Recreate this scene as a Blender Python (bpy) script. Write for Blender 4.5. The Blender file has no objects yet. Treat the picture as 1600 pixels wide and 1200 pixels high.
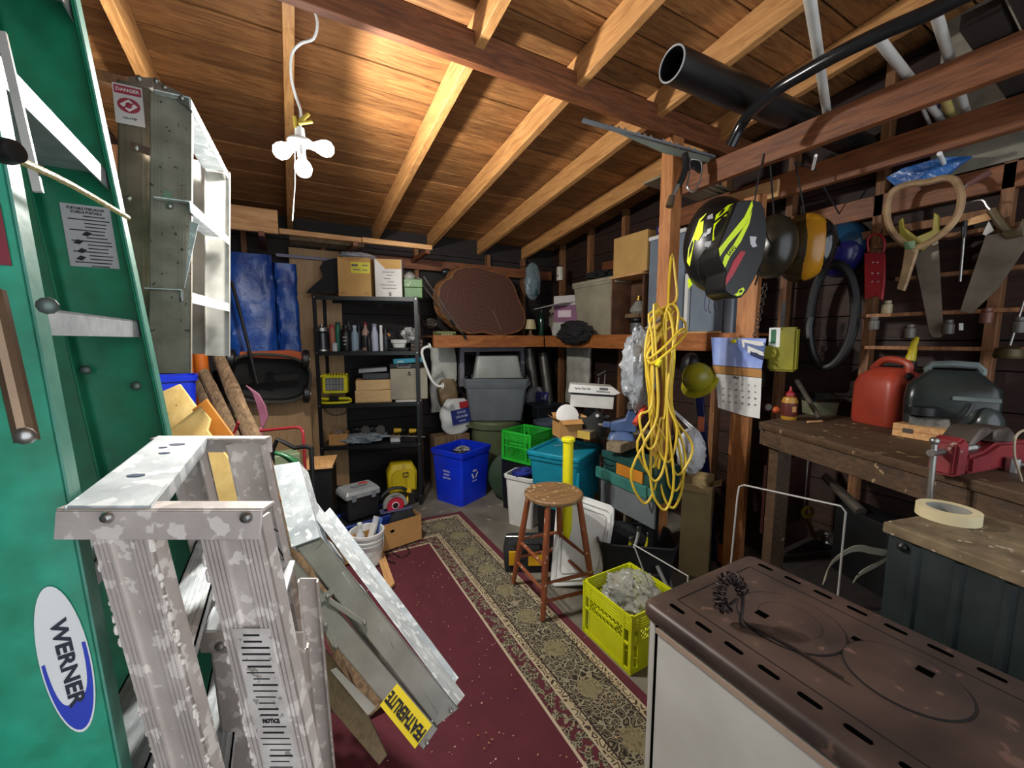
import bpy, bmesh, math, random
from mathutils import Vector, Matrix, noise
V = Vector
random.seed(7)
S = bpy.context.scene
COL = S.collection
# ------------------------------------------------------------------ camera, world, exposure
FPX, PITCH, CAMH = 630.0, math.radians(6.25), 1.5
YAW = math.atan(350*math.cos(PITCH)/FPX)
cam = bpy.data.cameras.new('camera'); co = bpy.data.objects.new('camera', cam); COL.objects.link(co)
cam.sensor_width = 36.0; cam.lens = FPX/1600*36; cam.clip_start = 0.02; cam.clip_end = 60
co.location = (0, 0, CAMH); co.rotation_euler = (math.pi/2-PITCH, 0, -YAW); S.camera = co
w = bpy.data.worlds.new('daylight'); S.world = w; w.use_nodes = True
w.node_tree.nodes['Background'].inputs[0].default_value = (0.86, 0.92, 1.0, 1)
w.node_tree.nodes['Background'].inputs[1].default_value = 0.62
BULB_W = 26.0
S.view_settings.view_transform = 'Standard'; S.view_settings.look = 'None'
S.view_settings.gamma = 1.0; S.view_settings.use_curve_mapping = False
S.view_settings.exposure = 1.83

# ------------------------------------------------------------------ from a pixel of the 1600x1200 picture to a point in the room
def ray(px, py):
    u = (px-800)/FPX; v = -(py-600)/FPX; cp, sp = math.cos(PITCH), math.sin(PITCH)
    f = cp+v*sp; z = -sp+v*cp; s, c = math.sin(YAW), math.cos(YAW)
    return V((f*s+u*c, f*c-u*s, z))
CAM = V((0, 0, CAMH))
def RD(px, py=531): r = ray(px, py); return V((r.x, r.y, 0)).normalized()
def at(px, py, d): return CAM+ray(px, py)*d                      # d metres in front of the lens
def onz(px, py, z=0.0): r = ray(px, py); return CAM+r*((z-CAMH)/r.z)
def ony(px, py, y): r = ray(px, py); return CAM+r*(y/r.y)
def onx(px, py, x): r = ray(px, py); return CAM+r*(x/r.x)
def onp(px, py, p, n): r = ray(px, py); return CAM+r*((V(p)-CAM).dot(n)/r.dot(n))
RT = V((math.cos(YAW), -math.sin(YAW), 0)); FW = V((math.sin(YAW), math.cos(YAW), 0)); UP = V((0, 0, 1))

# ------------------------------------------------------------------ materials
def hx(h):
    h = h.lstrip('#'); r = []
    for i in (0, 2, 4):
        c = int(h[i:i+2], 16)/255
        r.append(c/12.92 if c <= .04045 else ((c+.055)/1.055)**2.4)
    return (*r, 1)
MC = {}
def mat(name, a, b=None, kind='plain', rough=.5, metal=0.0, scale=6, bump=.15, axis=0, rnd=0.0, splat=None, amt=.62, sps=40, alpha=1, trans=0, emit=None, es=0, coat=0, bs=None):
    if name in MC: return MC[name]
    m = bpy.data.materials.new(name); m.use_nodes = True; MC[name] = m
    nt = m.node_tree; N = nt.nodes; L = nt.links; P = N['Principled BSDF']
    P.inputs['Roughness'].default_value = rough; P.inputs['Metallic'].default_value = metal
    P.inputs['Coat Weight'].default_value = coat
    a = hx(a) if isinstance(a, str) else a
    b = hx(b) if isinstance(b, str) else (b or tuple(x*.72 for x in a[:3])+(1,))
    tc = N.new('ShaderNodeTexCoord'); mp = N.new('ShaderNodeMapping'); L.new(tc.outputs['Object'], mp.inputs[0])
    n = N.new('ShaderNodeTexNoise'); L.new(mp.outputs[0], n.inputs['Vector'])
    n.inputs['Scale'].default_value = scale; n.inputs['Detail'].default_value = 5
    rp = N.new('ShaderNodeValToRGB'); rp.color_ramp.elements[0].position = .32; rp.color_ramp.elements[1].position = .68
    rp.color_ramp.elements[0].color = b; rp.color_ramp.elements[1].color = a
    if kind == 'wood':
        s = [14, 14, 14]; s[axis] = 1.4; mp.inputs['Scale'].default_value = s
        n.inputs['Scale'].default_value = scale*.5; n.inputs['Distortion'].default_value = 1.2; n.inputs['Detail'].default_value = 8
        n.inputs['Roughness'].default_value = .62
        if rnd:
            oi = N.new('ShaderNodeObjectInfo'); cx = N.new('ShaderNodeCombineXYZ')
            mu = N.new('ShaderNodeMath'); mu.operation = 'MULTIPLY'; mu.inputs[1].default_value = 37
            L.new(oi.outputs['Random'], mu.inputs[0]); L.new(mu.outputs[0], cx.inputs[0]); L.new(mu.outputs[0], cx.inputs[2])
            L.new(cx.outputs[0], mp.inputs['Location'])
    L.new(n.outputs['Fac'], rp.inputs[0]); out = rp.outputs[0]
    if splat:
        sn = N.new('ShaderNodeTexNoise'); L.new(tc.outputs['Object'], sn.inputs['Vector']); sn.inputs['Scale'].default_value = sps; sn.inputs['Detail'].default_value = 3
        r2 = N.new('ShaderNodeValToRGB'); r2.color_ramp.elements[0].position = amt; r2.color_ramp.elements[1].position = amt+.03
        L.new(sn.outputs['Fac'], r2.inputs[0]); mx = N.new('ShaderNodeMixRGB'); L.new(r2.outputs[0], mx.inputs[0]); L.new(out, mx.inputs[1]); mx.inputs[2].default_value = hx(splat)
        out = mx.outputs[0]
        if metal:
            iv = N.new('ShaderNodeMath'); iv.operation = 'MULTIPLY_ADD'; iv.inputs[1].default_value = -metal; iv.inputs[2].default_value = metal
            L.new(r2.outputs[0], iv.inputs[0]); L.new(iv.outputs[0], P.inputs['Metallic'])
    if rnd:
        oi = N.new('ShaderNodeObjectInfo'); ma = N.new('ShaderNodeMath'); ma.operation = 'MULTIPLY_ADD'; ma.inputs[1].default_value = rnd; ma.inputs[2].default_value = 1-rnd*.55
        L.new(oi.outputs['Random'], ma.inputs[0]); hs = N.new('ShaderNodeHueSaturation'); L.new(ma.outputs[0], hs.inputs['Value']); L.new(out, hs.inputs['Color']); out = hs.outputs[0]
    L.new(out, P.inputs['Base Color'])
    if bump:
        bp = N.new('ShaderNodeBump'); bp.inputs['Strength'].default_value = bump; bp.inputs['Distance'].default_value = .01
        src = n.outputs['Fac']
        if bs:
            n2 = N.new('ShaderNodeTexNoise'); L.new(tc.outputs['Object'], n2.inputs['Vector']); n2.inputs['Scale'].default_value = bs; n2.inputs['Detail'].default_value = 4; src = n2.outputs['Fac']
        L.new(src, bp.inputs['Height']); L.new(bp.outputs[0], P.inputs['Normal'])
    if trans: P.inputs['Transmission Weight'].default_value = trans; P.inputs['IOR'].default_value = 1.25
    if alpha < 1: P.inputs['Alpha'].default_value = alpha
    if emit: P.inputs['Emission Color'].default_value = hx(emit); P.inputs['Emission Strength'].default_value = es
    return m
def pl(c, rough=.45, **k): return mat('plain_%s_%d' % (c.strip('#'), int(rough*100)), c, kind='plain', rough=rough, bump=k.pop('bump', .04), **k)
ROOF = mat('roof_board_wood', '#b07c48', '#6d4322', 'wood', .62, rnd=.55, bump=.25)
RAFT = mat('rafter_wood', '#cf9a5e', '#a26f3e', 'wood', .6, axis=1, rnd=.2, bump=.2)
BEAM = mat('beam_wood', '#87512f', '#563019', 'wood', .55, axis=0, bump=.3, rnd=.2)
JOIST = mat('joist_wood', '#8c532d', '#5a321a', 'wood', .55, axis=1, bump=.25, rnd=.2)
POSTW = mat('post_wood', '#c58650', '#93592f', 'wood', .55, axis=2, bump=.2)
STUDW = mat('stud_wood', '#9a6a42', '#5f3b22', 'wood', .65, axis=2, bump=.2, rnd=.4)
WALLW = mat('wall_board_wood', '#391e14', '#180d08', 'wood', .7, axis=1, bump=.3, rnd=.5)
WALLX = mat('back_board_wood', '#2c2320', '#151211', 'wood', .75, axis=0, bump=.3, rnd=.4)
LEDGE = mat('ledge_wood', '#b5713a', '#7d4620', 'wood', .5, axis=0, bump=.15, splat='#cfc6b8', amt=.72, sps=30)
LEDGEY = mat('ledge_wood_y', '#b5713a', '#7d4620', 'wood', .5, axis=1, bump=.15)
PALEX = mat('pale_wood_x', '#d9ab74', '#b98550', 'wood', .6, axis=0, bump=.1, rnd=.2)
PALEY = mat('pale_wood_y', '#d9ab74', '#b98550', 'wood', .6, axis=1, bump=.1, rnd=.2)
PLY = mat('plywood', '#b9966c', '#a17e55', 'wood', .65, axis=2, bump=.06, rnd=.15)
OSB = mat('pale_plywood', '#e3c883', '#c9a763', 'plain', .7, scale=12, bump=.1, splat='#6e5638', amt=.70, sps=55)
OLDW = mat('weathered_wood', '#8f8166', '#5c5040', 'wood', .8, axis=1, bump=.3)
BARK = mat('bark', '#8d7355', '#4f3b28', 'wood', .85, axis=2, bump=.6)
CONC = mat('concrete', '#7d776a', '#57524a', 'plain', .75, scale=4, bump=.25, splat='#8b8474', amt=.66, sps=9)
GREEN = mat('green_fibreglass', '#1a9474', '#107858', 'plain', .3, scale=26, bump=.05)
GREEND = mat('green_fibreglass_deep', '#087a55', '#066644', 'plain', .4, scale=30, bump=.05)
ALU = mat('aluminium', '#b9b8b2', '#98978f', 'plain', .38, .75, scale=9, bump=.06)
ALUP = mat('paint_smeared_aluminium', '#c9bdb5', '#b0a49c', 'plain', .5, .05, scale=14, bump=.35, splat='#ddd3ca', amt=.56, sps=44)
ALUW = mat('white_smeared_aluminium', '#d5dcde', '#aeb6ba', 'plain', .5, .1, scale=16, bump=.3, splat='#e6ebec', amt=.56, sps=30)
ALUD = mat('dirty_aluminium', '#8f877b', '#6f675b', 'plain', .6, .1, scale=12, bump=.2, splat='#3d352a', amt=.66, sps=60)
STEEL = mat('steel', '#b4b2ae', '#8a8883', 'plain', .35, .9, bump=.05)
BLKM = mat('black_metal', '#1d1e20', '#141517', 'plain', .38, .2, bump=.03)
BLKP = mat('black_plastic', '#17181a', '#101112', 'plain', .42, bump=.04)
BLKF = mat('black_fabric', '#1f1f21', '#121214', 'plain', .85, scale=30, bump=.3)
RUST = mat('rusty_iron', '#5c4a41', '#372c2b', 'plain', .45, .15, scale=5, bump=.12, splat='#664e44', amt=.64, sps=20)
WHITE = mat('white_plastic', '#e4e4e0', '#d2d3d0', 'plain', .4, bump=.04)
ENAM = mat('white_enamel', '#dcd9d1', '#cfcbc1', 'plain', .3, bump=.03, splat='#6a6258', amt=.8, sps=9)
CARD = mat('cardboard', '#b98a52', '#a87a45', 'plain', .8, scale=5, bump=.06)
CARDP = mat('cardboard_pale', '#c9a061', '#b78f52', 'plain', .8, scale=5, bump=.06)
CLEAR = mat('clear_film', '#dfe6ea', '#c8d2d8', 'plain', .18, alpha=.42, bump=.9, bs=22)
CLEARP = mat('clear_plastic', '#b9c0bd', '#9aa3a0', 'plain', .25, alpha=.72, bump=.1)
TARP = mat('blue_tarp', '#1f55ad', '#123a85', 'plain', .34, scale=9, bump=.9, bs=9)
INSUL = mat('insulation_film', '#c9c8bd', '#9c9c92', 'plain', .35, scale=7, bump=.8, bs=14)
YEL = mat('yellow_plastic', '#e6df1e', '#d2c912', 'plain', .4, bump=.04)
YCORD = mat('yellow_cord', '#e8c93a', '#c7a322', 'plain', .45, scale=4, bump=.05)
BLUEP = mat('blue_plastic', '#1238e0', '#0d2cc4', 'plain', .38, bump=.03)
GRNP = mat('green_plastic', '#2fc03a', '#22a82e', 'plain', .4, bump=.03)
TEAL = mat('teal_plastic', '#1187a0', '#0d7489', 'plain', .38, bump=.03)
GREYP = mat('grey_plastic', '#6d7378', '#5f656a', 'plain', .42, bump=.04)
BLACK = mat('flat_black', '#050505', '#030303', 'plain', .95, bump=0)
BLACK.node_tree.nodes['Principled BSDF'].inputs['Specular IOR Level'].default_value = 0
INK = mat('ink', '#15151a', '#101014', 'plain', .7, bump=0)
REDP = mat('red_paint', '#a3222a', '#7c161d', 'plain', .42, bump=.08)

# ------------------------------------------------------------------ mesh builder
def frame(o, x=V((1, 0, 0)), y=None, z=UP):
    x = V(x).normalized(); z = V(z)
    y = z.cross(x).normalized() if y is None else V(y).normalized()
    z = x.cross(y).normalized()
    return Matrix(((x.x, y.x, z.x, o[0]), (x.y, y.y, z.y, o[1]), (x.z, y.z, z.z, o[2]), (0, 0, 0, 1)))
def fr(o, deg=0, tx=0, ty=0):
    return Matrix.Translation(V(o)) @ Matrix.Rotation(math.radians(deg), 4, 'Z') @ Matrix.Rotation(math.radians(ty), 4, 'Y') @ Matrix.Rotation(math.radians(tx), 4, 'X')
def smooth_path(pts, k=4, closed=False):
    pts = [V(p) for p in pts]; n = len(pts); out = []
    rng = range(n if closed else n-1)
    for i in rng:
        p0 = pts[(i-1) % n] if closed or i > 0 else pts[0]; p1 = pts[i]; p2 = pts[(i+1) % n]
        p3 = pts[(i+2) % n] if closed or i+2 < n else pts[-1]
        for j in range(k):
            t = j/k
            out.append(.5*((2*p1)+(p2-p0)*t+(2*p0-5*p1+4*p2-p3)*t*t+(3*p1-3*p2+p3-p0)*t**3))
    if not closed: out.append(pts[-1])
    return out
class MB:
    def __init__(s, M=None): s.v = []; s.f = []; s.mi = []; s.M = M or Matrix(); s.cur = 0
    def av(s, pts): b = len(s.v); s.v += [s.M @ V(p) for p in pts]; return b
    def af(s, f): s.f.append(tuple(f)); s.mi.append(s.cur)
    def obox(s, p, a, b, c):
        p, a, b, c = V(p), V(a), V(b), V(c)
        i = s.av([p, p+a, p+a+b, p+b, p+c, p+a+c, p+a+b+c, p+b+c])
        fs = [(0, 3, 2, 1), (4, 5, 6, 7), (0, 1, 5, 4), (1, 2, 6, 5), (2, 3, 7, 6), (3, 0, 4, 7)]
        if a.cross(b).dot(c) < 0: fs = [tuple(reversed(f)) for f in fs]
        for f in fs: s.af([i+k for k in f])
        return s
    def box(s, c, d, R=None):
        c = V(c); R = (R or Matrix()).to_3x3(); X, Y_, Z_ = R @ V((d[0], 0, 0)), R @ V((0, d[1], 0)), R @ V((0, 0, d[2]))
        return s.obox(c-(X+Y_+Z_)/2, X, Y_, Z_)
    def bb(s, x0, x1, y0, y1, z0, z1): return s.obox((x0, y0, z0), (x1-x0, 0, 0), (0, y1-y0, 0), (0, 0, z1-z0))
    def bar(s, p, q, w, h, side=None):
        p, q = V(p), V(q); d = (q-p); n = d.normalized(); sd = V(side).normalized() if side is not None else (n.cross(UP).normalized() if abs(n.z) < .95 else V((1, 0, 0)))
        sd = (sd-n*sd.dot(n)).normalized(); up = sd.cross(n).normalized()
        return s.obox(p-sd*w/2-up*h/2, d, sd*w, up*h)
    def loft(s, rings, c0=True, c1=True, closed=True):
        n = len(rings[0]); base = [s.av(r) for r in rings]
        for a, b in zip(base, base[1:]):
            for k in range(n if closed else n-1): s.af((a+k, a+(k+1) % n, b+(k+1) % n, b+k))
        if c0: s.af([base[0]+k for k in reversed(range(n))])
        if c1: s.af([base[-1]+k for k in range(n)])
        return s
    def tube(s, pts, r, n=8, k=0, closed=False):
        pts = smooth_path(pts, k, closed) if k else [V(p) for p in pts]
        m = len(pts); rs = r if isinstance(r, (list, tuple)) else None
        t0 = (pts[1]-pts[0]).normalized(); u = t0.orthogonal().normalized(); rings = []
        for i, p in enumerate(pts):
            a = pts[i-1] if i else (pts[-1] if closed else pts[0]); b = pts[(i+1) % m] if (i+1 < m or closed) else pts[-1]
            t = (b-a).normalized() if (b-a).length > 1e-9 else t0
            u = (u-t*u.dot(t)); u = u.normalized() if u.length > 1e-6 else t.orthogonal().normalized(); w_ = t.cross(u)
            rr = rs[min(len(rs)-1, int(i*len(rs)/m))] if rs else r
            rings.append([p+(u*math.cos(2*math.pi*j/n)+w_*math.sin(2*math.pi*j/n))*rr for j in range(n)])
        if closed: rings.append(rings[0])
        return s.loft(rings, not closed, not closed)
    def cyl(s, p, q, r, r2=None, n=16):
        p, q = V(p), V(q); t = (q-p).normalized(); u = t.orthogonal().normalized(); w_ = t.cross(u); r2 = r if r2 is None else r2
        return s.loft([[c+(u*math.cos(2*math.pi*j/n)+w_*math.sin(2*math.pi*j/n))*rr for j in range(n)] for c, rr in ((p, r), (q, r2))])
    def lathe(s, prof, o=(0, 0, 0), ax=UP, n=20, c0=True, c1=True):
        t = V(ax).normalized(); u = t.orthogonal().normalized(); w_ = t.cross(u); o = V(o)
        return s.loft([[o+t*z+(u*math.cos(2*math.pi*j/n)+w_*math.sin(2*math.pi*j/n))*max(r, 1e-4) for j in range(n)] for r, z in prof], c0, c1)
    def ring(s, c, ax, R, r, n=24, m=8):
        t = V(ax).normalized(); u = t.orthogonal().normalized(); w_ = t.cross(u); c = V(c)
        return s.tube([c+(u*math.cos(2*math.pi*j/n)+w_*math.sin(2*math.pi*j/n))*R for j in range(n)], r, m, closed=True)
    def prism(s, poly, vec):
        vec = V(vec); p = [V(q) for q in poly]; n = len(p)
        nm = sum((p[i].cross(p[(i+1) % n]) for i in range(n)), V())
        if nm.dot(vec) < 0: p.reverse()
        return s.loft([p, [q+vec for q in p]])
    def ell(s, c, r, n=16, m=10, jit=0, seed=0, R=None):
        c = V(c); r = V(r) if not isinstance(r, (int, float)) else V((r, r, r)); R = R or Matrix.Identity(3); rings = []
        for i in range(m+1):
            th = math.pi*i/m; ring = []
            for j in range(n):
                ph = 2*math.pi*j/n; d = V((math.sin(th)*math.cos(ph), math.sin(th)*math.sin(ph), -math.cos(th)))
                f = 1+(noise.noise(d*2.1+V((seed, 0, 0)))*.8+noise.noise(d*5+V((seed, 3, 0)))*.5)*jit if jit else 1
                if i in (0, m): d = V((1e-3*math.cos(ph), 1e-3*math.sin(ph), d.z))
                ring.append(c+R.to_3x3() @ V((d.x*r.x*f, d.y*r.y*f, d.z*r.z*f)))
            rings.append(ring)
        return s.loft(rings)
def rr(w, d, z=0, r=.02, cx=0, cy=0, k=4):
    r = min(r, w/2-1e-4, d/2-1e-4); out = []
    for qx, qy, a in ((1, 1, 0), (-1, 1, 90), (-1, -1, 180), (1, -1, 270)):
        for j in range(k+1):
            t = math.radians(a+90*j/k); out.append(V((cx+qx*(w/2-r)+r*math.cos(t), cy+qy*(d/2-r)+r*math.sin(t), z)))
    return out
def build(name, mb, mats, parent=None, bev=0, seg=1, smooth=True, ang=35, dbl=False):
    me = bpy.data.meshes.new(name); mats = mats if isinstance(mats, (list, tuple)) else [mats]
    inv = V((0, 0, 0)) if parent is None else parent.get('_w') and V(parent['_w']) or V((0, 0, 0))
    if parent is None:
        xs = [p.x for p in mb.v]; ys = [p.y for p in mb.v]; zs = [p.z for p in mb.v]
        inv = V(((min(xs)+max(xs))/2, (min(ys)+max(ys))/2, min(zs)))
    me.from_pydata([p-inv for p in mb.v], [], mb.f)
    for m in mats: me.materials.append(m)
    me.polygons.foreach_set('material_index', mb.mi)
    if bev or dbl:
        bm = bmesh.new(); bm.from_mesh(me)
        if dbl: bmesh.ops.remove_doubles(bm, verts=bm.verts, dist=1e-5)
        if bev: bmesh.ops.bevel(bm, geom=[e for e in bm.edges if e.is_manifold and e.calc_face_angle(0) > .6], offset=bev, segments=seg, affect='EDGES', clamp_overlap=True)
        bm.to_mesh(me); bm.free()
    me.update()
    if smooth:
        me.polygons.foreach_set('use_smooth', [True]*len(me.polygons)); me.set_sharp_from_angle(angle=math.radians(ang))
    o = bpy.data.objects.new(name, me); COL.objects.link(o)
    o['_w'] = tuple(inv)
    if parent is None: o.location = inv
    else: o.parent = parent
    return o
def thing(name, label, cat, loc, group=None, kind=None):
    o = bpy.data.objects.new(name, None); COL.objects.link(o); o.empty_display_size = .05
    loc = V(loc); o.location = loc; o['_w'] = tuple(loc)
    if label: o['label'] = label
    if cat: o['category'] = cat
    if group: o['group'] = group
    if kind: o['kind'] = kind
    return o
def solo(name, label, cat, mb, mats, group=None, **k):
    o = build(name, mb, mats, None, **k); o['label'] = label; o['category'] = cat
    if group: o['group'] = group
    return o
def structure(name, mb=None, mats=None, **k):
    if mb is None: return thing(name, None, None, (0, 0, 0), kind='structure')
    o = build(name, mb, mats, None, **k); o['kind'] = 'structure'; return o
def part(T, name, mb, mats, **k): return build(name, mb, mats, T, **k)
def text(s, size, m, T, o, x, y, name='lettering', ext=.0004, sx=1.0, al='CENTER', bold=.018):
    cu = bpy.data.curves.new('t', 'FONT'); cu.body = s; cu.size = size; cu.align_x = al; cu.align_y = 'CENTER'; cu.extrude = ext; cu.offset = size*bold; cu.resolution_u = 2
    to = bpy.data.objects.new('t', cu); COL.objects.link(to)
    dg = bpy.context.evaluated_depsgraph_get(); me = bpy.data.meshes.new_from_object(to.evaluated_get(dg)); bpy.data.objects.remove(to); bpy.data.curves.remove(cu)
    F = frame(o, V(x), V(y)); b = MB(F)
    pts = [(v.co.x*sx, v.co.y, v.co.z) for v in me.vertices]; b.av(pts)
    for p in me.polygons: b.af(list(p.vertices))
    bpy.data.meshes.remove(me)
    return build(name, b, m, T, smooth=False)
def copy_tree(o, parent=None):
    c = o.copy(); COL.objects.link(c); c.parent = parent
    for ch in list(o.children): copy_tree(ch, c)
    return c
def chan(mb, A, B, W, N, fl, t=.003, ribs=0, rh=.0015):
    """U channel from A to B, web W wide (vector), flanges N long (vector direction away from the web)"""
    A, B, W = V(A), V(B), V(W); N = V(N).normalized(); D = B-A
    mb.obox(A-W/2, D, W, N*t)
    for sg in (-1, 1):
        e = A+W*sg/2; wn = W.normalized()*t*(-sg)
        mb.obox(e, D, wn, N*fl)
    for i in range(ribs):
        f = (i+.5)/ribs-.5
        if abs(f) < .17: continue
        mb.obox(A+W*f-W.normalized()*.0015, D, W.normalized()*.003, -N*rh)
# ================================================================== SETTING
XL, XR, YB, YF = -.82, 2.87, 4.16, -1.3
floor = structure('floor', MB().bb(XL, XR, YF, YB, -.1, 0), CONC)
def zr(y): return 2.73-.125*(y-1.75)                            # underside of the rafters
ceil = structure('ceiling')
y = YF; i = 0
while y < YB-.02:
    wd = random.choice((.14, .15, .165, .18)); y2 = min(y+wd-.011, YB); dz = random.uniform(-.003, .003)
    b = MB(); b.loft([[V((x, y, zr(y)+.14+dz)), V((x, y2, zr(y2)+.14+dz)), V((x, y2, zr(y2)+.16+dz)), V((x, y, zr(y)+.16+dz))] for x in (XL, XR)])
    part(ceil, 'roof_board', b, ROOF, smooth=False); y += wd
b = MB(); b.loft([[V((x, YF-.2, zr(YF-.2)+.17)), V((x, YB+.1, zr(YB+.1)+.17)), V((x, YB+.1, zr(YB+.1)+.2)), V((x, YF-.2, zr(YF-.2)+.2))] for x in (XL-.1, XR+.1)])
part(ceil, 'roof_covering', b, BLACK, smooth=False)
for x in (-.52, .045, .76, 1.30, 1.86, 2.42):
    b = MB(); b.loft([[V((x, yy, zr(yy))), V((x+.042, yy, zr(yy))), V((x+.042, yy, zr(yy)+.138)), V((x, yy, zr(yy)+.138))] for yy in (YF, YB)])
    part(ceil, 'rafter', b, RAFT, bev=.002)
part(ceil, 'cross_beam', MB().bb(XL, 2.865, 1.70, 1.742, 2.672, 2.752).bb(XL, 2.865, 1.70, 1.742, 2.752, 2.80), BEAM, bev=.002)
part(ceil, 'ceiling_joist', MB().bb(2.075, 2.115, YF, 1.70, 2.352, 2.472), JOIST, bev=.002)
part(ceil, 'ceiling_joist', MB().bb(2.58, 2.62, YF, 2.3, 2.335, 2.465), JOIST, bev=.002)
part(ceil, 'ceiling_joist', MB().bb(2.80, 2.84, YF, 3.2, 2.16, 2.27), JOIST, bev=.002)
p = structure('trim_1', MB().bb(2.0, 2.09, 1.70, 1.785, 0, 2.672), POSTW, bev=.003)   # post under the beam
# right wall: studs, horizontal sheathing boards
wr = structure('wall_right')
z = 0; 
while z < 3.2:
    wd = random.choice((.14, .17, .19)); part(wr, 'wall_board', MB().bb(XR, XR+.02, YF, YB, z, z+wd-.006), WALLW, smooth=False); z += wd
part(wr, 'wall_backing', MB().bb(XR+.022, XR+.04, YF, YB+.1, 0, 3.3), BLACK, smooth=False)
for yy in (-.3, .12, .55, 1.0, 1.45, 1.9, 2.4, 2.9, 3.4, 3.9):
    part(wr, 'stud', MB().bb(XR-.07, XR-.001, yy, yy+.04, 0, 2.95-.125*(yy-1)), STUDW, bev=.002)
for yy in (.59, 1.04, 1.49): part(wr, 'blocking', MB().bb(XR-.068, XR-.002, yy+.002, yy+.404, 2.05, 2.09), STUDW, bev=.002)
part(wr, 'grey_panel', MB().bb(XR-.085, XR-.072, YF, .83, 2.275, 3.05), mat('grey_panel', '#8d8676', '#756f62', 'plain', .85, scale=18, bump=.25), bev=.002)
for yy, l, zz in ((.30, .6, 1.80), (.15, .9, 1.62), (.2, .8, 1.98), (.25, .75, 1.45)):
    part(wr, 'lath', MB().bb(XR-.13, XR-.071, yy-.3, yy+l, zz, zz+.018), STUDW, bev=.001)
# back wall
wb = structure('wall_back')
z = 0
while z < 2.72:
    wd = random.choice((.15, .18, .2)); part(wb, 'wall_board', MB().bb(XL, XR, YB, YB+.02, z, z+wd-.006), WALLX, smooth=False); z += wd
part(wb, 'wall_backing', MB().bb(XL-.1, XR+.1, YB+.022, YB+.04, 0, 3.3), BLACK, smooth=False)
for xx in (-.3, .3, 1.15, 1.95, 2.4): part(wb, 'stud', MB().bb(xx, xx+.04, YB-.07, YB-.001, 0, 2.42), STUDW, bev=.002)
part(wb, 'plate', MB().bb(.6, XR-.09, YB-.1, YB-.072, 2.2, 2.3), BEAM, bev=.002)
wl = structure('wall_left')
z = 0
while z < 3.2:
    part(wl, 'wall_board', MB().bb(XL-.02, XL, YF, YB, z, z+.174), WALLW, smooth=False); z += .18
for yy in (.2, .8, 1.4, 2.0, 2.6, 3.2): part(wl, 'stud', MB().bb(XL+.001, XL+.08, yy, yy+.04, 0, 2.6), STUDW, bev=.002)
# window under the back ledge
wf = MB(); x0, x1, z0, z1 = ony(717, 560, 4.05).x, ony(818, 560, 4.05).x, 1.0, 1.42
for a in ((x0, x1, z1-.05, z1), (x0, x1, z0, z0+.05)): wf.bb(a[0], a[1], 4.02, 4.08, a[2], a[3])
for a in ((x0, x0+.05), (x1-.05, x1)): wf.bb(a[0], a[1], 4.02, 4.08, z0+.05, z1-.05)
win = structure('window_1', wf, pl('#8d8b93'), bev=.003)
part(win, 'pane', MB().bb(x0+.05, x1-.05, 4.05, 4.06, z0+.05, z1-.05), mat('dark_glass', '#15171b', '#0c0d10', 'plain', .12, bump=.02))
part(win, 'mullion', MB().bb((x0+x1)/2-.2, (x0+x1)/2-.17, 4.03, 4.07, z0+.05, z1-.05), pl('#8d8b93'))
# insulation batts in wrap under the ledge
def batt(lbl, x0, x1, y, z0, z1, ax='y', sd=0):
    b = MB(); rings = []
    for i in range(9):
        zz = z0+(z1-z0)*i/8; ring = []
        for j in range(20):
            t = 2*math.pi*j/20; k = noise.noise(V((math.cos(t)*1.5, i*.9, sd)))*.02
            u = math.copysign(abs(math.cos(t))**.6, math.cos(t)); v = math.copysign(abs(math.sin(t))**.6, math.sin(t))
            ring.append(V(((x0+x1)/2+u*((x1-x0)/2+k), y+v*(.035+k*.5), zz)) if ax == 'y' else V((y+v*(.035+k*.5), (x0+x1)/2+u*((x1-x0)/2+k), zz)))
        rings.append(ring)
    b.loft(rings); return solo('insulation_batt', lbl, 'insulation', b, INSUL, 'film-wrapped insulation batts')
batt('wrinkled film-wrapped insulation batt left of the grey window frame', ony(672, 560, 4.03).x, ony(712, 560, 4.03).x, 4.04, .75, 1.425, sd=1)
batt('pale insulation batt on the right wall above the black bucket', onx(920, 600, 2.74).y, onx(884, 600, 2.74).y, 2.75, .8, 1.42, 'x', 5)

# ------------------------------------------------------------------ ledge shelves
b = MB().bb(1.2, 2.44, 3.70, 3.74, 1.425, 1.545)
led = thing('wall_shelf', 'orange-brown wooden ledge with paint specks along the back wall under the tree slab', 'shelf', (1.8, 3.9, 1.42))
part(led, 'front_board', b, LEDGE, bev=.002)
part(led, 'shelf_board', MB().bb(1.2, 2.44, 3.742, YB-.072, 1.525, 1.54), LEDGE, bev=.001)
led2 = thing('wall_shelf', 'orange-brown wooden ledge running along the right wall behind the yellow cords', 'shelf', (2.6, 2.5, 1.42))
part(led2, 'front_board', MB().bb(2.445, 2.485, 1.42, 3.69, 1.425, 1.545), LEDGEY, bev=.002)
part(led2, 'shelf_board', MB().bb(2.487, XR-.072, 1.42, YB-.072, 1.525, 1.54), LEDGEY, bev=.001)
# second post
p2x = 2.40; q0 = onx(1150, 500, p2x).y; q1 = onx(1180, 500, p2x).y
structure('trim_2', MB().bb(p2x, p2x+.042, q1, q0, 0, 2.33), POSTW, bev=.003)

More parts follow.
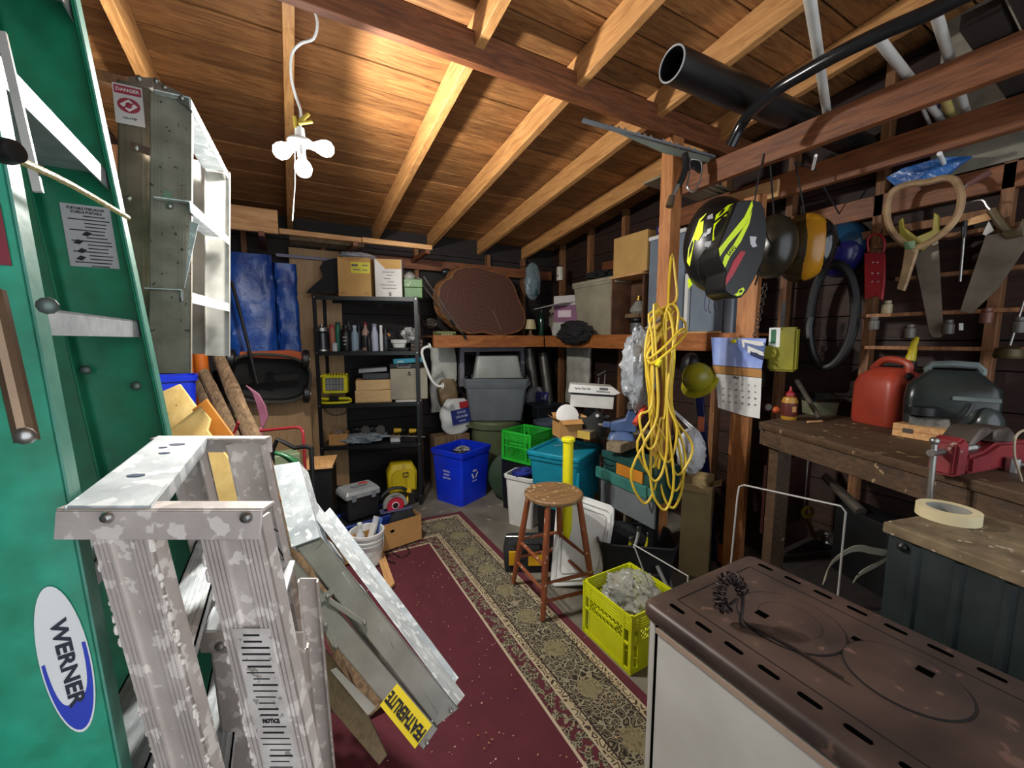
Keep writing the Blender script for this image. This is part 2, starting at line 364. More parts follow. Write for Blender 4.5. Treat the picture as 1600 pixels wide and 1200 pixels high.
# ================================================================== RUG
def rug_mat():
    m = bpy.data.materials.new('oriental_rug'); m.use_nodes = True; nt = m.node_tree; N = nt.nodes; L = nt.links; P = N['Principled BSDF']
    P.inputs['Roughness'].default_value = .95
    tc = N.new('ShaderNodeTexCoord'); sx = N.new('ShaderNodeSeparateXYZ'); L.new(tc.outputs['Object'], sx.inputs[0])
    def M(op, a, b=None, c=None):
        n = N.new('ShaderNodeMath'); n.operation = op
        for i, q in enumerate((a, b, c)):
            if q is None: continue
            if isinstance(q, (int, float)): n.inputs[i].default_value = q
            else: L.new(q, n.inputs[i])
        return n.outputs[0]
    hw, hl = .9, 1.31
    dx = M('SUBTRACT', hw, M('ABSOLUTE', sx.outputs[0])); dy = M('SUBTRACT', hl, M('ABSOLUTE', sx.outputs[1])); d = M('MINIMUM', dx, dy)
    def mix(f, a, b):
        n = N.new('ShaderNodeMixRGB')
        for i, q in enumerate((f, a, b)):
            if isinstance(q, str): n.inputs[i].default_value = hx(q)
            elif isinstance(q, (int, float)): n.inputs[i].default_value = q
            else: L.new(q, n.inputs[i])
        return n.outputs[0]
    def tex(scale, warp=.04):
        nz = N.new('ShaderNodeTexNoise'); nz.inputs['Scale'].default_value = 14; L.new(tc.outputs['Object'], nz.inputs['Vector'])
        vm = N.new('ShaderNodeVectorMath'); vm.operation = 'MULTIPLY_ADD'; L.new(nz.outputs['Color'], vm.inputs[0]); vm.inputs[1].default_value = (warp,)*3; L.new(tc.outputs['Object'], vm.inputs[2])
        v = N.new('ShaderNodeTexVoronoi'); v.feature = 'DISTANCE_TO_EDGE'; v.inputs['Scale'].default_value = scale; L.new(vm.outputs[0], v.inputs['Vector']); return v.outputs[0]
    def ramp(src, stops, interp='CONSTANT'):
        r = N.new('ShaderNodeValToRGB'); r.color_ramp.interpolation = interp
        e = r.color_ramp.elements; e[0].position = stops[0][0]; e[0].color = hx(stops[0][1]); e[1].position = stops[1][0]; e[1].color = hx(stops[1][1])
        for p, c in stops[2:]: q = e.new(p); q.color = hx(c)
        L.new(src, r.inputs[0]); return r.outputs[0]
    fl = ramp(tex(25, .06), [(0, '#8f866f'), (.06, '#2a201b'), (.17, '#6e6650'), (.26, '#241a16'), (.38, '#857c64')])
    f2 = ramp(tex(55, .03), [(0, '#8c836b'), (.10, '#2b211c'), (.28, '#665e48')])
    nz = N.new('ShaderNodeTexNoise'); nz.inputs['Scale'].default_value = 9; L.new(tc.outputs['Object'], nz.inputs['Vector'])
    floral = mix(M('GREATER_THAN', nz.outputs['Fac'], .5), fl, f2)
    # big rosettes every 0.26 m along the middle of the border
    def ros(dd, along):
        a = M('SUBTRACT', M('FRACT', M('DIVIDE', along, .26)), .5); a = M('MULTIPLY', a, .26); q = M('SUBTRACT', dd, .185)
        return M('SQRT', M('ADD', M('MULTIPLY', a, a), M('MULTIPLY', q, q)))
    rx = M('LESS_THAN', dx, dy); al = mix(rx, sx.outputs[0], sx.outputs[1])
    rs = ros(d, al)
    n4 = N.new('ShaderNodeTexNoise'); n4.inputs['Scale'].default_value = 60; L.new(tc.outputs['Object'], n4.inputs['Vector'])
    rc = ramp(M('ADD', M('MULTIPLY', rs, 8), M('MULTIPLY', M('SUBTRACT', n4.outputs['Fac'], .5), 1.1)), [(0, '#7d7556'), (.24, '#57503a'), (.30, '#837b5c'), (.52, '#2a201b'), (.6, '#6e6650')])
    col = mix(M('LESS_THAN', rs, .055), floral, rc)
    oval = ramp(tex(30, .01), [(0, '#a8997a'), (.1, '#3b2b26'), (.22, '#b1a383')])
    red = mix(nz.outputs['Fac'], '#4a1a24', '#61242f')
    def band(col, lo, hi, c): return mix(M('MULTIPLY', M('GREATER_THAN', d, lo), M('LESS_THAN', d, hi)), col, c)
    col = band(col, -1, .045, red); col = band(col, .045, .052, '#b3a78c'); col = band(col, .052, .085, oval); col = band(col, .085, .092, '#2c201c')
    col = band(col, .285, .292, '#2c201c'); col = band(col, .292, .322, oval); col = band(col, .322, .33, '#b3a78c')
    nb = N.new('ShaderNodeTexNoise'); nb.inputs['Scale'].default_value = 34; L.new(tc.outputs['Object'], nb.inputs['Vector'])
    inner = mix(M('GREATER_THAN', nb.outputs['Fac'], .52), f2, red); col = band(col, .33, .405, inner)
    col = band(col, .405, .417, '#b8a98f'); col = band(col, .417, 5, red)
    fz = N.new('ShaderNodeTexNoise'); fz.inputs['Scale'].default_value = 260; L.new(tc.outputs['Object'], fz.inputs['Vector'])
    sp = N.new('ShaderNodeTexNoise'); sp.inputs['Scale'].default_value = 60; L.new(tc.outputs['Object'], sp.inputs['Vector'])
    col = mix(M('GREATER_THAN', sp.outputs['Fac'], .745), col, '#c7ae98')
    L.new(col, P.inputs['Base Color'])
    bp = N.new('ShaderNodeBump'); bp.inputs['Strength'].default_value = .4; bp.inputs['Distance'].default_value = .004; L.new(fz.outputs['Fac'], bp.inputs['Height']); L.new(bp.outputs[0], P.inputs['Normal'])
    return m
RX0, RX1, RY0, RY1 = -.55, 1.25, .57, 3.19
b = MB(); nx, ny = 60, 90
def rz(x, y):
    e = max(0, y-(RY1-.12))*.09+noise.noise(V((x*3, y*3, 0)))*.0015
    return .006+e*(.6+.5*math.sin(x*9))
idx = b.av([(RX0+(RX1-RX0)*i/nx, RY0+(RY1-RY0)*j/ny, rz(RX0+(RX1-RX0)*i/nx, RY0+(RY1-RY0)*j/ny)) for j in range(ny+1) for i in range(nx+1)])
for j in range(ny):
    for i in range(nx): a = j*(nx+1)+i; b.af((a, a+1, a+nx+2, a+nx+1))
rug = bpy.data.meshes.new('rug'); cx, cy = (RX0+RX1)/2, (RY0+RY1)/2
rug.from_pydata([p-V((cx, cy, 0)) for p in b.v], [], b.f); rug.materials.append(rug_mat()); rug.update()
bm = bmesh.new(); bm.from_mesh(rug); g = bmesh.ops.extrude_face_region(bm, geom=bm.faces[:]); bmesh.ops.translate(bm, verts=[e for e in g['geom'] if isinstance(e, bmesh.types.BMVert)], vec=(0, 0, .004)); bmesh.ops.recalc_face_normals(bm, faces=bm.faces[:]); bm.to_mesh(rug); bm.free()
for v in rug.vertices: v.co.z = max(v.co.z-.005, .0005)
ro = bpy.data.objects.new('rug', rug); COL.objects.link(ro); ro.location = (cx, cy, 0)
ro['label'] = 'oriental rug with dark red field and floral brown and cream border on the floor'; ro['category'] = 'rug'
# wood shavings on the rug
b = MB()
for i in range(150):
    x, yy = random.uniform(.3, 1.2), random.uniform(1.0, 2.8); a = random.uniform(0, 6.3); l = random.uniform(.003, .009)
    b.bar((x, yy, .014), (x+l*math.cos(a), yy+l*math.sin(a), .016), .003, .0012)
o = solo('wood_shavings', 'pale wood shavings scattered over the red field of the rug', 'debris', b, PALEX); o['kind'] = 'stuff'

# ================================================================== LAMP
LP = V(ony(470, 240, 2.0))
lamp = thing('hanging_lamp', 'three-bulb socket hanging on a white cable under the roof boards', 'lamp', LP+V((0, 0, -.03)))
topz = LP+V((.0, 0, .11))
part(lamp, 'socket', MB().cyl(LP+V((0, 0, .04)), LP+V((0, 0, .10)), .022, .018).ell(LP+V((0, 0, .045)), (.05, .04, .022)), WHITE)
BG = mat('bulb_glow', '#ffffff', '#ffffff', emit='#f6f8ff', es=14, bump=0)
for (px, py) in ((442, 235), (507, 232), (474, 262)):
    q = ony(px, py, 2.0 if py < 250 else 1.93); dv = (q-LP-V((0, 0, .04))).normalized()
    a = part(lamp, 'bulb', MB().lathe([(.013, -.03), (.016, -.01), (.03, .02), (.033, .035), (.028, .055), (.012, .067), (0, .069)], q-dv*.03, dv), [BG])
    part(a, 'bulb_base', MB().cyl(LP+V((0, 0, .045)), q-dv*.055, .016), WHITE)
    L_ = bpy.data.lights.new('bulb_light', 'SPOT'); L_.energy = BULB_W; L_.spot_size = math.radians(166); L_.spot_blend = .35; L_.color = (1, .965, .9); L_.shadow_soft_size = .035
    lo = bpy.data.objects.new('bulb_light', L_); COL.objects.link(lo); lo.location = q+dv*.05; lo.rotation_euler = dv.to_track_quat('-Z', 'Y').to_euler()
cpts = [ony(px, py, yy) for px, py, yy in ((470, 175, 2.0), (462, 150, 2.0), (455, 120, 1.98), (456, 85, 1.95), (470, 68, 1.92), (490, 60, 1.88), (496, 35, 1.84), (488, 5, 1.80), (484, -15, 1.76))]
part(lamp, 'cable', MB().tube([topz-V((0, 0, .02))]+cpts, .0055, 8, 4), WHITE)
part(lamp, 'wire_connectors', MB().cyl(ony(468, 190, 1.99), ony(482, 178, 1.99), .008).cyl(ony(466, 193, 1.98), ony(488, 190, 1.98), .007).cyl(ony(462, 200, 1.99), ony(460, 182, 1.99), .007), pl('#b9a23c'))
part(lamp, 'pull_cord', MB().tube([LP+V((-.02, 0, .03)), ony(461, 290, 2.0), ony(457, 345, 2.0)], .0018, 5), WHITE)
# ================================================================== LADDERS
class RV:
    def __init__(s, T, nm, m): s.T, s.nm, s.m = T, nm, m
def rivet(rv, p, n, r=.009): n = V(n).normalized(); part(rv.T, rv.nm, MB().lathe([(r, 0), (r*.95, .002), (r*.6, .005), (.0005, .006)], p, n, 10, True, True), rv.m)
def ladder_rail(T, A, B, W, N, fl, m, ribs=0, name='rail', t=.003):
    b = MB(); chan(b, A, B, W, N, fl, t, ribs, .0028); return part(T, name, b, m, bev=0)
def step(T, P, Q, dv, h, m, name='step', t=.003):
    """tread from P to Q (front edge), depth vector dv, front apron h"""
    b = MB(); a = V(Q)-V(P); b.obox(P, a, dv, -UP*t); b.obox(P, a, V(dv).normalized()*t, -UP*h); b.obox(V(P)+V(dv), a, -V(dv).normalized()*t, -UP*h*.7)
    for k in range(1, 7): b.obox(V(P)+V(dv)*k/7.5, a, V(dv).normalized()*.002, UP*.0015)
    return part(T, name, b, m)
# ---- C: paint-smeared stepladder in the foreground, seen from its side
def Cn(px, py): return at(px, py, .42)                          # near side
def Cf(px, py): return at(px, py, .74)                          # far side
zt = .255
lc = thing('stepladder', 'paint-smeared aluminium stepladder standing closest to the camera beside the green ladder', 'ladder', V((Cn(330, 1190).x, Cn(330, 1190).y, 0)))
nl, nr = at(103, 788, .42), at(412, 788, .42); fl_, fr_ = at(252, 684, .74), at(424, 692, .74)
nl.z = nr.z = fl_.z = fr_.z = 1.324
ax_ = (nr-nl).normalized(); dp = (fl_-nl); dpn = (dp-ax_*dp.dot(ax_)).normalized()
L4 = []
def rail_line(p, q, dz=0):                                      # extend a line to the floor
    d = (q-p); return p+d*((p.z-.004)/-d.z)
near_n = dpn                                                    # into the ladder
a0, b0 = at(182, 812, .424), at(287, 1200, .471); a1, b1 = at(357, 812, .424), at(437, 1200, .471)
sh = (b0-a0); sh = sh*(1/abs(sh.z))
wv = ax_*.077
for (a, wd, rb) in ((a0, ax_*.0595, 12), (a1, ax_*.0655, 14)):
    q = a+sh*(a.z-.01); ladder_rail(lc, a+UP*.0, V((q.x,q.y,.016)), wd, near_n, .019, ALUP, rb)
fa0 = fl_+(a0-nl)+dpn*0; fa1 = fr_+(a1-nr)+V((0, 0, 0))
for (a, wd) in ((fa0, ax_*.0595), (fa1, ax_*.0655)):
    a = V((a.x, a.y, a0.z)); q = a+sh*(a.z-.01); ladder_rail(lc, a, q, wd, -near_n, .019, ALUP, 10)
# paint drips along the rail edges
b = MB()
for k in range(70):
    t = random.random(); e = a0+sh*(t*.38)+ax_*(.0305 if random.random() < .65 else -.0305)
    b.ell(e+V((random.uniform(-.001, .001),)*3), (random.uniform(.0015, .0035), random.uniform(.0015, .003), random.uniform(.002, .007)), 6, 4)
for k in range(30):
    e = a1+sh*(random.random()*.38)-ax_*.0335
    b.ell(e, (random.uniform(.002, .004), random.uniform(.002, .004), random.uniform(.003, .008)), 6, 4)
part(lc, 'paint_drips', b, mat('dried_paint', '#e3dad0', '#cfc4ba', bump=.1))['kind'] = 'stuff'
# brackets
b = MB(); b.prism([nl-ax_*.009, nr+UP*0, nr-UP*.032-ax_*.005, nl-ax_*.015-UP*.032], -near_n*.003); b.obox(nl-ax_*.012+UP*.001, (nr-nl)+ax_*.012, near_n*.021, -UP*.003)
part(lc, 'side_bracket', b, ALUP, bev=.001)
for px in (168, 385): rivet(RV(lc, 'rivet', STEEL), at(px, 808, .4165), -near_n, .0065)
b = MB(); b.obox(fl_-ax_*.004, (fr_-fl_)+ax_*.004, near_n*.003, -UP*.030); b.obox(fl_-ax_*.004-near_n*.02+UP*.001, (fr_-fl_)+ax_*.004, near_n*.022, -UP*.003)
part(lc, 'side_bracket', b, ALUP, bev=.001)
pw = ax_*.090
b = MB(); b.obox(nl-ax_*.003+near_n*.002+UP*.003, pw, (fl_-nl)*.985+near_n*-.004, -UP*.003)
b.obox(nl-ax_*.003+near_n*.002+pw+UP*.003, ax_*-.003, (fl_-nl)*.985, -UP*.020); b.obox(nl-ax_*.003+UP*.003, ax_*.003, (fl_-nl)*.985, -UP*.020)
part(lc, 'top_step', b, ALUW, bev=.001)
for u, v, s_ in ((.42, .3, .020), (.48, .62, .015), (.55, .78, .022), (.35, .72, .012)):
    c = nl+pw*u+dp*v+UP*.0034; part(lc, 'paint_mark', MB().prism([c+ax_*s_*(.55*math.cos(k*1.05))*(1+.2*math.sin(k*7))+dpn*s_*.32*math.sin(k*1.05) for k in range(6)], UP*.0006), pl('#3a4a6e'))
for k, zz in enumerate((1.12, .92, .72, .52, .32, .12)):
    o_ = a0+sh*(a0.z-zz); o2 = V((fa0.x, fa0.y, a0.z))+sh*(a0.z-zz)
    step(lc, o_-ax_*.027+near_n*.004, o2-ax_*.027-near_n*.004, ax_*.054, .022, ALUW)
# rear horizontal braces
for zz in (.97, .7, .35):
    o_ = a1+sh*(a1.z-zz); o2 = V((fa1.x, fa1.y, a0.z))+sh*(a0.z-zz); part(lc, 'rear_brace', MB().bar(o_, o2, .023, .004), ALUP)
# worn label on the right rail + label on the far rail
n0 = -near_n; xx = sh.normalized()
lab = MB(); c0_ = a1+sh*.125; lab.obox(c0_-ax_*.020-near_n*.0029, ax_*.040, xx*.24, -near_n*.0006)
lb = part(lc, 'worn_label', lab, mat('worn_paper', '#d8d0c8', '#b3aaa2', 'plain', .8, scale=30, bump=.2, splat='#8f877f', amt=.63, sps=90))
rng = random.Random(3)
for k in range(30):
    u = .008+k*.0078; wds = ''.join(rng.choice('ILHNTEOFUS') for _ in range(rng.choice((7, 9, 11)))); 
    sz = .005
    if k == 14: wds, sz = 'NOTICE', .0075
    if k == 24: wds, sz = '00 LB', .0085
    if k == 27: wds, sz = '3504', .007
    if sz > .0055: text(wds, sz, INK, lc, c0_+xx*u-near_n*.0040, ax_, -xx, sx=.7)
    else: part(lc, 'fine_print', MB().bar(c0_+xx*u-near_n*.0036-ax_*rng.uniform(.009, .017), c0_+xx*u-near_n*.0036+ax_*rng.uniform(.008, .017), .0004, rng.choice((.0014, .0022)), near_n), INK)
fl2 = V((fa1.x, fa1.y, a0.z)); c1_ = fl2+sh*.152
part(lc, 'warning_label', MB().obox(c1_-ax_*.015-near_n*.0034, ax_*.038, xx*.145, -near_n*.0006), mat('warn_paper', '#cfc8c4', '#b3aaa6', scale=30))
b = MB(); o_ = c1_-near_n*.0044
for (p, q) in (((0, .01), (.03, .03)), ((0, .07), (.018, .11)), ((.018, .11), (.03, .10)), ((0, .07), (.012, .115)), ((.012, .06), (.028, .10)), ((-.005, .13), (.03, .12)), ((.005, .15), (.02, .14))):
    b.bar(o_+(ax_*p[0]+xx*p[1])*.76, o_+(ax_*q[0]+xx*q[1])*.76, .003, .0006, near_n.cross(xx))
b.cyl(o_+ax_*.011+xx*.099, o_+ax_*.011+xx*.099-near_n*.0006, .0053)
part(lc, 'pictogram', b, INK)['kind'] = 'stuff'

# ---- A: tall green fibreglass stepladder
an = at(130, 900, .45); an2 = at(16, 300, .408)
dA = (an2-an); dA = dA/dA.z
def Aline(p, z): return p+dA*(z-p.z)
An = (at(90, 600, .81)-at(60, 600, .42)); An.z = 0; An = An.normalized()  # towards the far side, roughly
Aw = RT.copy(); Aw = (Aw-An*Aw.dot(An)).normalized()
Aw = (RT*.85+FW*.5).normalized(); An = V((-Aw.y, Aw.x, 0))
lga = thing('stepladder', 'tall green fibreglass stepladder with an oval maker\'s sticker at the left edge', 'ladder', V((Aline(an, 0).x, Aline(an, 0).y, 0)))
def Arail(c, w, n, m, nm='rail', fl=.030, t=.004): b = MB(); chan(b, Aline(c, 2.45), Aline(c, .006), Aw*w, n, fl, t); return part(lga, nm, b, m, bev=.0015)
nearc = an-Aw*.056
Arail(nearc, .112, An, GREEN, fl=.026)
# the grey-green worn flange edge
b = MB(); e = nearc+Aw*.0555; b.obox(Aline(e, .006)-An*.001, Aline(e, 2.45)-Aline(e, .006), Aw*.0022, An*.028); part(lga, 'flange', b, mat('worn_green', '#4f8f7c', '#3f7f6c', scale=30, bump=.1))
f2b = at(249, 600, .78)-Aw*.053; f2a = at(150, 600, .82)-Aw*.05
dF = at(122, 0, .706)-at(249, 600, .78); dF = dF/dF.z
def Aline(p, z): return p+(dF if p in (f2b, f2a) or (p-f2b).length < .2 or (p-f2a).length < .12 else dA)*(z-p.z)
Arail(f2b, .105, -An, GREEND); Arail(f2a, .10, -An, GREEND)
b = MB(); e = f2b+Aw*.053-An*.03; b.obox(Aline(e, .006), Aline(e, 2.45)-Aline(e, .006), Aw*.003, An*.03); part(lga, 'flange', b, mat('worn_green', ''))
b = MB(); e = f2a+Aw*.05-An*.032; b.obox(Aline(e, .9), Aline(e, 2.45)-Aline(e, .9), Aw*.0035, An*.004); part(lga, 'flange', b, mat('worn_green', ''))
for zz in (2.08, 1.80, 1.535, 1.235, .93, .63, .33):
    P_ = Aline(nearc, zz)+Aw*.053+An*.01; Q_ = Aline(f2b, zz)+Aw*.046-An*.004
    step(lga, P_, Q_, -Aw*.085, .03, mat('white_step', '#c4c9cc', '#a2a8ac', 'plain', .45, .3, scale=30, bump=.1), t=.003)
# bumper strip at the left, red sticker, rope, bolts
b = MB(); q0_, q1_ = at(-8, 455, .372), at(46, 688, .375); b.tube([q0_-An*.004, q1_-An*.004], .0085, 10); part(lga, 'guard_strip', b, mat('bronze', '#a08468', '#5a4a3c', 'plain', .3, .7))
rivet(RV(lga, 'guard_screw', STEEL), at(39, 681, .362), -An, .008)
Apn = Aw.cross(dA).normalized(); Apn = Apn if Apn.dot(CAM-nearc) > 0 else -Apn
def Apt(u, z, off=.0015): return Aline(nearc, z)+Aw*u+Apn*off
su = dA.normalized()
b = MB(); b.obox(Apt(-.005, 1.575), Aw*.053, su*.062, Apn*.0005); part(lga, 'red_sticker', b, pl('#7c1426'))
# oval sticker
cz = at(103, 1030, .418).z; cc = onp(103, 1032, nearc+Apn*.0013, Apn); hw_, hh_ = .0195, .088
tilt = (su+Aw*-.03).normalized(); tx = (Aw-tilt*Aw.dot(tilt)).normalized()
def ovp(r1, r2, n=40): return [cc+tx*hw_*r1*math.cos(2*math.pi*k/n)+tilt*hh_*r2*math.sin(2*math.pi*k/n) for k in range(n)]
st = part(lga, 'oval_sticker', MB().prism(ovp(1, 1), Apn*.0006), mat('sticker_white', '#d9d9d6', '#cfcfcc', bump=0))
BL = mat('sticker_blue', '#1b37b0', '#182f9a', bump=0)
def ov(r1, r2, a, off=V()): return cc+tx*hw_*r1*math.cos(a)+tilt*hh_*r2*math.sin(a)+Apn*.0007+off
b = MB(); oa = [math.radians(x) for x in range(178, 372, 8)]
outer = [ov(.93, .96, a) for a in oa]; inner = [ov(.80-.12*math.sin(math.pi*i/len(oa)), .93-.36*math.sin(math.pi*i/len(oa))**2, a)+tilt*.001 for i, a in enumerate(oa)]
for i in range(len(oa)-1): b.prism([outer[i], outer[i+1], inner[i+1], inner[i]], Apn*.0004)
b = build('swoosh', b, BL, lga)
text('WERNER', .0175, mat('ink_navy', '#12142a', '#101225', bump=0), lga, cc+Apn*.0014+tx*.001-tilt*.003, -tilt, tx, sx=1.45, bold=.03)
# safety label on the far rail
cz = at(165, 375, .74).z; q = Aline(f2b, cz)-An*.0062+Aw*.004
lb = part(lga, 'safety_label', MB().obox(q-Aw*.033-su*.053, Aw*.064, su*.108, -An*.0005), pl('#b9b6b6'))
rng = random.Random(5)
for k in range(17):
    s_ = ''.join(rng.choice('iltneosauhm ') for _ in range(26)) if k > 1 else ('PORTABLE STEPLADDER', 'ECHELLE PORTABLE')[k]
    if k > 1: part(lga, 'fine_print', MB().bar(q+Aw*(-.026+.02*(k % 3 != 0))+su*(.048-k*.0062)-An*.0008, q+Aw*rng.uniform(.018, .028)+su*(.048-k*.0062)-An*.0008, .0003, .0018, An), INK)
    else: text(s_, .0062, INK, lga, q-Aw*.001+su*(.048-k*.0062)-An*.0009, Aw, su, sx=.72)
b = MB()
for u, v in ((.5, .55), (.25, .4), (.3, .25), (.25, .12)):
    c = q+Aw*(-.03+.05*u)+su*(-.05+.1*v)-An*.0009; b.prism([c+Aw*.007*math.cos(k*1.6)+su*.005*math.sin(k*1.6+.4) for k in range(4)], -An*.0003)
part(lga, 'label_picture', b, INK)
bo = RV(lga, 'bolt', mat('dark_bolt', '#6c7a74', '#5a6660', metal=.6))
for px, py in ((134, 578), (213, 603)): rivet(bo, onp(px, py, Aline(f2b, 1.2)-An*.0045, An), -An, .008)
rivet(bo, at(76, 478, .375)-An*.002, -An, .008)
# upper hinge arms seen at the very top
b = MB(); b.bar(at(2, 50, .40), at(60, 300, .41), .007, .004, Aw); part(lga, 'spreader_arm', b, ALU)
solo('rope', 'pale yellow twisted rope pulled tight across the top of the green ladder', 'rope', MB().tube([at(-10, 232, .355), at(20, 246, .36), at(110, 288, .47), at(200, 340, .62)], .0035, 8, 3), mat('rope_fibre', '#d8c88a', '#b8a668', scale=200, bump=.5))
solo('clamp_knob', 'dark round clamp knob gripping the rope at the left edge', 'clamp', MB().lathe([(.004, -.010), (.009, -.009), (.011, 0), (.009, .009), (.004, .010)], at(8, 236, .345), RT), BLKP)

# ---- B: aluminium stepladder hanging on the left, its inside towards the room
def Bn(px, py): return at(px, py, 1.2)
lbd = thing('stepladder', 'grimy aluminium stepladder hanging upright between the green ladder and the blue tarp', 'ladder', Bn(270, 590))
nt_, nb_ = Bn(268, 150), Bn(266, 583); ft_, fb_ = at(326, 262, 1.75), at(341, 556, 1.75)
Bd = ((ft_-nt_)); Bd.z = 0; Bdn = Bd.normalized(); Bw = V((Bdn.y, -Bdn.x, 0))
if Bw.dot(RT) < 0: Bw = -Bw
def Br(p, q, w, n, m, rb=6): b = MB(); chan(b, p, q, (p-q).cross(n).normalized()*w, n, .022, .003, rb); return part(lbd, 'rail', b, m)
Br(nt_, nb_, .096, Bdn, ALUD, 12)
Br(Bn(210, 130), Bn(210, 575), .074, Bdn, mat('brown_aluminium', '#7d6f60', '#5f5448', 'plain', .5, .5, scale=14, bump=.1), 6)
Br(at(341, 268, 1.72), fb_, .088, -Bdn, ALU, 8); Br(at(306, 250, 1.76), at(316, 553, 1.76), .075, -Bdn, ALU, 8)
e = Bw*.048
for (z0n, z0f, hh) in ((.0, 0, .03), ):
    pass
def bstep(n1, f1, h, m=ALUW):
    P_, Q_ = Bn(*n1), at(f1[0], f1[1], 1.72); b = MB(); b.obox(P_, Q_-P_, -UP*h, -Bw*.003); b.obox(P_, Q_-P_, -Bw*.085, -UP*.003); part(lbd, 'step', b, m)
bstep((297, 314), (358, 371), .032); bstep((284, 452), (358, 474), .034); bstep((297, 152), (356, 268), .03)
b = MB(); b.obox(Bn(186, 118), Bn(238, 121)-Bn(186, 118), Bdn*.4, -UP*.028); b.obox(Bn(238, 121), Bn(298, 153)-Bn(238, 121), Bdn*.03, -UP*.028)
part(lbd, 'top_cap', b, ALU, bev=.001)
b = MB(); b.bar(Bn(206, 228)-Bdn*.004, Bn(256, 246)-Bdn*.004, .022, .003, UP); b.bar(Bn(250, 238)-Bdn*.004, Bn(266, 325)-Bdn*.004, .02, .003, Bw); part(lbd, 'spreader_arm', b, STEEL)
for p in ((214, 232), (242, 241), (266, 323), (245, 128), (258, 138), (285, 155), (218, 124), (202, 311)): rivet(RV(lbd, 'rivet', STEEL), Bn(*p)-Bdn*.006, -Bdn, .009)
q = Bn(204, 168)-Bdn*.014
sl = part(lbd, 'danger_sticker', MB().obox(q-Bw*.033-UP*.055, Bw*.066, UP*.11, -Bdn*.0005), pl('#cfc4c6'))
RS = pl('#a02842')
b = MB().obox(q-Bw*.030+UP*.028-Bdn*.0007, Bw*.06, UP*.022, -Bdn*.0005); c = q-Bdn*.0007-UP*.002
b.prism([c+Bw*.026*math.cos(k*math.pi/8)+UP*.021*math.sin(k*math.pi/8) for k in range(16)], -Bdn*.0005); part(lbd, 'sticker_print', b, RS)
b = MB(); b.prism([c-Bdn*.0006+Bw*.02*x+UP*.017*y_ for x, y_ in ((1, 0), (0, 1), (-1, 0), (0, -1))], -Bdn*.0003); part(lbd, 'sticker_diamond', b, pl('#e3d8da'))
text('DANGER', .013, pl('#e3d8da'), lbd, q+UP*.039-Bdn*.0014, Bw, UP)
text('NO STEP', .008, INK, lbd, q-UP*.038-Bdn*.0008, Bw, UP)
b = MB(); b.bar(c-Bdn*.001-Bw*.012-UP*.008, c-Bdn*.001+Bw*.012+UP*.008, .004, .0004, UP); b.ell(c-Bdn*.001, (.008, .001, .009), 8, 5); part(lbd, 'pictogram', b, RS)
hk = Bn(240, 112)
part(wl, 'wall_hook', MB().bar((XL+.001, hk.y+.05, hk.z-.012), (hk.x+.02, hk.y+.05, hk.z-.035), .03, .03), STUDW)
# gussets under the lower steps
b = MB()
for (p, q, r_) in (((297, 345), (288, 450), (310, 350)), ):
    b.prism([Bn(*p), Bn(*q), Bn(*r_)], Bdn*.003)
part(lbd, 'gusset', b, ALUW)

# ---- D: grey aluminium ladder leaning back, yellow sticker
def Dpt(px, py):                                                # plane through foot (d 1.05) and head (d 1.5)
    return onp(px, py, D0, Dn)
D0 = at(690, 1125, 1.06); Dh = at(470, 800, 1.38); Dside = at(660, 1150, 1.04)
Dax = (Dh-D0).normalized(); Dn = Dax.cross(D0-Dside).normalized()
if Dn.dot(CAM-D0) < 0: Dn = -Dn
ld = thing('stepladder', 'grey aluminium stepladder leaning low over the rug with a yellow name sticker', 'ladder', V((D0.x, D0.y, 0.0)))
GA = mat('brushed_grey_aluminium', '#96958e', '#7f7e77', 'plain', .42, .55, scale=10, bump=.08)
def Drail(q4, m, n, fl=.028, rb=0):
    p = [Dpt(*q) for q in q4]; A_, B_ = (p[0]+p[1])/2, (p[2]+p[3])/2; W_ = (p[1]-p[0]); W_ = W_-(B_-A_).normalized()*W_.dot((B_-A_).normalized())
    b = MB(); b.prism([p[0], p[1], p[3], p[2]], -Dn*.003)
    b.obox(p[0], p[2]-p[0], (p[1]-p[0]).normalized()*.003, -Dn*fl); b.obox(p[1], p[3]-p[1], (p[0]-p[1]).normalized()*.003, -Dn*fl)
    part(ld, 'rail', b, m); return p
r1 = Drail(((436, 735), (498, 840), (682, 1134), (716, 1107)), GA, 1) if False else Drail(((458, 850), (500, 838), (682, 1134), (716, 1107)), GA, 1)
r2 = Drail(((405, 868), (452, 866), (661, 1171), (684, 1138)), GA, 1)
sp_ = .33
off = -Dn*sp_*.35+FW*.22+RT*.06
far = MB()
for a_, b_ in (((436, 732), (640, 1075)), ((468, 722), (655, 1062))):
    pass
P0, P1, P2, P3 = Dpt(432, 728), Dpt(508, 800), Dpt(706, 1100), Dpt(640, 1040)
fw_ = (Dpt(500, 700)-Dpt(436, 760)).normalized()
tn = -Dn
for (u0, u1, cx_) in ((0, .45, 0), ):
    b = MB(); A1, B1 = Dpt(466, 775)+tn*.02, Dpt(712, 1104)+tn*.02
    W1 = (tn+fw_*.25).normalized()
    b.obox(A1, B1-A1, W1*.10, fw_*.003); part(ld, 'step_edge_plate', b, ALUW)
A2, B2 = Dpt(470, 780)+tn*.19, Dpt(690, 1085)+tn*.19
b = MB(); b.obox(A2, B2-A2, fw_*.045, tn*.003); b.obox(A2, B2-A2, fw_*.003, tn*.028); b.obox(A2+fw_*.045, B2-A2, fw_*.003, tn*.028); part(ld, 'rail', b, ALUW)
A3, B3 = Dpt(446, 868)+tn*.25, Dpt(650, 1150)+tn*.25
b = MB(); b.obox(A3, B3-A3, fw_*.055, tn*.003); part(ld, 'rail', b, GA)
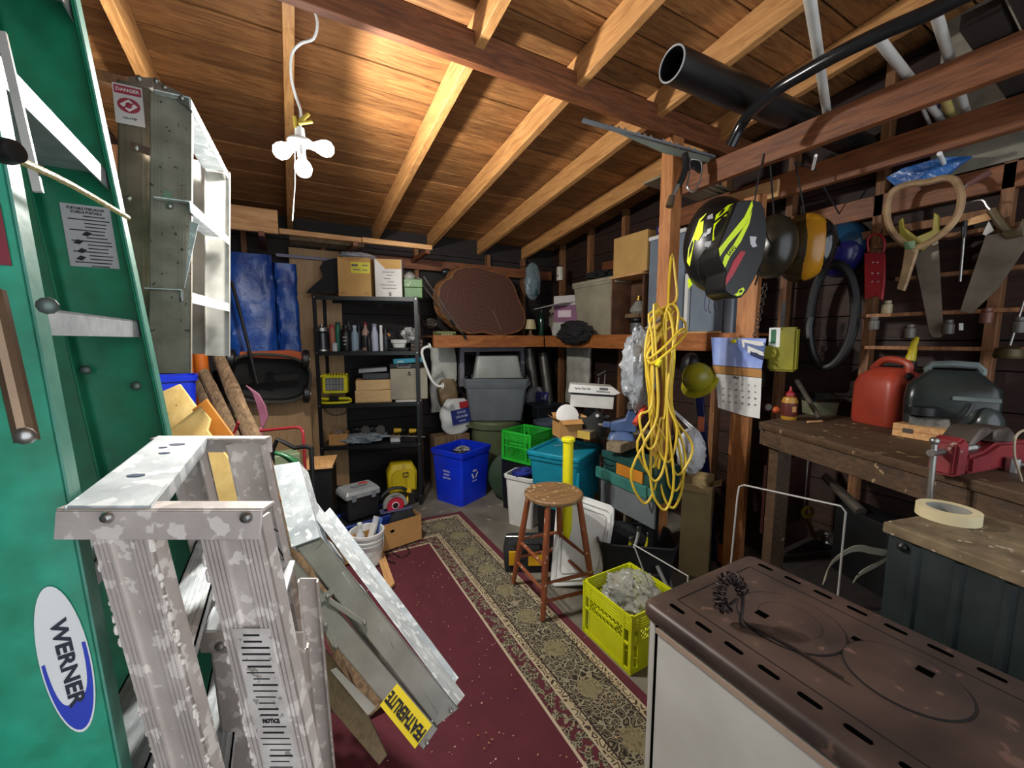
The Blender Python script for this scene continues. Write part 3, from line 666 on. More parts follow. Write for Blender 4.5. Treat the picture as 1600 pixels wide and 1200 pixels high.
for t in (.06, .27, .48, .69, .9):
    c = D0+(Dh-D0)*t*1.25; part(ld, 'step', MB().obox(c-Dax*.04, Dax*.08, tn*.25, fw_*.004).obox(c-Dax*.04, Dax*.004, tn*.25, -fw_*.025), ALUW)
b = MB(); o_ = Dn*.003
b.bar(Dpt(484, 950)+o_, Dpt(521, 923)+o_, .02, .004, Dax); b.bar(Dpt(508, 934)+o_, Dpt(570, 975)+o_, .014, .004, fw_); b.bar(Dpt(492, 950)+o_, Dpt(527, 1014)+o_, .014, .004, fw_)
part(ld, 'spreader_bracket', b, GA, bev=.001)
for p in ((494, 950), (513, 933), (570, 973), (526, 1012), (705, 1110), (668, 1160), (510, 978)): rivet(RV(ld, 'rivet', STEEL), Dpt(*p)+Dn*.006, Dn, .006)
b = MB(); cq = [Dpt(*p) for p in ((428, 728), (468, 722), (500, 840), (456, 856))]; b.prism([p+Dn*.004 for p in cq], -Dn*.09)
part(ld, 'top_cap', b, ALUW, bev=.001)
c = Dpt(634, 1117)+Dn*.0006; xd = (Dpt(655, 1150)-Dpt(600, 1083)); xd = (xd-Dn*xd.dot(Dn)).normalized(); yd = Dn.cross(xd)
lw = (Dpt(665, 1140)-Dpt(605, 1082)).length*.5; lh = .030
part(ld, 'name_sticker', MB().obox(c-xd*lw-yd*lh, xd*2*lw, yd*2*lh, Dn*.0006), mat('sticker_yellow', '#e8cf28', '#dfc51f', bump=0))
text('FEATHERLITE', .040, INK, ld, c+Dn*.0014, -xd, -yd, sx=.56, bold=.04)
# perforated strip and plywood offcut behind it
k = Dn*-.06
b = MB().prism([onp(x, y_, D0+k, Dn) for x, y_ in ((516, 1047), (525, 1043), (588, 1105), (575, 1118))], -Dn*.002)
solo('perforated_strip', 'cream perforated metal strip sticking out under the grey ladder', 'strip', b, pl('#d8d3c6'))
b = MB().prism([onp(x, y_, D0+Dn*-.10, Dn) for x, y_ in ((508, 1015), (560, 1085), (604, 1180), (592, 1195), (520, 1110), (470, 1000))], -Dn*.012)
solo('plywood_offcut', 'tapered brown plywood offcut under the grey ladder at the foot of the rug', 'board', b, mat('brown_ply', '#8d7a5a', '#6f5d42', 'wood', .6, axis=2))
# small second cap between the front rails
q = at(335, 1000, .62)
l5 = thing('stepladder', 'small white-topped aluminium step stool half hidden behind the paint-smeared ladder\'s rails', 'ladder', V((q.x, q.y, 0)))
a5 = RT; d5 = (FW*.9-RT*.35).normalized()
c5 = at(312, 985, .58)
part(l5, 'top_step', MB().obox(c5, a5*.11, d5*.2, -UP*.004).obox(c5, a5*.003, d5*.2, -UP*.024), ALUW, bev=.001)
part(l5, 'side_bracket', MB().obox(c5-d5*.002, a5*.15, -d5*.003, -UP*.032), ALUP, bev=.001)
for u in (.012, .115):
    b = MB(); p = c5+a5*(u+.02)-UP*.03; chan(b, p, V((p.x+.03, p.y, .005)), a5*.038, d5, .015); part(l5, 'rail', b, ALUP)
    b = MB(); p = c5+a5*(u+.02)-UP*.03+d5*.19; chan(b, p, V((p.x+.03, p.y, .005)), a5*.038, -d5, .015); part(l5, 'rail', b, ALUP)
for zz in (.6, .3): part(l5, 'step', MB().obox(V((c5.x, c5.y, zz))+a5*.03, a5*.05, d5*.19, -UP*.02), ALUW)
rivet(RV(l5, 'rivet', STEEL), c5+a5*.03-UP*.02-d5*.006, -d5, .007)

# ================================================================== STOVE
sz = .80
sA, sB = onz(1000, 935, sz), onz(1170, 865, sz); sx0, sx1, sy1 = sA.x, sB.x+.01, (sA.y+sB.y)/2
sy0 = -.42
stv = thing('cook_stove', 'old white enamel wood cook stove with a rusty brown iron top at lower right', 'stove', ((sx0+sx1)/2, (sy0+sy1)/2, 0))
# top with rounded edge
rings = []
def st_ring(ins, z, r=.03): return [V((p.x, p.y, z)) for p in rr(sx1-sx0-2*ins, sy1-sy0-2*ins, 0, max(.004, r-ins*.5), (sx0+sx1)/2, (sy0+sy1)/2, 5)]
b = MB(); b.loft([st_ring(.006, sz-.045), st_ring(0, sz-.035), st_ring(.0, sz-.012), st_ring(.005, sz-.004), st_ring(.014, sz)], True, True)
top = part(stv, 'iron_top', b, RUST, ang=50)
b = MB(); nS = 11
def slot(mb, c, L_, W_, yax=True, d=.0012):
    pts = []
    for i in range(12):
        a = 2*math.pi*i/12; u = math.cos(a)*W_+0; v = math.sin(a)*W_+(L_ if math.sin(a) >= 0 else -L_)
        pts.append(V((c[0]+u, c[1]+v, c[2])) if yax else V((c[0]+v, c[1]+u, c[2])))
    mb.prism(pts, UP*d)
for i in range(11):
    yy = sy1-.075-i*.077; slot(b, (sx0+.052, yy, sz), .015, .0065); slot(b, (sx1-.045, yy, sz), .015, .0065)
part(stv, 'vent_slot', b, BLACK)['kind'] = 'stuff'  # raised black patches, the colour stands in for shade inside the slots
GR = mat('groove_dark', '#140e0c', '#100b0a', rough=1, bump=0)
b = MB(); gx0, gx1, gy1 = sx0+.085, sx1-.085, sy1-.05
for (p, q) in (((gx0, gy1), (gx1, gy1)), ((gx0, gy1), (gx0, sy0+.05)), ((gx1, gy1), (gx1, sy0+.05))): b.bar((p[0], p[1], sz+.0004), (q[0], q[1], sz+.0004), .0025, .0014, (q[1]-p[1], p[0]-q[0], 0))
part(stv, 'plate_seam', b, GR)
l1 = onz(1232, 970, sz); l2 = onz(1412, 1058, sz)
for c, R_ in ((l1, .112), (l2, .098)):
    c = V((c.x, c.y, sz)); a_ = MB().lathe([(R_, 0), (R_, .003), (R_-.003, .004), (.001, .004)], c, UP, 40); lid = part(stv, 'lid', a_, RUST, ang=50)
    part(lid if False else stv, 'lid_seam', MB().ring(c+UP*.001, UP, R_+.001, .0022, 40, 5), GR)
    b = MB(); b.ring(c+UP*.003, UP, R_*.6, .0014, 36, 4) if R_ > .1 else None
    sq = onz(1190, 962, sz) if R_ > .1 else onz(1445, 1052, sz); s2 = .013
    b.bb(sq.x-s2*.8, sq.x+s2*.8, sq.y-s2, sq.y+s2, sz+.004, sz+.0052); part(stv, 'lifter_hole', b, BLACK)
hq = onz(1345, 998, sz); b = MB().bb(hq.x-.02, hq.x-.004, hq.y-.012, hq.y+.012, sz, sz+.001); part(stv, 'lifter_hole', b, BLACK)
# soot scar
# body
b = MB().bb(sx0+.016, sx1-.016, sy0+.016, sy1-.016, .12, sz-.047); part(stv, 'enamel_body', b, ENAM, bev=.006, seg=2)
part(stv, 'side_panel', MB().bb(sx0+.008, sx0+.015, sy0+.05, sy1-.052, .16, sz-.052), ENAM, bev=.003)
part(stv, 'panel_gap', MB().bb(sx0+.012, sx0+.0155, sy1-.049, sy1-.042, .14, sz-.05), BLACK)
part(stv, 'top_trim', MB().bb(sx0+.004, sx0+.0078, sy0+.05, sy1-.05, sz-.066, sz-.052), mat('tan_trim', '#b9a08c', '#a98f7c'))
for x in (sx0+.03, sx1-.07):
    for yy in (sy0+.03, sy1-.07): part(stv, 'leg', MB().bb(x, x+.04, yy, yy+.04, .012, .12), BLKM, bev=.003)
# lid lifter with coil grip standing in the lid
lq = onz(1162, 975, sz+.004)
lif = thing('lid_lifter', 'black iron lid lifter with a coiled spring grip standing on the stove top', 'tool', lq)
sc = .21
dL = (sz+.006-CAMH)/ray(1158, 973).z
at_ = at
at = lambda px, py, d: at_(px, py, d-.79+dL if abs(d-.795) < .01 else d)
pp = [at(1172, 980, .79), at(1158, 973, .79), at(1160, 950, .80), at(1160, 925, .80), at(1150, 905, .80), at(1132, 905, .80), at(1124, 925, .80), at(1126, 948, .80), at(1140, 945, .80), at(1152, 935, .80)]
at = at_
dz = (sz+.006)-pp[1].z; pp = [p+UP*dz*(1 if i < 3 else 1) for i, p in enumerate(pp)]
part(lif, 'handle', MB().tube(pp, .0042, 8, 4), mat('black_iron', '#3a2d2a', '#241c1a', metal=.5))
core = smooth_path(pp[3:9], 10); coil = []
for i, p in enumerate(core):
    t = (core[min(i+1, len(core)-1)]-core[max(i-1, 0)]).normalized(); u = t.cross(FW).normalized(); w_ = t.cross(u)
    for j in range(3): a = (i*3+j)*.62; coil.append(p+(u*math.cos(a)+w_*math.sin(a))*.0135)
part(lif, 'coil_grip', MB().tube(coil, .0030, 6), mat('black_iron', ''))
solo('poker', 'thin dark iron poker lying on the stove top behind the lifter', 'tool', MB().tube([onz(1172, 978, sz+.009), onz(1240, 1012, sz+.009), onz(1318, 1060, sz+.009)], .003, 8), mat('black_iron', ''))
# ================================================================== generic containers and packages
def boxcard(name, lbl, cat, F, w, d, h, m, open_=False, flap=0, t=.004, group=None, tape=False):
    """carton; F at the bottom centre, width along x, depth along y"""
    T = thing(name, lbl, cat, F.translation, group)
    b = MB(F)
    if open_:
        b.bb(-w/2, w/2, -d/2, d/2, 0, t); b.bb(-w/2, w/2, -d/2, -d/2+t, t, h); b.bb(-w/2, w/2, d/2-t, d/2, t, h); b.bb(-w/2, -w/2+t, -d/2+t, d/2-t, t, h); b.bb(w/2-t, w/2, -d/2+t, d/2-t, t, h)
        part(T, 'body', b, m)
        if flap:
            for sx, ax in ((-1, 0), (1, 0), (-1, 1), (1, 1)):
                f = MB(F)
                if ax == 0: f.obox((sx*w/2, -d/2+.005, h), (sx*flap*.8, 0, flap*.35), (0, d-.01, 0), (0, 0, .003))
                else: f.obox((-w/2+.005, sx*d/2, h), (w-.01, 0, 0), (0, sx*flap*.7, -flap*.5*(1 if sx < 0 else -1)), (0, 0, .003))
                part(T, 'flap', f, m)
    else:
        b.bb(-w/2, w/2, -d/2, d/2, 0, h); part(T, 'body', b, m, bev=.003)
        part(T, 'seam_tape' if tape else 'flap_seam', MB(F).bb(-w/2+.002, w/2-.002, -.02 if tape else -.0015, .02 if tape else .0015, h, h+.0008), m if not tape else pl('#c9b37a'))
    return T
def tote(name, lbl, cat, F, w, d, h, m, tap=.86, rim=.018, wall=.004, r=.03, lipdrop=.03, T=None, pname='body'):
    if T is None: T = thing(name, lbl, cat, F.translation)
    b = MB(F); k = 4
    b.loft([rr(w*tap, d*tap, 0, r), rr(w*(tap+(1-tap)*.97), d*(tap+(1-tap)*.97), h-lipdrop, r), rr(w+rim, d+rim, h-lipdrop, r), rr(w+rim*1.3, d+rim*1.3, h-.003, r), rr(w+rim, d+rim, h, r), rr(w-wall*2, d-wall*2, h, r), rr(w*tap-wall*2, d*tap-wall*2, wall, r)])
    part(T, pname, b, m, ang=40); return T
def label_on(T, F, u0, u1, v0, v1, y, m, name='label', e=.0008):   # a thin label on the -y face of local frame F
    return part(T, name, MB(F).bb(u0, u1, y-e, y, v0, v1), m)
def ftext(T, F, s, size, m, u, v, y, sx=1, rot=0, name='lettering'):
    x = F.to_3x3() @ V((math.cos(rot), 0, math.sin(rot))); yy = F.to_3x3() @ V((-math.sin(rot), 0, math.cos(rot)))
    return text(s, size, m, T, F @ V((u, y, v)), x, yy, name, sx=sx)
def blob(c, r, seed, jit=.35, n=22, m=14, R=None): return MB().ell(c, r, n, m, jit, seed, R)
def crumple(c, r, seed, amp=.22, n=40, m=28, sq=.35, zmin=None):
    c = V(c); b = MB(); rings = []
    for i in range(m+1):
        th = math.pi*i/m; ring = []
        for j in range(n):
            ph = 2*math.pi*j/n; d = V((math.sin(th)*math.cos(ph), math.sin(th)*math.sin(ph), -math.cos(th)))
            q = d*3+V((seed*3.1, 0, 0)); f = 1+amp*(noise.noise(q*.7)*.8+abs(noise.noise(q*1.9))*1.1-.3+(abs(noise.noise(q*5))-.15)*.55)
            p = c+V((d.x*r[0]*f, d.y*r[1]*f, d.z*r[2]*(1+(f-1)*sq)))
            if zmin is not None: p.z = max(p.z, zmin)
            ring.append(p)
        rings.append(ring)
    b.loft(rings); return b
def bottle(name, lbl, p, h, r, m, capm, cat='bottle', neck=.38, sh=.62, group=None, lab=None, capname='cap'):
    p = V(p); T = thing(name, lbl, cat, p, group)
    part(T, 'body', MB().lathe([(r*.92, 0), (r, h*.03), (r, h*sh), (r*.9, h*(sh+.06)), (r*neck, h*(sh+.18)), (r*neck, h*.9)], p, UP, 16), m)
    part(T, capname, MB().lathe([(r*neck*1.15, h*.9), (r*neck*1.15, h*.99), (r*neck, h)], p, UP, 12), capm)
    if lab: part(T, 'label', MB().lathe([(r*1.01, h*.12), (r*1.02, h*.125), (r*1.02, h*(sh-.08)), (r*1.01, h*(sh-.075))], p, UP, 16, False, False), lab)
    return T

# ================================================================== METAL SHELF UNIT
SA, SB = onz(505, 800), onz(660, 790); SA = V((.191, 3.768, 0)); SB = V((1.00, 3.50, 0))
sux = (SB-SA).normalized(); suy = V((-sux.y, sux.x, 0)); SWID = (SB-SA).length; SDEP = .34
SF = frame(SA, sux, suy)
SFi = SF.inverted()
def sp(px, py, dy=0): q = SFi @ onp(px, py, SA+suy*dy, suy); return q.x, q.z   # pixel -> (along, height) on a plane of the unit
lv = [sp(480, 460)[1], sp(489, 550)[1], sp(497, 634)[1], sp(505, 708)[1]]
lv = [sum(x)/2 for x in zip(lv, (sp(662, 466)[1], sp(665, 548)[1], sp(668, 626)[1], sp(664, 682)[1]))]
su = thing('shelf_unit', 'black metal shelving unit of slotted uprights against the back wall', 'shelving', SA+(sux*SWID+suy*SDEP)/2)
for ux in (0, SWID-.032):
    for uy in (0, SDEP-.03):
        b = MB(SF); b.bb(ux, ux+.032, uy, uy+.003, 0, lv[0]+.01)
        b.bb(ux if ux == 0 else ux+.029, (ux if ux == 0 else ux+.029)+.003, uy, uy+.03, 0, lv[0]+.01); u_ = part(su, 'upright', b, BLKM, bev=0)
        if uy == 0: 
            for zz in lv+[.1]: part(u_ and su, 'bolt', MB(SF).cyl((ux+.016, -.001, zz-.012), (ux+.016, -.005, zz-.012), .006, n=8), STEEL)
for zz in lv+[.10]:
    b = MB(SF); b.bb(.004, SWID-.004, .004, SDEP-.004, zz-.004, zz); b.bb(.033, SWID-.033, -.001, .004, zz-.034, zz-.001); b.bb(.033, SWID-.033, SDEP-.004, SDEP-.001, zz-.034, zz-.001)
    part(su, 'shelf', b, BLKM)
def SFr(u, d, lvl, deg=0): return SF @ fr((u, d, lvl), deg)
def pbar(T, F, u, v, y, w, h, m=None): part(T, 'print', MB(F).bb(u-w/2, u+w/2, y-.0012, y-.0003, v-h/2, v+h/2), m or pl('#6a5a58'))
# --- top shelf
z = lv[0]
def on_shelf(p0, p1, dy): # px range at depth dy -> centre u, width
    a = sp(p0, 500, dy)[0]; c = sp(p1, 500, dy)[0]; return (a+c)/2, c-a
u, w_ = on_shelf(531, 582, .03); h = sp(555, 402, .03)[1]-z
F = SFr(u, .03+.11, z); T = boxcard('carton', 'tan carton with a yellow label on top of the black shelving', 'box', F, w_, .22, h, CARDP)
YL = pl('#e6dc2a'); label_on(T, F, -w_*.10, w_*.48, h*.60, h*.88, -.11, YL)
pbar(T, F, w_*.02, h*.80, -.1110, .05, .02); pbar(T, F, w_*.33, h*.80, -.1110, .05, .008); pbar(T, F, w_*.08, h*.69, -.1110, .06, .008); pbar(T, F, w_*.33, h*.68, -.1110, .04, .008)
ftext(T, F, '80 Pcs', .014, INK, -w_*.36, h*.09, -.112); ftext(T, F, '12 x 8', .014, INK, w_*.34, h*.09, -.112)
part(T, 'torn_flap', MB(F).prism([(-w_*.5, -.1115, h-.002), (w_*.3, -.1115, h-.002), (w_*.1, -.1115, h-.025), (-w_*.25, -.1115, h-.03)], (0, -.001, 0)), CARD)
u, w2 = on_shelf(588, 630, .03); h2 = sp(608, 405, .03)[1]-z
F = SFr(u, .03+.10, z); T = boxcard('carton', 'white printed carton between the tan carton and the green tin', 'box', F, w2, .2, h2, pl('#d2cfc9'))
part(T, 'torn_flap', MB(F).prism([(-w2*.45, -.1015, h2-.002), (w2*.48, -.1015, h2-.002), (w2*.48, -.1015, h2*.75), (-w2*.1, -.1015, h2*.74)], (0, -.001, 0)), CARDP)
for k in range(6): pbar(T, F, (0, .01, -.01, .02, 0, .005)[k], h2*(.66-k*.085), -.1002, (.10, .05, .06, .05, .13, .12)[k], .006)
pbar(T, F, .01, h2*.08, -.1002, .02, .035)
u, w3 = on_shelf(633, 661, .03); h3 = sp(645, 436, .03)[1]-z
F = SFr(u, .03+.08, z); T = thing('green_tin', 'small green box at the right end on top of the black shelving', 'box', F.translation)
part(T, 'body', MB(F).bb(-w3/2, w3/2, -.08, .08, 0, h3*.55), pl('#4c7a3a'), bev=.004); part(T, 'lid', MB(F).bb(-w3/2-.002, w3/2+.002, -.082, .082, h3*.56, h3), pl('#55863f'), bev=.004)
b = MB(F); b.bar((-w3*.35, -.083, h3*.72), (-w3*.28, -.083, h3*.64), .005, .0008, (0, 0, 1)); b.bar((-w3*.28, -.083, h3*.64), (-w3*.14, -.083, h3*.86), .005, .0008, (0, 0, 1)); part(T, 'tick_mark', b, pl('#e3e0c8'))
# clear film over the tan carton, dark cloth flap, cap-like grey thing
q = SF @ V((sp(556, 396, .1)[0], .13, lv[0]+h+.032)); 
solo('plastic_bag', 'crumpled clear plastic bag lying on the tan carton', 'bag', crumple(q, (.14, .07, .03), 3, .3), CLEAR)
b = MB(); pts = [onp(x, y_, SA+suy*.12, suy) for x, y_ in ((478, 458), (483, 452), (505, 432), (499, 418), (505, 408), (529, 402), (531, 456), (520, 460))]
b.prism([p+UP*.001 for p in pts], suy*.02); solo('folded_umbrella', 'folded dark umbrella lying against the tan carton at the left end of the top shelf', 'umbrella', b, BLKF, bev=.004)
q = SF @ V((sp(641, 420, .13)[0], .14, lv[0]+h3+.038)); T = thing('lamp_head', 'grey rounded lamp head lying on the green tin', 'lamp', q)
part(T, 'shade', MB().lathe([(.01, .03), (.035, .025), (.05, -.01), (.05, -.03), (.045, -.03), (.03, .015), (.005, .02)], q, (0.3, -.5, .6), 18), pl('#9a9a92')); part(T, 'neck', MB().cyl(q+V((.05, -.02, -.005)), q+V((.09, -.05, -.03)), .008), STEEL)
# hockey-like poles
T = thing('fishing_rods', 'two thin rods with dark grips leaning from the green tin to the ledge', 'rod', ony(710, 522, 3.66))
for k, (a_, m_) in enumerate((((650, 432), (703, 500)), ((662, 432), (716, 520)))):
    p_, q_ = ony(a_[0], a_[1], 3.62), ony(m_[0]+k*6, m_[1], 3.66); part(T, 'rod', MB().cyl(p_, q_, .006, .007, 8), STEEL)
    part(T, 'grip', MB().cyl(q_, q_+(q_-p_).normalized()*.07, .012), BLKP)
# --- second shelf: bottles and cans
z = lv[1]
bottle0 = bottle
def bottle(name, lbl, p, h, r, *a, **k): return bottle0(name, lbl, p, h*1.32, r*1.25, *a, **k)
def spot(px, dy): return SF @ V((sp(px, 540, dy)[0], dy, z+.0005))
T = thing('canister', 'dark glass canister with a silver lid at the left end of the second shelf', 'jar', spot(504, .1))
q = spot(504, .1); part(T, 'glass', MB().lathe([(.05, 0), (.062, .012), (.062, .155), (.05, .165)], q, UP, 20), mat('smoked_glass', '#2c2e33', '#1f2024', rough=.15, bump=0)); part(T, 'lid', MB().lathe([(.055, .166), (.066, .17), (.066, .20), (.035, .21), (.014, .212), (.014, .228)], q, UP, 20), STEEL); part(T, 'foot_ring', MB().lathe([(.0625, 0), (.067, .002), (.067, .015), (.0625, .018)], q, UP, 20, False, False), STEEL)
bottle('spray_can', 'slim spray can with a red cap beside the canister', spot(520, .07), .17, .020, pl('#b06a50'), pl('#b3263a'), 'can', .7, .78)
bottle('spray_can', 'green spray bottle left of the black label tin', spot(529, .13), .19, .022, pl('#1f7a5c'), pl('#134d3c'), 'can', .6, .72)
bottle('tin_can', 'black canister with white lettering in the middle of the bottles', spot(541, .07), .17, .036, BLKP, BLKM, 'can', .5, .7)
F = frame(spot(541, .07), sux, suy); 
tcn = [o for o in COL.objects if o.name.startswith('tin_can')][-1]
for k in range(3): pbar(tcn, F, 0, .12-k*.03, -.0468, .03-.006*k, .006, WHITE)
bottle('water_bottle', 'frosted pale blue bottle right of the black canister', spot(555, .1), .17, .026, pl('#9fb6c6'), pl('#b9c6d0'), neck=.5)
bottle('oil_bottle', 'dark bottle behind the pale blue bottle', spot(562, .2), .20, .022, pl('#22262e'), BLKP)
bottle('spray_can', 'grey spray can behind the black canister', spot(546, .21), .20, .022, pl('#50545a'), BLKP, 'can', .6, .75)
bottle('sauce_bottle', 'brown bottle with a red cap and cream label', spot(572, .09), .19, .026, pl('#b99a86'), pl('#8e1c1c'), lab=pl('#2a2420'))
bottle('oil_bottle', 'small black squeeze bottle in front of the brown bottle', spot(577, .05), .12, .018, BLKP, BLKM)
bottle('white_bottle', 'white angled bottle right of the brown bottle', spot(586, .1), .18, .024, pl('#c5cbe0'), pl('#9aa0b2'), neck=.6)
bottle('grease_tube', 'slim white tube right of the white bottle', spot(596, .09), .17, .012, WHITE, WHITE, 'tube', .8)
bottle('oil_bottle', 'black can right of the slim white tube', spot(603, .1), .15, .022, pl('#2c3236'), BLKP)
bottle('pill_cup', 'small clear measuring cup in front of the bottles', spot(523, .03), .055, .018, pl('#c6cccf'), pl('#c6cccf'), 'cup', .9, .8)
q = spot(608, .2); T = thing('cap', 'black cloth cap with an orange badge among the clutter on the second shelf', 'hat', q+UP*.10)
part(T, 'crown', MB().lathe([(.085, .10), (.088, .13), (.075, .17), (.04, .195), (.005, .2)], q, UP, 20), BLKF); part(T, 'peak', MB().prism([q+UP*.1+sux*(.06*math.cos(a))+suy*(-.07-.06*math.sin(a)) for a in [i*math.pi/8 for i in range(9)]], -UP*.005), BLKF)
part(T, 'badge', MB().ell(q+UP*.135-suy*.086, (.028, .006, .022)), pl('#c98b4a'))
solo('cloth_bundle', 'black bundled gear piled under the black cap on the second shelf', 'bag', crumple(q+sux*.05+UP*.05, (.15, .08, .05), 5, .4, zmin=z+.001), BLKF)
q = spot(640, .12); solo('gloves', 'black and white gloves heaped at the right end of the second shelf', 'gloves', crumple(q+UP*.14, (.07, .07, .07), 8, .5), mat('glove_cloth', '#d8d8d6', '#1a1a1b', scale=14, rough=.8))
q = spot(624, .06); T = tote('tub', 'small white tub with a lime disc inside on the second shelf', 'tub', frame(q+UP*.03, sux, suy), .12, .09, .07, pl('#c9c9c6'), .85)
part(T, 'lime_disc', MB().cyl(q+UP*.085-suy*.02, q+UP*.09-suy*.02, .02), pl('#c6cc6a'))
solo('black_tray', 'flat black tray under the white tub', 'tray', MB(frame(q, sux, suy)).loft([rr(.17, .12, 0, .02), rr(.19, .13, .02, .02), rr(.19, .13, .028, .02)]), BLKP)
for k in range(3):
    F = frame(spot(651, .14)+UP*(.001+.034*k), sux, suy)@fr((0, 0, 0), 6*k-4); solo('ammunition_box', ('small dark wood box at the bottom of the stack of three by the right upright', 'small dark wood box in the middle of the stack of three by the right upright', 'small dark wood box topmost of the stack of three by the right upright')[k], 'box', MB(F).bb(-.05, .05, -.05, .05, 0, .03), mat('dark_box_wood', '#5c4436', '#3c2c24', 'wood', axis=0), bev=.002)
b = MB().tube([spot(556, .02)+UP*.006, spot(566, .02)+UP*.012, spot(574, .03)+UP*.006, spot(566, .03)+UP*.004], .003, 6, 3, True); solo('steel_shackle', 'small bright steel wire shackle at the front edge of the second shelf', 'shackle', b, STEEL)
bottle = bottle0
# --- third shelf
z = lv[2]
q = spot(522, .12)
WS = Matrix.Scale(1.2, 4)
T = thing('work_light', 'yellow floodlight in a tubular stand on the third shelf', 'lamp', q)
F = frame(q+UP*.162, sux, suy) @ fr((0, -.03, 0), 0, -6) @ WS
part(T, 'housing', MB(F).bb(-.085, .085, -.01, .05, -.065, .065), YEL, bev=.008, seg=2); part(T, 'lens', MB(F).bb(-.062, .062, -.016, -.0105, -.045, .045), mat('lens_glass', '#a8aca6', '#7d817c', rough=.15, bump=.05))
b = MB(F)
for k in range(6): b.bb(-.055+k*.022-.0012, -.055+k*.022+.0012, -.02, -.0165, -.045, .045)
b.bb(-.06, .06, -.02, -.0165, -.001, .001); b.bb(-.06, .06, -.02, -.0165, -.045, -.043); b.bb(-.06, .06, -.02, -.0165, .043, .045); part(T, 'grille', b, BLKM)
b = MB(F)
for k in range(9): b.bb(-.08+k*.02-.003, -.08+k*.02+.003, .0, .06, .066, .08)
part(T, 'cooling_fin', b, YEL)['kind'] = 'stuff'
f2_ = frame(q, sux, suy) @ WS
part(T, 'tube_stand', MB(f2_).tube([(-.06, -.02, .20), (-.11, -.04, .18), (-.11, -.05, .06), (-.08, -.06, .035), (.0, -.06, .035), (.09, -.06, .035), (.11, -.06, .02), (.09, -.09, .010), (-.08, -.09, .010), (-.10, .05, .010), (.08, .06, .010)], .0085, 8, 4), YEL)
part(T, 'clamp', MB(f2_).bb(-.035, .03, -.075, -.045, .02, .05), BLKP, bev=.005)
part(T, 'power_cord', MB(f2_).tube([(-.08, -.04, .02), (-.06, -.12, -.02), (.0, -.14, -.07), (.08, -.13, -.06), (.11, -.1, .01)], .0035, 6, 5), BLKP)
def crate_wood(lbl, uc, dy, zb, w, d, h, deg):
    F = SF @ fr((uc, dy, zb), deg); T = thing('wooden_crate', lbl, 'box', F.translation, None)
    part(T, 'front_panel', MB(F).bb(-w/2, w/2, -d/2, -d/2+.01, 0, h), mat('fresh_pine', '#e0c08a', '#cda66c', 'wood', .6, axis=0, bump=.05), bev=.001)
    part(T, 'back_panel', MB(F).bb(-w/2, w/2, d/2-.01, d/2, 0, h), PALEX)
    for sx in (-1, 1): part(T, 'side_panel', MB(F).bb(sx*w/2-(.01 if sx > 0 else 0), sx*w/2+(.01 if sx < 0 else 0), -d/2+.01, d/2-.01, 0, h), PALEX, bev=.001)
    part(T, 'bottom', MB(F).bb(-w/2+.01, w/2-.01, -d/2+.01, d/2-.01, 0, .006), PALEX); return T
uc, wc = on_shelf(549, 607, .05)
crate_wood('pale pine box with a knot, lower of two stacked on the third shelf', uc, .15, z+.001, wc, .2, .105, 3)
T = crate_wood('pale pine box, upper of two stacked on the third shelf', uc-.005, .16, z+.108, wc*.98, .2, .09, 9)
F = SF @ fr((uc+.0, .17, z+.2), 9); solo('black_case', 'black case lying in the upper pine box', 'case', MB(F).bb(-.1, .13, -.08, .08, 0, .055), BLKP, bev=.004)
F = SF @ fr((uc-.01, .17, z+.262), 9, 0, -3); T = boxcard('silver_box', 'silver-grey flat box tilted on the black case', 'box', F, .24, .13, .035, pl('#9b9d9f'))
uc, wc = on_shelf(606, 665, .04)
F = SF @ fr((uc, .15, z+.02), 2); hb = sp(632, 576, .04)[1]-z-.02; T = boxcard('beige_carton', 'beige storage box with a small mark under the teal case', 'box', F, wc, .21, hb, pl('#9c9580'))
part(T, 'mark', MB(F).bb(-.01, .02, -.1062, -.1055, hb*.78, hb*.82).bb(-.005, .012, -.1062, -.1055, hb*.84, hb*.9), INK)
F = SF @ fr((uc-.02, .13, z+.001), 3); solo('paper_stack', 'white paper pad and red folder under the beige box', 'papers', MB(F).bb(-.1, .12, -.11, .09, 0, .017), pl('#c9c5bd'))
zt_ = z+.02+hb+.003; F = SF @ fr((uc-.03, .15, zt_), -2); T = thing('pistol_case', 'black case with a bright latch frame between the beige box and the teal case', 'case', F.translation)
part(T, 'shell', MB(F).bb(-.13, .12, -.1, .09, 0, .042), BLKP, bev=.005); part(T, 'latch', MB(F).tube([(-.06, -.102, .035), (-.06, -.102, .01), (.05, -.102, .01), (.05, -.102, .035)], .0015, 5), WHITE)
F = SF @ fr((uc, .15, zt_+.045), 2, 0, -4); T = boxcard('teal_box', 'teal tool case lying highest on the right side of the third shelf', 'case', F, .26, .18, .045, TEAL); ftext(T, F, 'makita', .02, WHITE, -.07, .02, -.0912)
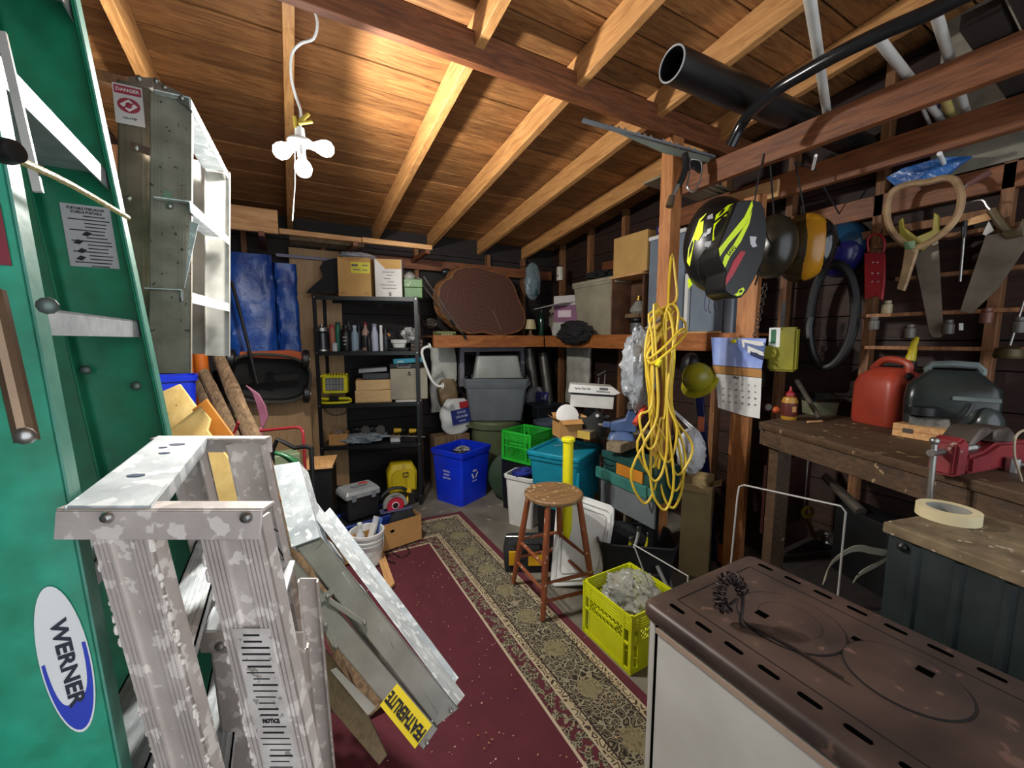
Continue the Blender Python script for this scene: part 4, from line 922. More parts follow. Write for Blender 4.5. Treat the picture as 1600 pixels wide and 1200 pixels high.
# --- fourth shelf
z = lv[3]
uc, wc = on_shelf(504, 534, .04); F = SF @ fr((uc, .10, z+.001), 3); boxcard('small_carton', 'small worn cardboard box at the left end of the fourth shelf', 'box', F, wc, .12, .10, CARD, True)
q = SF @ V((uc, .1, z+.06)); solo('rag', 'dirty rags stuffed in the small worn cardboard box', 'rag', crumple(q+UP*.03, (.05, .045, .035), 4, .4), pl('#8d8078'))
q = SF @ V((sp(570, 690, .1)[0], .12, z+.035)); solo('plastic_bag', 'pale blue-grey plastic bag spread across the fourth shelf', 'bag', crumple(q+UP*.01, (.17, .12, .045), 11, .5, zmin=z+.0015), mat('bag_film', '#a8b4ba', '#8e9aa0', 'plain', .25, bump=.8, bs=18))
for px, lb_, s in ((560, 'dark angle grinder at the left of the heap on the pale plastic bag', 1), (583, 'dark round-bodied grinder at the right of the heap on the pale plastic bag', 2)):
    q = SF @ V((sp(px, 670, .1)[0], .12, z+.115)); T = thing('angle_grinder', lb_, 'tool', q-UP*.045)
    part(T, 'motor_body', MB().cyl(q-sux*.05, q+sux*.04, .026, .034, 14), BLKP); part(T, 'gear_head', MB().ell(q+sux*.06, (.03, .03, .03)), STEEL); part(T, 'disc', MB().cyl(q+sux*.065-suy*.035, q+sux*.065-suy*.037, .04), pl('#55524c')); part(T, 'side_handle', MB().cyl(q-suy*.02, q-suy*.07+UP*.02, .011), BLKP)
uc = sp(621, 690, .06)[0]; F = SF @ fr((uc, .1, z+.001), 8); T = boxcard('parts_box', 'white and green parts box on the fourth shelf', 'box', F, .13, .09, .035, pl('#cfd3cf')); label_on(T, F, .03, .06, .005, .03, -.045, pl('#2b6e58'))
for k, (px, lb_) in enumerate(((622, 'yellow and black cordless drill lying at the left of the yellow tools'), (646, 'yellow and black cordless driver lying at the far right of the fourth shelf'))):
    q = SF @ V((sp(px, 670, .12)[0], .2, z+.075-k*.01)); T = thing('cordless_drill', lb_, 'tool', q-UP*.07)
    part(T, 'housing', MB().cyl(q-sux*.045, q+sux*.02, .024, .02, 12), pl('#e0b21c')); part(T, 'chuck', MB().cyl(q+sux*.02, q+sux*.055, .018, .010, 12), BLKM); part(T, 'grip', MB().bar(q-sux*.02, q-sux*.03-UP*.06+suy*.02, .022, .028), BLKP); part(T, 'battery', MB().box(q-sux*.03-UP*.055+suy*.02, (.06, .04, .025)), pl('#e0b21c'), bev=.003)
b = MB().bar(SF @ V((sp(605, 668, .02)[0], .02, z+.075)), SF @ V((sp(664, 678, .02)[0], .03, z+.045)), .012, .006); solo('steel_ruler', 'long silver straightedge lying slanted at the front of the fourth shelf', 'ruler', b, STEEL)
solo('sharpening_block', 'dark tool block propping the silver straightedge', 'tool', MB(SF @ fr((sp(640, 680, .05)[0], .08, z+.001), -5)).bb(-.08, .06, -.05, .03, 0, .045), BLKM, bev=.003)
# --- floor shelf + floor
z = .10
q = onz(622, 780, .10); F = SF @ fr((sp(627, 760, .1)[0], .17, .101), 12)
T = thing('instrument_case', 'big yellow hard case with a strap on the lowest shelf', 'case', F.translation)
hh = .26; part(T, 'body', MB(F).loft([rr(.26, .16, 0, .03), rr(.27, .17, hh*.7, .03), rr(.19, .12, hh, .03)]), mat('case_yellow', '#dcc315', '#c9b010', bump=.04), bev=.003)
part(T, 'front_cover', MB(F).prism([(x, -.083, v) for x, v in ((-.10, .02), (.11, .02), (.11, .17), (.07, .21), (-.06, .21), (-.10, .17))], (0, -.022, 0)), mat('case_yellow', ''), bev=.004)
part(T, 'strap', MB(F).bar((.01, -.06, hh+.004), (.02, -.108, hh*.72), .022, .004, (1, 0, 0)).bar((.02, -.109, hh*.72), (.03, -.109, .03), .022, .003, (1, 0, 0)), pl('#c9ac12')); part(T, 'buckle', MB(F).tube([(.0, -.113, hh*.72), (.045, -.113, hh*.72), (.045, -.113, hh*.58), (.0, -.113, hh*.58)], .005, 6, 0, True), BLKP)
# ================================================================== LEFT BACK CORNER
def boardx(lbl, p0, p1, y, d, name='board', m=None, th=None):
    """board along the back wall from pixel corner p0 (top left) to p1 (bottom right)"""
    a = ony(p0[0], p0[1], y); c = ony(p1[0], p1[1], y); return solo(name, lbl, 'board', MB().bb(a.x, c.x, y, y+d, c.z, a.z), m or PALEX, bev=.002)
hb1 = ony(358, 333, 3.62); hb2 = ony(436, 373, 3.62)
for nm_, (xx) in (('bracket', -.15), ('bracket', .5), ('bracket', 1.1)):
    part(wb, nm_, MB().bb(xx, xx+.04, 3.56, YB-.073, 2.255, 2.292), BEAM, bev=.002)
zb_ = 2.294
a = ony(358, 330, 3.60); c = ony(436, 373, 3.60)
solo('wide_plank', 'wide brown plank stored on edge near the roof above the blue tarp', 'board', MB().bb(-.72, c.x, 3.60, 3.64, zb_, zb_+.17), PALEX, bev=.002)
c0x, c1x, c2x = ony(437, 370, 3.58).x, ony(565, 378, 3.58).x, ony(675, 388, 3.58).x
solo('long_batten', 'long pale batten lying under the roof behind the hanging lamp', 'board', MB().bb(c.x+.004, c1x, 3.58, 3.62, zb_, zb_+.038), PALEX, bev=.002)
solo('long_batten', 'shorter pale batten under the roof above the white carton', 'board', MB().bb(c1x+.004, c2x, 3.57, 3.61, zb_, zb_+.040), PALEX, bev=.002)
solo('grey_plank', 'grey weathered plank lying behind the long pale battens near the roof', 'board', MB().bb(.05, .62, 3.75, 3.95, zb_, zb_+.03), OLDW, bev=.002)
ga_ = ony(440, 385, 3.9)
solo('gutter_strip', 'thin pale purple strip hung below the battens on the back wall', 'strip', MB().bb(ony(430, 380, 4.0).x, ony(600, 392, 4.0).x, 4.02, 4.05, 2.20, 2.225), pl('#7d7488'))
# plywood sheets on the back wall
def ply(lbl, pts, y, th, m=None): 
    b = MB(); b.prism([ony(px, py, y) for px, py in pts], (0, th, 0)); return solo('plywood_sheet', lbl, 'board', b, m or PLY, bev=.001)
zf = lambda px, y: ony(px, 0, y).x
b = MB(); xa, xb = zf(428, 4.07), zf(512, 4.07); b.bb(xa, xb+.0, 4.062, 4.075, .02, ony(470, 388, 4.07).z); solo('plywood_sheet', 'tall tan plywood sheet standing against the back wall right of the blue tarp', 'board', b, PLY)
xa, xb = zf(405, 4.0), zf(487, 4.0); b = MB().prism([(xa, 4.04, .003), (xb, 4.04, .003), (xb, 4.04, 1.05), (xa+.05, 4.04, 1.12)], (0, .014, 0)); solo('plywood_sheet', 'lower plywood sheet behind the black mower deck', 'board', b, PLY)
# tarp: two fat folded rolls
def tarp(lbl, px0, px1, py0, y, sd):
    x0_, x1_ = ony(px0, 500, y).x, ony(px1, 500, y).x; zt0 = ony(px0, py0, y).z; b = MB(); rings = []
    n = 26
    for i in range(25):
        zz = 1.165+(zt0-1.165)*i/24; ring = []
        for j in range(n):
            t = 2*math.pi*j/n; k = noise.noise(V((math.cos(t)*2, zz*5, sd)))*.02+noise.noise(V((j*.9, zz*22, sd)))*.02
            cu_ = math.copysign(abs(math.cos(t))**.55, math.cos(t)); sv = math.copysign(abs(math.sin(t))**.8, math.sin(t))
            ring.append(V(((x0_+x1_)/2+cu_*((x1_-x0_)/2+k*.5), y+.05+sv*(.055+k), zz+noise.noise(V((j*.3, i*.4, sd)))*.006)))
        rings.append(ring)
    b.loft(rings); return solo('blue_tarp', lbl, 'tarp', b, TARP, 'folded blue tarps against the back wall', ang=60)
tarp('wider folded blue tarp standing left against the back wall', 352, 432, 392, 3.85, 1); tarp('narrower folded blue tarp roll beside the tall plywood sheet', 433, 468, 410, 3.88, 6)
solo('tarp_prop_crate', 'tan plywood box under the two folded blue tarps', 'box', MB().bb(-.46, .14, 3.84, 3.99, 0, 1.13), PLY, bev=.004)
solo('pale_block', 'small pale board on top of the wider blue tarp near the roof', 'board', MB().bb(-.5, -.14, 3.98, 4.0, 2.13, 2.19), OLDW)
# upended mower
def mpt(px, py, y=3.62): return ony(px, py, y)
mc = mpt(425, 588); T = thing('lawn_mower', 'upended push mower showing its black deck underside and orange rim below the blue tarps', 'mower', V((mc.x, 3.75, 0)))
MF = frame(mpt(422, 592), (1, 0, -.10), None, V((0, -.30, 1)).normalized())
def dk(rx, rz, y, k=1): return [V((rx*math.copysign(abs(math.cos(t))**.75, math.cos(t)), y, rz*math.copysign(abs(math.sin(t))**.75, math.sin(t)))) for t in [2*math.pi*i/36 for i in range(36)]]
b = MB(MF); b.loft([dk(.27, .19, .0), dk(.28, .20, .0), dk(.28, .20, .06), dk(.22, .15, .09)][::-1], False, False); b.loft([dk(.27, .19, .0), dk(.262, .185, .05), dk(.20, .13, .075)], False, True); part(T, 'deck', b, mat('deck_black', '#1b1a19', '#0e0e0e', 'plain', .7, bump=.3), dbl=True)
b = MB(MF); b.tube(dk(.278, .198, .0), .012, 6, 0, True); part(T, 'deck_rim', b, mat('deck_rim', '#4a4842', '#2c2b28', rough=.6))
b = MB(MF); b.prism([(-.20, .02, .19), (-.05, .02, .21), (.12, .02, .235), (.2, .02, .225), (.21, .02, .17), (0, .02, .16), (-.2, .02, .16)], (0, .02, 0)); part(T, 'orange_cowl', b, pl('#c8643a'))
b = MB(MF); b.bar((-.19, -.005, -.02), (.19, -.005, .03), .05, .006, (0, 0, 1)); part(T, 'blade', b, mat('dull_blade', '#2e2c29', '#1e1d1b', metal=.3))
b = MB(MF); b.cyl((0, .06, .0), (0, -.012, .0), .035); part(T, 'blade_hub', b, BLKM)
for (x_, z_) in ((-.25, .13), (.235, .17), (.26, -.13), (-.25, -.14)):
    wbm = MB(MF); wbm.lathe([(.02, -.02), (.06, -.025), (.075, -.018), (.075, .018), (.06, .025), (.02, .02)], (x_, .03, z_), (1, 0, 0), 20); w_ = part(T, 'wheel', wbm, BLKP); part(w_ and T, 'wheel_hub', MB(MF).cyl((x_+.026, .03, z_), (x_+.030, .03, z_), .03, n=12), STEEL)
b = MB(); b.tube([mpt(362, 440, 3.60), mpt(378, 500, 3.55), mpt(402, 600, 3.50)], .011, 8, 3); b.tube([mpt(345, 560, 3.56), mpt(352, 600, 3.50), mpt(362, 640, 3.44)], .013, 8, 3); part(T, 'handle_tube', b, BLKP)['kind'] = 'stuff'
part(T, 'motor', MB(MF).cyl((0, .09, 0), (0, .17, 0), .08, .07), BLKM)
# vacuum tube, orange cones
q = at(357, 610, 3.1); b = MB().tube([at(342, 560, 3.2), at(346, 590, 3.15), at(360, 630, 3.05)], [.02, .02, .035], 10, 3); solo('vacuum_hose', 'black vacuum nozzle and hose standing left of the mower deck', 'hose', b, BLKP)
for px, lb_ in ((299, 'orange safety cylinder left of the pair under the hanging ladder'), (316, 'orange safety cylinder right of the pair under the hanging ladder')):
    q = at(px, 585, 2.75); q2 = at(px-2, 548, 2.75); solo('orange_tube', lb_, 'tube', MB().cyl(V((q.x, q.y, 1.05)), V((q.x, q.y, q2.z)), .042, .040, 18), mat('orange_plastic', '#d8701c', '#b95a12', rough=.5))
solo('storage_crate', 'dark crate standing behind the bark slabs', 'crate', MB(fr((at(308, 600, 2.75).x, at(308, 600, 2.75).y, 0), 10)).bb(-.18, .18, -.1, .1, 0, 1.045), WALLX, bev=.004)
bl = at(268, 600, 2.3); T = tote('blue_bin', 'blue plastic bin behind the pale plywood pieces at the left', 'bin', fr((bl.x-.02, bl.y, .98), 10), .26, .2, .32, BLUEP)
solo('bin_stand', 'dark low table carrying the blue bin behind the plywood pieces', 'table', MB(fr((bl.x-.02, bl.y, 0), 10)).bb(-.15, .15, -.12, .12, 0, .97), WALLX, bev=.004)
# bark slabs
for k, (p, q, w_) in enumerate((((310, 600), (350, 690), .07), ((322, 590), (368, 680), .075), ((345, 565), (385, 660), .085))):
    A_, B_ = at(p[0], p[1], 2.45), at(q[0], q[1], 2.25); B_ = A_+(B_-A_)*(A_.z-.02)/(A_.z-B_.z)
    A_, B_ = A_-(B_-A_)*.03, B_
    b = MB(); n_ = 14; rings = []
    ax = (B_-A_).normalized(); sd = (RT-ax*RT.dot(ax)).normalized(); up = sd.cross(ax)
    for i in range(n_+1):
        t = i/n_; c_ = A_+(B_-A_)*t; ww = w_*(.75+.25*min(1, t*4))*(1+noise.noise(V((i*.8, k, 0)))*.25)
        rings.append([c_+sd*ww*.5*u+up*(v+noise.noise(V((i*1.1, u*3, k)))*.008) for u, v in ((-1, 0), (-.5, .018), (0, .024), (.5, .018), (1, 0), (.5, -.012), (-.5, -.012))])
    b.loft(rings); solo('bark_slab', ('leftmost rough bark slab leaning behind the pale plywood', 'middle rough bark slab leaning behind the pale plywood', 'rightmost and widest rough bark slab leaning beside the vacuum nozzle')[k], 'firewood', b, BARK)
# pale plywood pieces
def pp(lbl, pts, d0, m=OSB, th=.012, nrm=None):
    n_ = (-FW+UP*.35).normalized() if nrm is None else nrm; p0 = at(*pts[0], d0); return solo('plywood_offcut', lbl, 'board', MB().prism([onp(x, y_, p0, n_) for x, y_ in pts], -n_*th), m, bev=.001)
pp('pale cracked plywood piece at the back of the offcuts by the green ladder', ((252, 612), (280, 600), (330, 668), (420, 800), (330, 900), (262, 700)), 1.95)
pp('orange-brown board behind the pale speckled offcut', ((300, 640), (322, 623), (362, 678), (440, 780), (380, 860)), 1.85, mat('orange_board', '#b5752c', '#9a5f20', bump=.05))
pp('pale speckled plywood offcut with a broken corner in front', ((262, 674), (312, 635), (328, 655), (323, 672), (420, 800), (330, 920), (255, 800)), 1.78)
# green sprayer pump
q = at(376, 655, 2.55); T = thing('sprayer_head', 'yellow-green plastic pump head among the clutter under the mower', 'pump', q-UP*.1)
GY = mat('yellow_green', '#9aa83a', '#6f7b2a', 'plain', .5, scale=12)
part(T, 'body', MB().ell(q-UP*.02, (.07, .06, .075), 18, 12, .1, 3), mat('dirty_green', '#5d6a35', '#3d4625', bump=.2)); part(T, 'neck', MB().cyl(q+UP*.04-RT*.005, q+UP*.115-RT*.02, .03, .028), GY); part(T, 'dial', MB().cyl(q-FW*.055+UP*.0, q-FW*.075, .035), pl('#a9ad78')); 
solo('pump_pedestal', 'dark metal drum under the yellow-green pump head', 'drum', MB().cyl((q.x, q.y, 0), (q.x, q.y, q.z-.10), .09, n=20), BLKM)
# pink scoop
a_ = at(383, 602, 2.45); pts = [(383, 602), (390, 606), (404, 616), (414, 634), (418, 650), (414, 662), (408, 672), (405, 650), (400, 630), (394, 614)]
solo('pink_scoop', 'dusty pink plastic shovel blade standing beside the pump head', 'shovel', MB().prism([onp(x, y_, a_, -FW) for x, y_ in pts], FW*.012).bar(at(407, 668, 2.46), V((at(407, 668, 2.46).x, at(407, 668, 2.46).y, .005)), .02, .012), mat('dusty_pink', '#a86a80', '#8f566a', bump=.1), bev=.002)
# red rack tube + black tube + hose
R2 = 2.25
T = thing('red_dolly', 'tall hand dolly with a thin red tube loop behind the front ladder', 'dolly', V((at(440, 720, R2).x, at(440, 720, R2).y, 0)))
rpt = [at(365, 680, R2), at(400, 674, R2), at(450, 669, R2), at(466, 668, R2), at(472, 674, R2), at(475, 700, R2)]; rp2 = V((rpt[-1].x, rpt[-1].y, .06)); rl = V((rpt[0].x, rpt[0].y, .06))
part(T, 'red_frame', MB().tube([rl]+rpt+[rp2], .008, 8, 3), pl('#8f1d26'))
bp_ = [at(425, 706, 2.15), at(460, 700, 2.15), at(480, 698, 2.15), at(486, 704, 2.15), at(487, 720, 2.15)]; part(T, 'black_frame', MB().tube([V((bp_[0].x, bp_[0].y, .06))]+bp_+[V((bp_[-1].x, bp_[-1].y, .06))], .012, 8, 3), BLKP)
for q in (rl, rp2): part(T, 'wheel', MB().lathe([(.02, -.02), (.058, -.018), (.06, 0), (.058, .018), (.02, .02)], q+UP*.0, RT, 18), BLKP)
HG = mat('green_hose', '#2f7a4a', '#23603a', rough=.4, bump=.05)
hc = at(425, 745, 2.35)
b = MB(); pts = []
for k in range(60): a = k*.42; r_ = .17+.01*math.sin(k*.9); pts.append(hc+RT*math.cos(a)*r_+UP*math.sin(a)*r_*.9-FW*(.03*math.sin(k*.35)+k*.0006))
b.tube(pts, .011, 8, 3); solo('garden_hose', 'coiled green garden hose hanging on the red dolly', 'hose', b, HG)
F = fr((at(438, 722, 2.5).x, at(438, 722, 2.5).y, 0), 10)
T = boxcard('printed_carton', 'tall green and brown printed carton behind the coiled hose', 'box', F, .2, .14, at(438, 708, 2.5).z, pl('#7c8a6a')); pbar(T, F, 0, at(438, 718, 2.5).z-.02, -.07, .15, .015, pl('#b02a2a'))
q = at(500, 722, 2.9); F = fr((q.x, q.y, 0), -12); T = thing('wooden_stand', 'dark narrow cabinet with a pale wooden top left of the shelving', 'cabinet', F.translation)
part(T, 'body', MB(F).bb(-.09, .09, -.12, .12, 0, q.z-.012), BLKM, bev=.002); part(T, 'top', MB(F).bb(-.1, .1, -.14, .14, q.z-.012, q.z+.008), PALEY, bev=.002)

# ================================================================== FLOOR, LEFT OF CENTRE
# carton with saw
cA, cB = onz(560, 880), onz(659, 846); cxu = (cB-cA).normalized(); cxv = V((-cxu.y, cxu.x, 0))
cw = (cB-cA).length; A0 = cA-cxu*.12; cw += .12; cd = .30; ch = .19
CF = frame(A0+cxu*cw/2+cxv*cd/2+UP*.021, cxu, cxv)
T = boxcard('open_carton', 'open cardboard carton on the floor holding the blue tote and circular saw', 'box', CF, cw, cd, ch, CARD, True)
part(T, 'hand_hole', MB(CF).prism([(cw*.12+.016*math.cos(a), -cd/2-.0006, ch*.68+.011*math.sin(a)) for a in [i*math.pi/6 for i in range(12)]], (0, .0004, 0)), BLACK)
BT = mat('navy_plastic', '#1f3a8c', '#182e70', rough=.4)
F = CF @ fr((-cw*.12, .03, .006), 0)
T = tote('blue_tote', 'dark blue tote standing in the open carton under the grey toolbox', 'tote', F, cw*.62, cd*.74, ch+.03, BT)
part(T, 'contents', MB(F).bb(-cw*.25, cw*.25, -cd*.3, cd*.3, .02, ch+.02), BLKP)
q = CF @ V((-cw*.15, .06, ch+.042)); tf = frame(q, cxu, cxv) @ fr((0, 0, 0), 4); tw = .25
T = thing('toolbox', 'black toolbox with a clear grey lid on the blue tote', 'toolbox', q)
part(T, 'body', MB(tf).loft([rr(tw*.86, .17, 0, .015), rr(tw*.93, .185, .15, .015), rr(tw*.93, .185, .155, .015)]), BLKP); part(T, 'lid', MB(tf).loft([rr(tw, .20, .157, .015), rr(tw, .20, .185, .015), rr(tw*.9, .17, .205, .015)]), mat('lid_grey', '#8b8f90', '#76797a', rough=.3)); part(T, 'red_badge', MB(tf).bb(.02, .08, .01, .06, .2055, .207), pl('#b83232'))
for sx in (-.07, .07): part(T, 'latch', MB(tf).bb(sx-.015, sx+.015, -.106, -.0955, .135, .185), GREYP, bev=.002)
part(T, 'handle', MB(tf).tube([(-.05, 0, .206), (-.05, -.02, .218), (.05, -.02, .218), (.05, 0, .206)], .005, 6), GREYP)
# circular saw
q = CF @ V((cw*.25, -.02, ch+.075)); wf_ = frame(q, cxu, cxv) @ fr((0, 0, 0), -8); T = thing('circular_saw', 'circular saw with a red blade and yellow grip lying on the open carton', 'tool', q-UP*.06)
def arc(r, a0_, a1_, n, y): return [V((r*math.cos(math.radians(a0_+(a1_-a0_)*i/n)), y, r*math.sin(math.radians(a0_+(a1_-a0_)*i/n)))) for i in range(n+1)]
part(T, 'blade', MB(wf_).cyl((0, -.02, 0), (0, -.024, 0), .062, n=32), pl('#c01f3a')); part(T, 'arbor', MB(wf_).cyl((0, -.0245, 0), (0, -.034, 0), .018, n=12), BLKM); part(T, 'flange', MB(wf_).ring((0, -.026, 0), (0, 1, 0), .024, .003, 20, 5), WHITE)
b = MB(wf_); o1, i1 = arc(.088, -5, 185, 20, -.03), arc(.064, -5, 185, 20, -.03)
for k in range(20): b.prism([o1[k], o1[k+1], i1[k+1], i1[k]], (0, .03, 0))
part(T, 'blade_guard', b, mat('guard_grey', '#a5a5a0', '#888883', metal=.4)); ftext(T, wf_, 'DEWALT', .015, INK, 0, .074, -.0315)
part(T, 'base_plate', MB(wf_).bb(-.11, .12, -.05, .04, -.036, -.032), mat('plate_blue', '#6a6f9a', '#555a80', metal=.5)); part(T, 'motor', MB(wf_).cyl((0, 0, 0), (0, .09, 0), .045), YEL); part(T, 'top_handle', MB(wf_).tube([(-.09, .02, .07), (-.02, .02, .115), (.06, .02, .108), (.1, .02, .08)], .013, 8, 3), BLKP); part(T, 'rear_grip', MB(wf_).tube([(.1, .02, .09), (.125, .02, .05), (.10, .02, .0), (.07, .02, -.02)], .018, 8, 3), mat('tool_yellow', '#e0b820', '#c9a212')); part(T, 'battery', MB(wf_).box((.13, .02, .02), (.05, .06, .09)), BLKP, bev=.004)
solo('saw_rest', 'black tool bag filling the carton beneath the circular saw', 'bag', MB(CF).loft([rr(cw*.34, cd*.85, .006, .03, cw*.30), rr(cw*.34, cd*.85, ch*.9, .03, cw*.30), rr(cw*.28, cd*.7, ch+.036, .03, cw*.28)]), BLKF, ang=60)
q = onz(512, 830, 0); T = boxcard('black_case', 'black ribbed tool case on the floor left of the open carton', 'case', fr((SA.x+.16, SA.y-.24, 0), -18), .22, .2, .26, BLKP)
part(T, 'handle', MB(fr((SA.x+.16, SA.y-.24, 0), -18)).tube([(-.05, -.10, .15), (-.05, -.12, .16), (.05, -.12, .16), (.05, -.10, .15)], .007, 6), BLKP)
# white bucket
q = onz(580, 878); q.z = .018; bx_ = onz(553, 830, .24); T = thing('bucket', 'white ribbed bucket with brushes in front of the open carton', 'bucket', q)
bc = V((onz(580, 880).x-.02, onz(580, 880).y+.0, .018)); R_ = .105
part(T, 'body', MB().lathe([(R_*.84, 0), (R_*.86, .02), (R_*.93, .14), (R_*1.02, .142), (R_*1.02, .15), (R_*.95, .152), (R_*.96, .165), (R_*1.05, .167), (R_*1.05, .176), (R_*.98, .178), (R_, .2), (R_*1.08, .202), (R_*1.08, .22), (R_, .222), (R_*.97, .22), (R_*.82, .01), (.001, .008)], bc, UP, 32), WHITE, ang=30)
part(T, 'bail', MB().tube([bc+RT*R_*1.06+UP*.19, bc+RT*R_*1.1-FW*.05+UP*.11, bc-FW*R_*1.05+UP*.08+RT*.03, bc-RT*R_*.8-FW*.08+UP*.14, bc-RT*R_*1.06+UP*.19], .002, 6, 4), STEEL)
o = bottle('cleaner_bottle', 'white bottle with a pale blue label standing in the white bucket', bc+V((-.04, .02, .012)), .26, .03, pl('#dcdfe2'), WHITE, lab=pl('#8fa6c8'), neck=.45)
for k, (dx, dy, cl) in enumerate(((.02, .0, '#c9ccd2'), (.045, .02, '#5f84c9'), (.0, -.02, '#e0ddd6'))):
    A_ = bc+V((dx-.03, dy, .012)); B_ = bc+V((dx+.055, dy+.05, .28-.02*k)); T2 = thing('paint_brush', ('grey-handled brush leaning in the white bucket', 'blue packaged brush leaning furthest right in the white bucket', 'cream-handled brush in front in the white bucket')[k], 'brush', A_)
    part(T2, 'handle', MB().cyl(A_, A_+(B_-A_)*.6, .008, .010, 8), BLKP); part(T2, 'bristles', MB().bar(A_+(B_-A_)*.6, B_, .045, .012), pl(cl))
# blue recycling bin
q1, q2, q3 = onz(712, 797), onz(763, 770), onz(678, 782)
ux = (q2-q1).normalized(); Wd = .30; 
BF0 = frame(V(((q1.x+q2.x+q3.x)/3+.0, (q1.y+q2.y+q3.y)/3+.06, 0)), RT.lerp(V((1, 0, 0)), .0), None)
BF0 = Matrix.Translation(V((1.385, 3.50, .0))) @ Matrix.Rotation(math.radians(26), 4, 'Z')
T = tote('recycling_bin', 'tall blue recycling bin standing beyond the far corner of the rug', 'bin', BF0, .42, .37, .50, BLUEP, .88, .02, .005, .03, .045)
part(T, 'contents', MB(BF0).loft([rr(.33, .28, .3, .03), rr(.35, .3, .42, .03)]), BLKP)
lf = BF0 @ Matrix.Translation(V((-.05, -.1628+.008, 0))) @ Matrix.Rotation(math.radians(2.7), 4, 'X')
lf3 = BF0 @ Matrix.Rotation(math.radians(-90), 4, 'Z') @ Matrix.Translation(V((.09, -.1848+.008, 0))) @ Matrix.Rotation(math.radians(3.1), 4, 'X') 
ym = -.004
b = MB(lf)
for k in range(3):
    a = math.radians(90+120*k); cxx, czz = .03+.034*math.cos(a)*.9, .27+.034*math.sin(a)*.9; tdir = V((-math.sin(a), 0, math.cos(a)))
    b.bar(V((cxx, ym-.008, czz))-tdir*.026, V((cxx, ym-.008, czz))+tdir*.014, .016, .001, (math.cos(a), 0, math.sin(a))); tip = V((cxx, ym-.008, czz))+tdir*.014; nn = V((math.cos(a), 0, math.sin(a))); b.prism([tip+nn*.014, tip-nn*.014, tip+tdir*.018], (0, -.001, 0))
part(T, 'recycling_symbol', b, pl('#dfe3f0'))['kind'] = 'stuff'
for k, s_ in enumerate(('REGIONAL', 'DISTRICT', 'RECYCLING')): ftext(T, lf3, s_, .022, pl('#dfe3f0'), -.09, .31-.033*k, ym-.008, .8)
ftext(T, lf, 'RECYCLE', .014, pl('#dfe3f0'), .03, .205, ym-.008)
qc = BF0 @ V((0, 0, .425)); solo('crumpled_can', 'crumpled white and silver cans lying in the blue recycling bin', 'rubbish', crumple(qc+UP*.035+V((.02, .03, 0)), (.07, .05, .03), 7, .6), mat('can_mix', '#e0e0e0', '#3a3a3c', scale=20, metal=.4))
# green wheeled bin with grey tote above it and clear bin on top
gb = V((ony(773, 700, 3.80).x, 3.80, 0)); T = thing('refuse_bin', 'sage green round refuse bin behind the blue recycling bin', 'bin', gb)
GS = mat('sage_plastic', '#66704f', '#565f43', rough=.5)
ztop = ony(775, 655, 3.75).z
part(T, 'body', MB().lathe([(.21, 0), (.215, .02), (.26, ztop-.07), (.285, ztop-.068), (.29, ztop-.02), (.27, ztop-.018), (.26, ztop), (.001, ztop+.01)], gb, UP, 36), GS, ang=30)
for sg in (-1, 1): part(T, 'handle', MB().box(gb+V((sg*.30, 0, ztop-.05)), (.05, .12, .02)), GS, bev=.004)
gt = ztop+.012; gh = ony(775, 590, 3.72).z-gt; gw = (ony(826, 600, 3.62).x-ony(728, 600, 3.62).x)
GF = Matrix.Translation(V((gb.x+.02, 3.79, gt))) @ Matrix.Rotation(math.radians(-28), 4, 'Z')
T = tote('grey_tote', 'grey storage tote standing on the sage green refuse bin', 'tote', GF, gw*.90, gw*.62, gh, GREYP, .82, .02, .005, .035, .03)
for sx in (-1, 1): part(T, 'handle', MB(GF).bb(sx*gw*.47-.02, sx*gw*.47+.02, -.09, .09, gh-.09, gh-.035), GREYP, bev=.006)
part(T, 'rib_band', MB(GF).loft([rr(gw*.89+.004, gw*.60+.004, gh-.10, .035), rr(gw*.90+.008, gw*.61+.008, gh-.09, .035), rr(gw*.905+.008, gw*.62+.008, gh-.032, .035)]), GREYP)
F = GF @ fr((.0, .0, gh+.0), 6)
CLG = mat('cloudy_bin', '#9aa09b', '#858b86', 'plain', .3, alpha=.88, bump=.1)
part_T = thing('clear_bin', 'upturned cloudy clear bin resting on the grey tote', 'bin', F.translation)
ch_ = ony(780, 556, 3.72).z-(gt+gh)
part(part_T, 'body', MB(F).loft([rr(gw*.72, gw*.52, .002, .03), rr(gw*.70, gw*.50, .012, .03), rr(gw*.60, gw*.42, ch_, .03)]), CLG)
part(part_T, 'rim', MB(F).tube(rr(gw*.73, gw*.53, .008, .03), .006, 6, 0, True), CLG)
# dark green lid on edge
lc_ = onz(785, 790, 0); ld_ = V((lc_.x+.145, lc_.y+.06, .238)); T = thing('green_disc_cover', 'dark green round bin cover standing on edge beside the blue recycling bin', 'lid', V((ld_.x, ld_.y, 0)))
part(T, 'disc', MB().lathe([(.23, -.02), (.235, 0), (.225, .012), (.15, .022), (.02, .028)], ld_, (-.55, -.8, .2), 36), mat('dark_green_plastic', '#2f4430', '#243624', rough=.4), ang=25)
part(T, 'handle', MB().bar(ld_+V((-.06, -.035, -.015)), ld_+V((.06, -.02, -.01)), .03, .02), mat('dark_green_plastic', ''))
